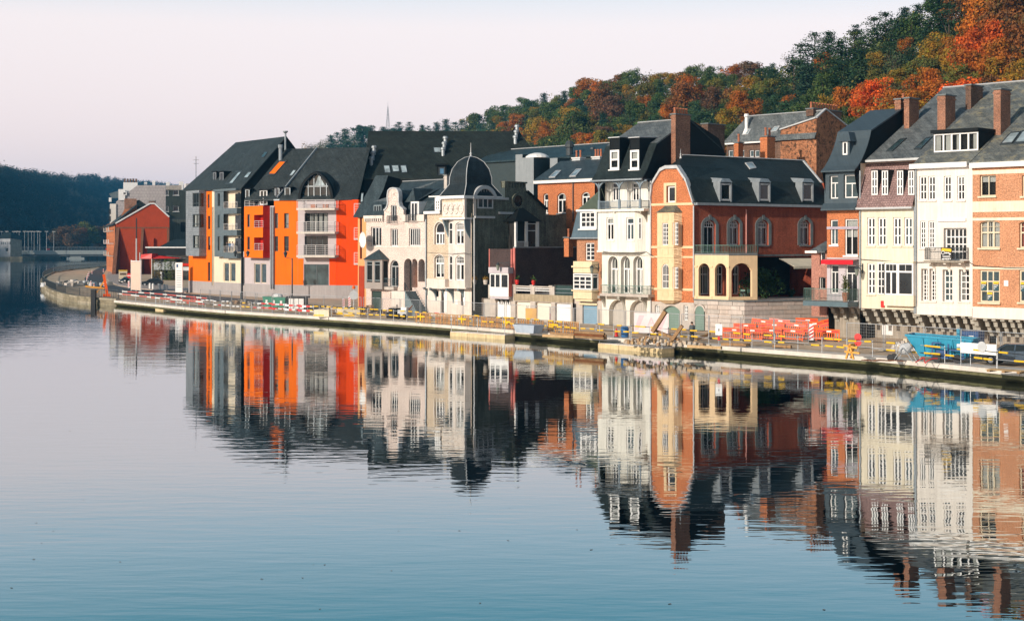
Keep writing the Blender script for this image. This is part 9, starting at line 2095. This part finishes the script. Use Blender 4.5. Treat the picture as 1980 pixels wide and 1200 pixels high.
for k in range(14): f = lambda t: (1.5 * t,.4 * math.sin(t * 7),.06 + .35 * abs(math.sin(t * 5))); mb.bar(f(k / 14),f((k + 1) / 14),.07,n=5)
mb.build('hose',M_RED,r)
# ---- green containers, cabinet, boards, blocks
M_GRC = plain('green_plastic',(.03,.22,.14),.5,.2)
for i,(x,y) in enumerate(((519,596),(533,597),(547,598))):
 r = empty('green_container',gp(x,y),-.3,['left','middle','right'][i] + ' ribbed green site container in the row of three','container','green site containers'); mb = MB(); mb.loft([(-.45,-.4,.1),(.45,-.4,.1),(.45,.5,.1),(-.45,.5,.1)],[(-.55,-.5,1.4),(.55,-.5,1.4),(.55,.6,1.4),(-.55,.6,1.4)]); mb.build('bin',M_GRC,r); part(r,'lid',M_GRC,(-.6,.6,-.55,.65,1.41,1.52)); part(r,'white_mark',M_WHITE,(-.15,.12,-.50,-.47,.6,1.1))
r = empty('site_cabinet',gp(572,600),-.25,'white site cabinet with black roof right of the green containers','cabinet'); part(r,'body',M_BLACK,(-1,1.1,0,1.2,.1,1.5)); part(r,'roof',M_BLACK,(-1.2,1.3,-.2,1.4,1.55,1.72))
for k in range(3): part(r,'door',M_WHITE,(-.95 + .68 * k,-.33 + .68 * k,-.04,-.003,.2,1.45))
r = empty('debris_top',Vector((gp(540,597).x,gp(540,597).y,ZG + 1.53)),0,'white bags lying on the green containers','bags'); mb = MB(); mb.lathe((-.2,0,-.02),[(.7,0),(.6,.25),(.2,.4)],9); mb.build('bag',M_WHITE,r)
for i,(x,y,l) in enumerate(((512,604,'leftmost'),(540,606,'second'),(566,608,'third'),(592,610,'rightmost'))):
 r = empty('barrier_board',gp(x,y),-.35,l + ' red and white striped board rail before the green containers','barrier','striped board rails')
 for z in (.45,.95):
  for k in range(4): part(r,'stripe',M_RED if (k + i) % 2 else M_WHITE,(-1 + .5 * k,-.5 + .5 * k,-.02,.02,z,z + .2))
 for u in (-.9,.9): rod(r,'leg',M_STEEL,(u,.05,0),(u,.05,1.2),.06)
for i,(x,y) in enumerate(((625,612),(668,609),(680,612))): r = empty('concrete_block',gp(x,y),-.3 + i * .2,['big pale concrete block right of the striped boards','left concrete block under the striped boards','right concrete block under the round sign'][i],'block','concrete blocks'); part(r,'block',M_CREAM,(-.9,.9,-.5,.5,0,.8)); part(r,'lift_slot',M_YELLOW,(-.95,.3,-.53,-.503,.1,.25))
r = empty('round_sign',gp(684,612),.1,'back of a round traffic sign with an orange lamp on top','sign'); rod(r,'pole',M_STEEL,(0,0,0),(0,0,3.2),.08); disc(r,'disc',M_LEAD,(0,-.05,2.4),.5); mb = MB(); mb.lathe((0,0,3.1),[(.16,0),(.2,.2),(.1,.36)],9); mb.build('warning_lamp',M_ORANGEP,r)
# ---- street lamps before the flats
for x,y,lab in ((467,581,'black street lamp column before the cream part of the flats'),(565,589,'black street lamp with lantern before the orange front')):
 r = empty('street_lantern',gp(x,y),0,lab,'street lamp','lamps before the orange flats'); mb = MB(); mb.lathe((0,0,0),[(.22,0),(.2,1.0),(.1,1.2),(.08,6.2)],8); mb.build('pole',M_IRON,r)
 for s_ in ((-1,) if x > 500 else (-1,1)): rod(r,'arm',M_IRON,(0,0,6.1),(s_ * .9,0,6.3),.07); mb = MB(); mb.lathe((s_ * .9,0,6.3),[(.1,0),(.25,.5),(.32,.55),(.05,.85)],8); mb.build('lantern',M_IRON,r)
# ---- cars
def car(P,rz,col,lab,van=False,L=4.2):
 r = empty('parked_car' if not van else 'parked_van',P,rz,lab,'van' if van else 'car','parked vehicles'); W_ = .88; m = plain('car_paint_' + lab.split()[0],col,.25,.08)
 pr = [(0,.3),(.02,.65),(.12,.82),(1.05,.98),(1.75,1.42),(3.2,1.46),(3.95,1.05),(4.15,.95),(4.2,.45),(4.1,.28)] if not van else [(0,.3),(0,.9),(.5,1.1),(1.1,1.85),(1.5,1.95),(4.4,1.95),(4.5,1.7),(4.55,.4),(4.45,.3)]
 mb = MB(); n = len(pr); secs = []
 for s_ in (-1,-.94,.94,1): secs.append([(x,s_ * W_ * (1 if z < 1 else (1 - .22 * (z - 1) / .46 if not van else .95)),(z if abs(s_) < 1 else .3 + (z - .3) * .97)) for x,z in pr])
 for a,c in zip(secs,secs[1:]): mb.loft(a,c,caps=False)
 mb.poly(secs[0]); mb.poly(list(reversed(secs[-1]))); mb.build('body',m,r)
 if not van: wins = [[(1.2,1.02),(1.8,1.38),(2.35,1.4),(2.35,1.0)],[(2.45,1.0),(2.45,1.4),(3.1,1.38),(3.6,1.05)]]
 else: wins = [[(.75,1.15),(1.15,1.75),(1.9,1.78),(1.9,1.15)]]
 for s_ in (-1,1):
  for w_ in wins: mb = MB(); mb.poly([(x,s_ * (W_ * (1 - .22 * (z - 1) / .46 if not van else .95) + .012),z) for x,z in w_]); mb.build('side_window',G_DARK,r)
  for x in (.8,3.35): mb = MB(); A = [(x + .32*math.cos(2*math.pi*i/14),s_ * W_ * .8,.32 + .32*math.sin(2*math.pi*i/14)) for i in range(14)]; mb.loft(A,[(q[0],s_ * (W_ + .02),q[2]) for q in A]); o = mb.build('wheel',M_BLACK,r); mb = MB(); A = [(x + .2*math.cos(2*math.pi*i/12),s_ * (W_ + .03),.32 + .2*math.sin(2*math.pi*i/12)) for i in range(12)]; mb.poly(A); mb.build('rim',M_STEEL,o)
  part(r,'headlight',M_WHITE,(-.01,.1,s_ * .62 - .16,s_ * .62 + .16,.62,.76)); part(r,'tail_light',M_RED,(4.08,4.22,s_ * .66 - .12,s_ * .66 + .12,.7,.92)); part(r,'mirror',m,(1.35,1.5,s_ * .98 - .1,s_ * .98 + .06,.98,1.12))
 a,c = (pr[3],pr[4]) if not van else (pr[2],pr[3]); mb = MB(); mb.poly([(a[0] + .1,-.7,a[1] + .08),(c[0] - .06,-.62,c[1] - .02),(c[0] - .06,.62,c[1] - .02),(a[0] + .1,.7,a[1] + .08)]); o = mb.build('windscreen',G_BLUE,r); o.location = (-.03,0,.03)
 part(r,'number_plate',M_WHITE,(-.03,-.005,-.25,.25,.42,.54)); part(r,'bumper',M_BLACK,(-.02,.12,-.8,.8,.3,.42)); return r
p = gp(1902,702); car(p,RZ + .12,(.045,.07,.10),'slate blue hatchback parked at the right edge of the quay')
p = gp(236,549); car(p,-1.9 + math.pi,(.012,.012,.014),'black car facing out before the red gable'); p = gp(272,553); car(p,.2,(.02,.025,.032),'charcoal car half hidden behind the beige panel')
p = gp(737,602); car(p,RZ + .05,(.42,.46,.50),'grey white van beside the outside stair',True)
r = empty('black_crate',gp(756,615),RZ,'black plastic crates stacked before the van','crate'); part(r,'crate',M_BLACK,(-.8,.8,0,.8,0,.65)); part(r,'upper_crate',M_BLACK,(-.5,.8,.05,.75,.66,1.1))
r = empty('site_machine',gp(782,617),RZ,'white grey compact site machine right of the black crates','machine'); part(r,'body',M_LEAD,(-.8,.6,-.3,.6,.35,1.0)); part(r,'hood',M_WHITE,(-.3,.6,-.25,.55,1.01,1.3)); rod(r,'boom',M_RUST,(.5,.1,1.0),(1.2,.1,1.5),.12)
for u in (-.6,.4): disc(r,'wheel',M_BLACK,(u,-.42,.3),.3,.12)
# ---- people: one skinned body each
def person(P,rz,h,cloth,legs,lab,stride=.12,armf=.1):
 r = empty('person',P,rz,lab,'person'); V = [(0,0,.53),(0,0,.66),(0,-.01,.80),(0,-.015,.86),(0,-.03,.93),(.105,0,.80),(.13,-armf*.3,.62),(.12,-armf,.47),(-.105,0,.80),(-.13,armf*.1,.62),(-.12,-armf*.6,.47),(.055,0,.50),(.06,-stride*.3,.28),(.06,stride*.4,.04),(.06,stride*.4 - .09,.02),(-.055,0,.50),(-.06,stride*.1,.28),(-.06,-stride*.5,.04),(-.06,-stride*.5 - .09,.02)]
 E = [(0,1),(1,2),(2,3),(3,4),(2,5),(5,6),(6,7),(2,8),(8,9),(9,10),(0,11),(11,12),(12,13),(13,14),(0,15),(15,16),(16,17),(17,18)]; R = [.085,.085,.09,.035,.055,.045,.033,.022,.045,.033,.022,.06,.042,.028,.02,.06,.042,.028,.02]
 me = bpy.data.meshes.new('body'); me.from_pydata([tuple(c * h for c in v) for v in V],E,[]); o = bpy.data.objects.new('body',me); COL.objects.link(o); m = o.modifiers.new('skin','SKIN'); o.modifiers.new('sub','SUBSURF').levels = 1
 for i,sv in enumerate(me.skin_vertices[0].data): sv.radius = (R[i] * h,R[i] * h); sv.use_root = (i == 0)
 dg = bpy.context.evaluated_depsgraph_get(); m2 = bpy.data.meshes.new_from_object(o.evaluated_get(dg)); bpy.data.objects.remove(o); m2.materials.clear()
 for mm in (cloth,legs,M_SKIN): m2.materials.append(mm)
 for f in m2.polygons: z = f.center.z / h; f.material_index = 1 if z < .5 else (2 if z > .855 or (z < .49 and abs(f.center.x) > .1 * h) else 0); f.use_smooth = True
 q = bpy.data.objects.new('body',m2); COL.objects.link(q); q.parent = r
 mb = MB(); mb.lathe((0,.008 * h,.925 * h),[(.058*h,-.02*h),(.064*h,.02*h),(.05*h,.06*h),(.02*h,.075*h)],10); mb.build('hair',M_HAIR,r); return r
M_SKIN = plain('skin',(.45,.25,.17),.6,.1); M_HAIR = plain('brown_hair',(.05,.03,.02),.8,.2); M_DKC = plain('dark_coat',(.06,.065,.075),.9,.2); M_JEAN = plain('jeans',(.04,.06,.10),.9,.2)
p = gp(1338,662); p = Vector((p.x,p.y,.8)); person(p,.4,1.74,plain('grey_coat',(.13,.14,.14),.9,.2),M_DKC,'person in a grey coat standing by the arched green door',.1)
zf_ = fl[0] + .12; fa = fA
for i,(u_,m1,l) in enumerate(((.25,M_DKC,'person in a dark top at the left of the flats balcony'),(.5,plain('blue_top',(.08,.16,.26),.9,.2),'person in a blue top in the middle of the flats balcony'),(.75,plain('pale_shirt',(.5,.5,.55),.9,.2),'person in a pale shirt at the right of the flats balcony'))):
 bx = fA.U(px('10',440 + 105 * u_,0)[0],-.45); person(fA.to_world((bx,-.45,zf_)),fA.rz + i * .4,1.72,m1,M_JEAN,l,.03)
# ---- around the old quay
OP = [Vector((p.x,p.y,1.0)) for p in OLD]
for i in range(len(OP) - 1):
 a,c = OP[i],OP[i+1]; d = c - a; r = empty('quay_railing',a,math.atan2(d.y,d.x),f'{ORD[i]} stretch of dark iron railing on the old quay from its right end','railing','iron railing on the old quay'); railing(r,[(0,-.35,0),(d.length,-.35,0)],0,1.25,.55 if i < 6 else .8,.035,M_IRON)
r = empty('mooring_pile',wl(182,588.5),0,'black timber mooring pile against the old quay wall','pile'); part(r,'pile',M_BLACK,(-.32,.32,-.6,.1,-.6,2.2))
def stick(x,y,lab):
 r = empty('delineator',gp(x,y),0,lab,'marker post','red and white marker posts')
 for k in range(5): mb = MB(); mb.lathe((0,0,.06 + .2 * k),[(.11,0),(.11,.198)],8); mb.build('band',M_RED if k % 2 else M_WHITE,r)
 part(r,'base',M_BLACK,(-.25,.25,-.25,.25,0,.058))
for x,y,l in ((168,543,'leftmost marker post of the tight cluster by the bend'),(170,538,'second marker post in the cluster by the bend'),(172,534,'third marker post in the cluster by the bend'),(178,530,'marker post at the far left kerb of the road'),(200,527,'farthest marker post on the road'),(176,553,'marker post left of the road before the cluster'),(182,558,'marker post nearest the mooring pile'),(201,554,'marker post in the middle of the bend')): stick(x,y,l)
r = empty('works_crane',gp(207,573),.3,'small orange machine with upright jib on the old quay','machine'); rod(r,'mast',M_ORANGEP,(.1,0,0),(-.5,0,3.4),.4,4); rod(r,'jib',M_TR,(-3.2,0,1.6),(-.4,0,1.2),.3,4); rod(r,'strut',M_TR,(-1.8,0,.2),(-.4,0,2.4),.2,4); part(r,'base',M_ORANGEP,(-.6,.5,-.5,.5,0,.4))
a,c = gp(253,562),gp(272,564); L = (c - a).length; r = empty('beige_panel',a,math.atan2((c-a).y,(c-a).x),'tall blank beige panel standing before the awning','panel'); part(r,'panel',plain('beige_board',(.66,.50,.40),.85,.08),(.1,L - .1,0,.12,.2,5.0)); part(r,'frame',M_WHITE,(0,.09,-.02,.14,0,5.3),(L - .09,L,-.02,.14,0,5.3),(.09,L - .09,-.02,.14,5.05,5.2)); rod(r,'pole',M_LEAD,(L * .4,.3,0),(L * .4,.3,9),.25); rod(r,'lower_pole',M_LEAD,(L * .75,.3,0),(L * .75,.3,6.6),.18); part(r,'pole_flag',M_BLACK,(L * .36,L * .44,.26,.34,9,12.5))
a = gp(339,566); r = empty('notice_column',a,-.2,'white notice column with lines of text before the cafe','sign'); part(r,'panel',M_WHITE,(0,1.25,0,.2,.1,5.0)); part(r,'blue_mark',M_NAVY,(.2,.5,-.02,-.003,4.2,4.7))
for k in range(8): part(r,'text_line',M_GREYP,(.2,1.05,-.02,-.003,.9 + .38 * k,1.0 + .38 * k))
r = empty('charity_box',gp(238,540),.3,'cream clothes bank behind the black car','container'); part(r,'box',M_CREAM,(-.9,.9,0,1.2,0,1.9)); part(r,'hatch',M_BROWNBRICK,(-.7,.7,-.03,-.003,1.0,1.45)); part(r,'lid',M_YELLOW,(-.95,.95,-.1,1.3,1.91,2.1))
r = empty('no_entry_sign',gp(250,553),0,'red no entry disc left of the beige panel','sign'); rod(r,'pole',M_STEEL,(0,0,0),(0,0,2.3),.08); disc(r,'disc',M_RED,(0,-.08,2.0),.48); part(r,'bar',M_WHITE,(-.36,.36,-.12,-.085,1.93,2.08))
for i,x in enumerate((290,296,309,318,323)): r = empty('bollard',gp(x,559 + i * .8),0,ORD[i] + ' short white bollard from the left before the cafe','bollard','white bollards before the cafe'); mb = MB(); mb.lathe((0,0,0),[(.2,0),(.2,1.0),(.14,1.1)],9); mb.build('post',M_WHITE,r)
for i,(x0,y0,x1,y1) in enumerate(((228,579,262,583),(262,583,300,588),(300,588,340,592),(340,592,392,597),(236,574,290,578),(290,578,350,584),(350,584,400,589))):
 a,c = gp(x0,y0),gp(x1,y1); L = (c - a).length; r = empty('tape_barrier',a,math.atan2((c-a).y,(c-a).x),f'{ORD[i if i < 4 else i - 4]} red and white tape rail from the left in the ' + ('front' if i < 4 else 'rear') + ' row','barrier','red tape rails on the left quay'); k_ = max(3,int(L / 1.8)); M_CORAL = plain('coral_tape',(.55,.10,.08),.6,.2)
 for j in range(k_): part(r,'stripe',M_CORAL if j % 3 else M_WHITE,(L*j/k_,L*(j+1)/k_,-.02,.02,.8,.93))
 for u in (.1,L * .5,L - .1): rod(r,'leg',M_STEEL,(u,.05,0),(u,.05,1.1),.06)

# ---- cables slung along the fronts, a roof aerial, rock on the hill
def cable(fr_,pts,w_,lab):
 P = [Vector(fr_.P(x,y,w_)) for x,y in pts]; r = empty('facade_cable',fr_.to_world(P[0]),fr_.rz,lab,'cable','cables along the facades'); mb = MB()
 for a,c in zip(P,P[1:]):
  for i in range(6):
   f = lambda t: tuple((a - P[0]) + (c - a) * t - Vector((0,0,.10 * (c - a).length * .12 * 4 * t * (1 - t)))); mb.bar(f(i / 6),f((i + 1) / 6),.045)
 mb.build('cable',M_BLACK,r)
cable(FR16,[(1664,501),(1700,503),(1771,507),(1800,506)],-.12,'thin black cable crossing the cream house above its bay window')
cable(row_frame(1881),[(1872,505),(1884,513),(1930,516),(1990,518)],-.14,'thin black cable along the salmon brick house')
cable(row_frame(826),[(826,488),(860,490),(898,489),(914,492)],-1.0,'thin black cable round the bay of the domed house')
cable(row_frame(1164,0),[(1166,486),(1180,488),(1250,487),(1262,495)],-.85,'thin black cable under the oriel of the loggia house')
p = world(379,330,240); r = empty('roof_aerial',Vector((p.x,p.y,p.z - 3)),0,'thin aerial at the left end of the flats roof','aerial'); rod(r,'mast',M_IRON,(0,0,0),(0,0,5.4),.09)
for z in (4.2,4.8): rod(r,'element',M_IRON,(-.5,0,z),(.5,0,z),.05)
P = hill_pt(1768,at_px(1768,98,1)); lump('rock_outcrop',[M_RUB[0],M_STONE],P,16,3.5,2,1.5,'pale rock showing between the trees on the hill','rock',rr,(.6,1.4))
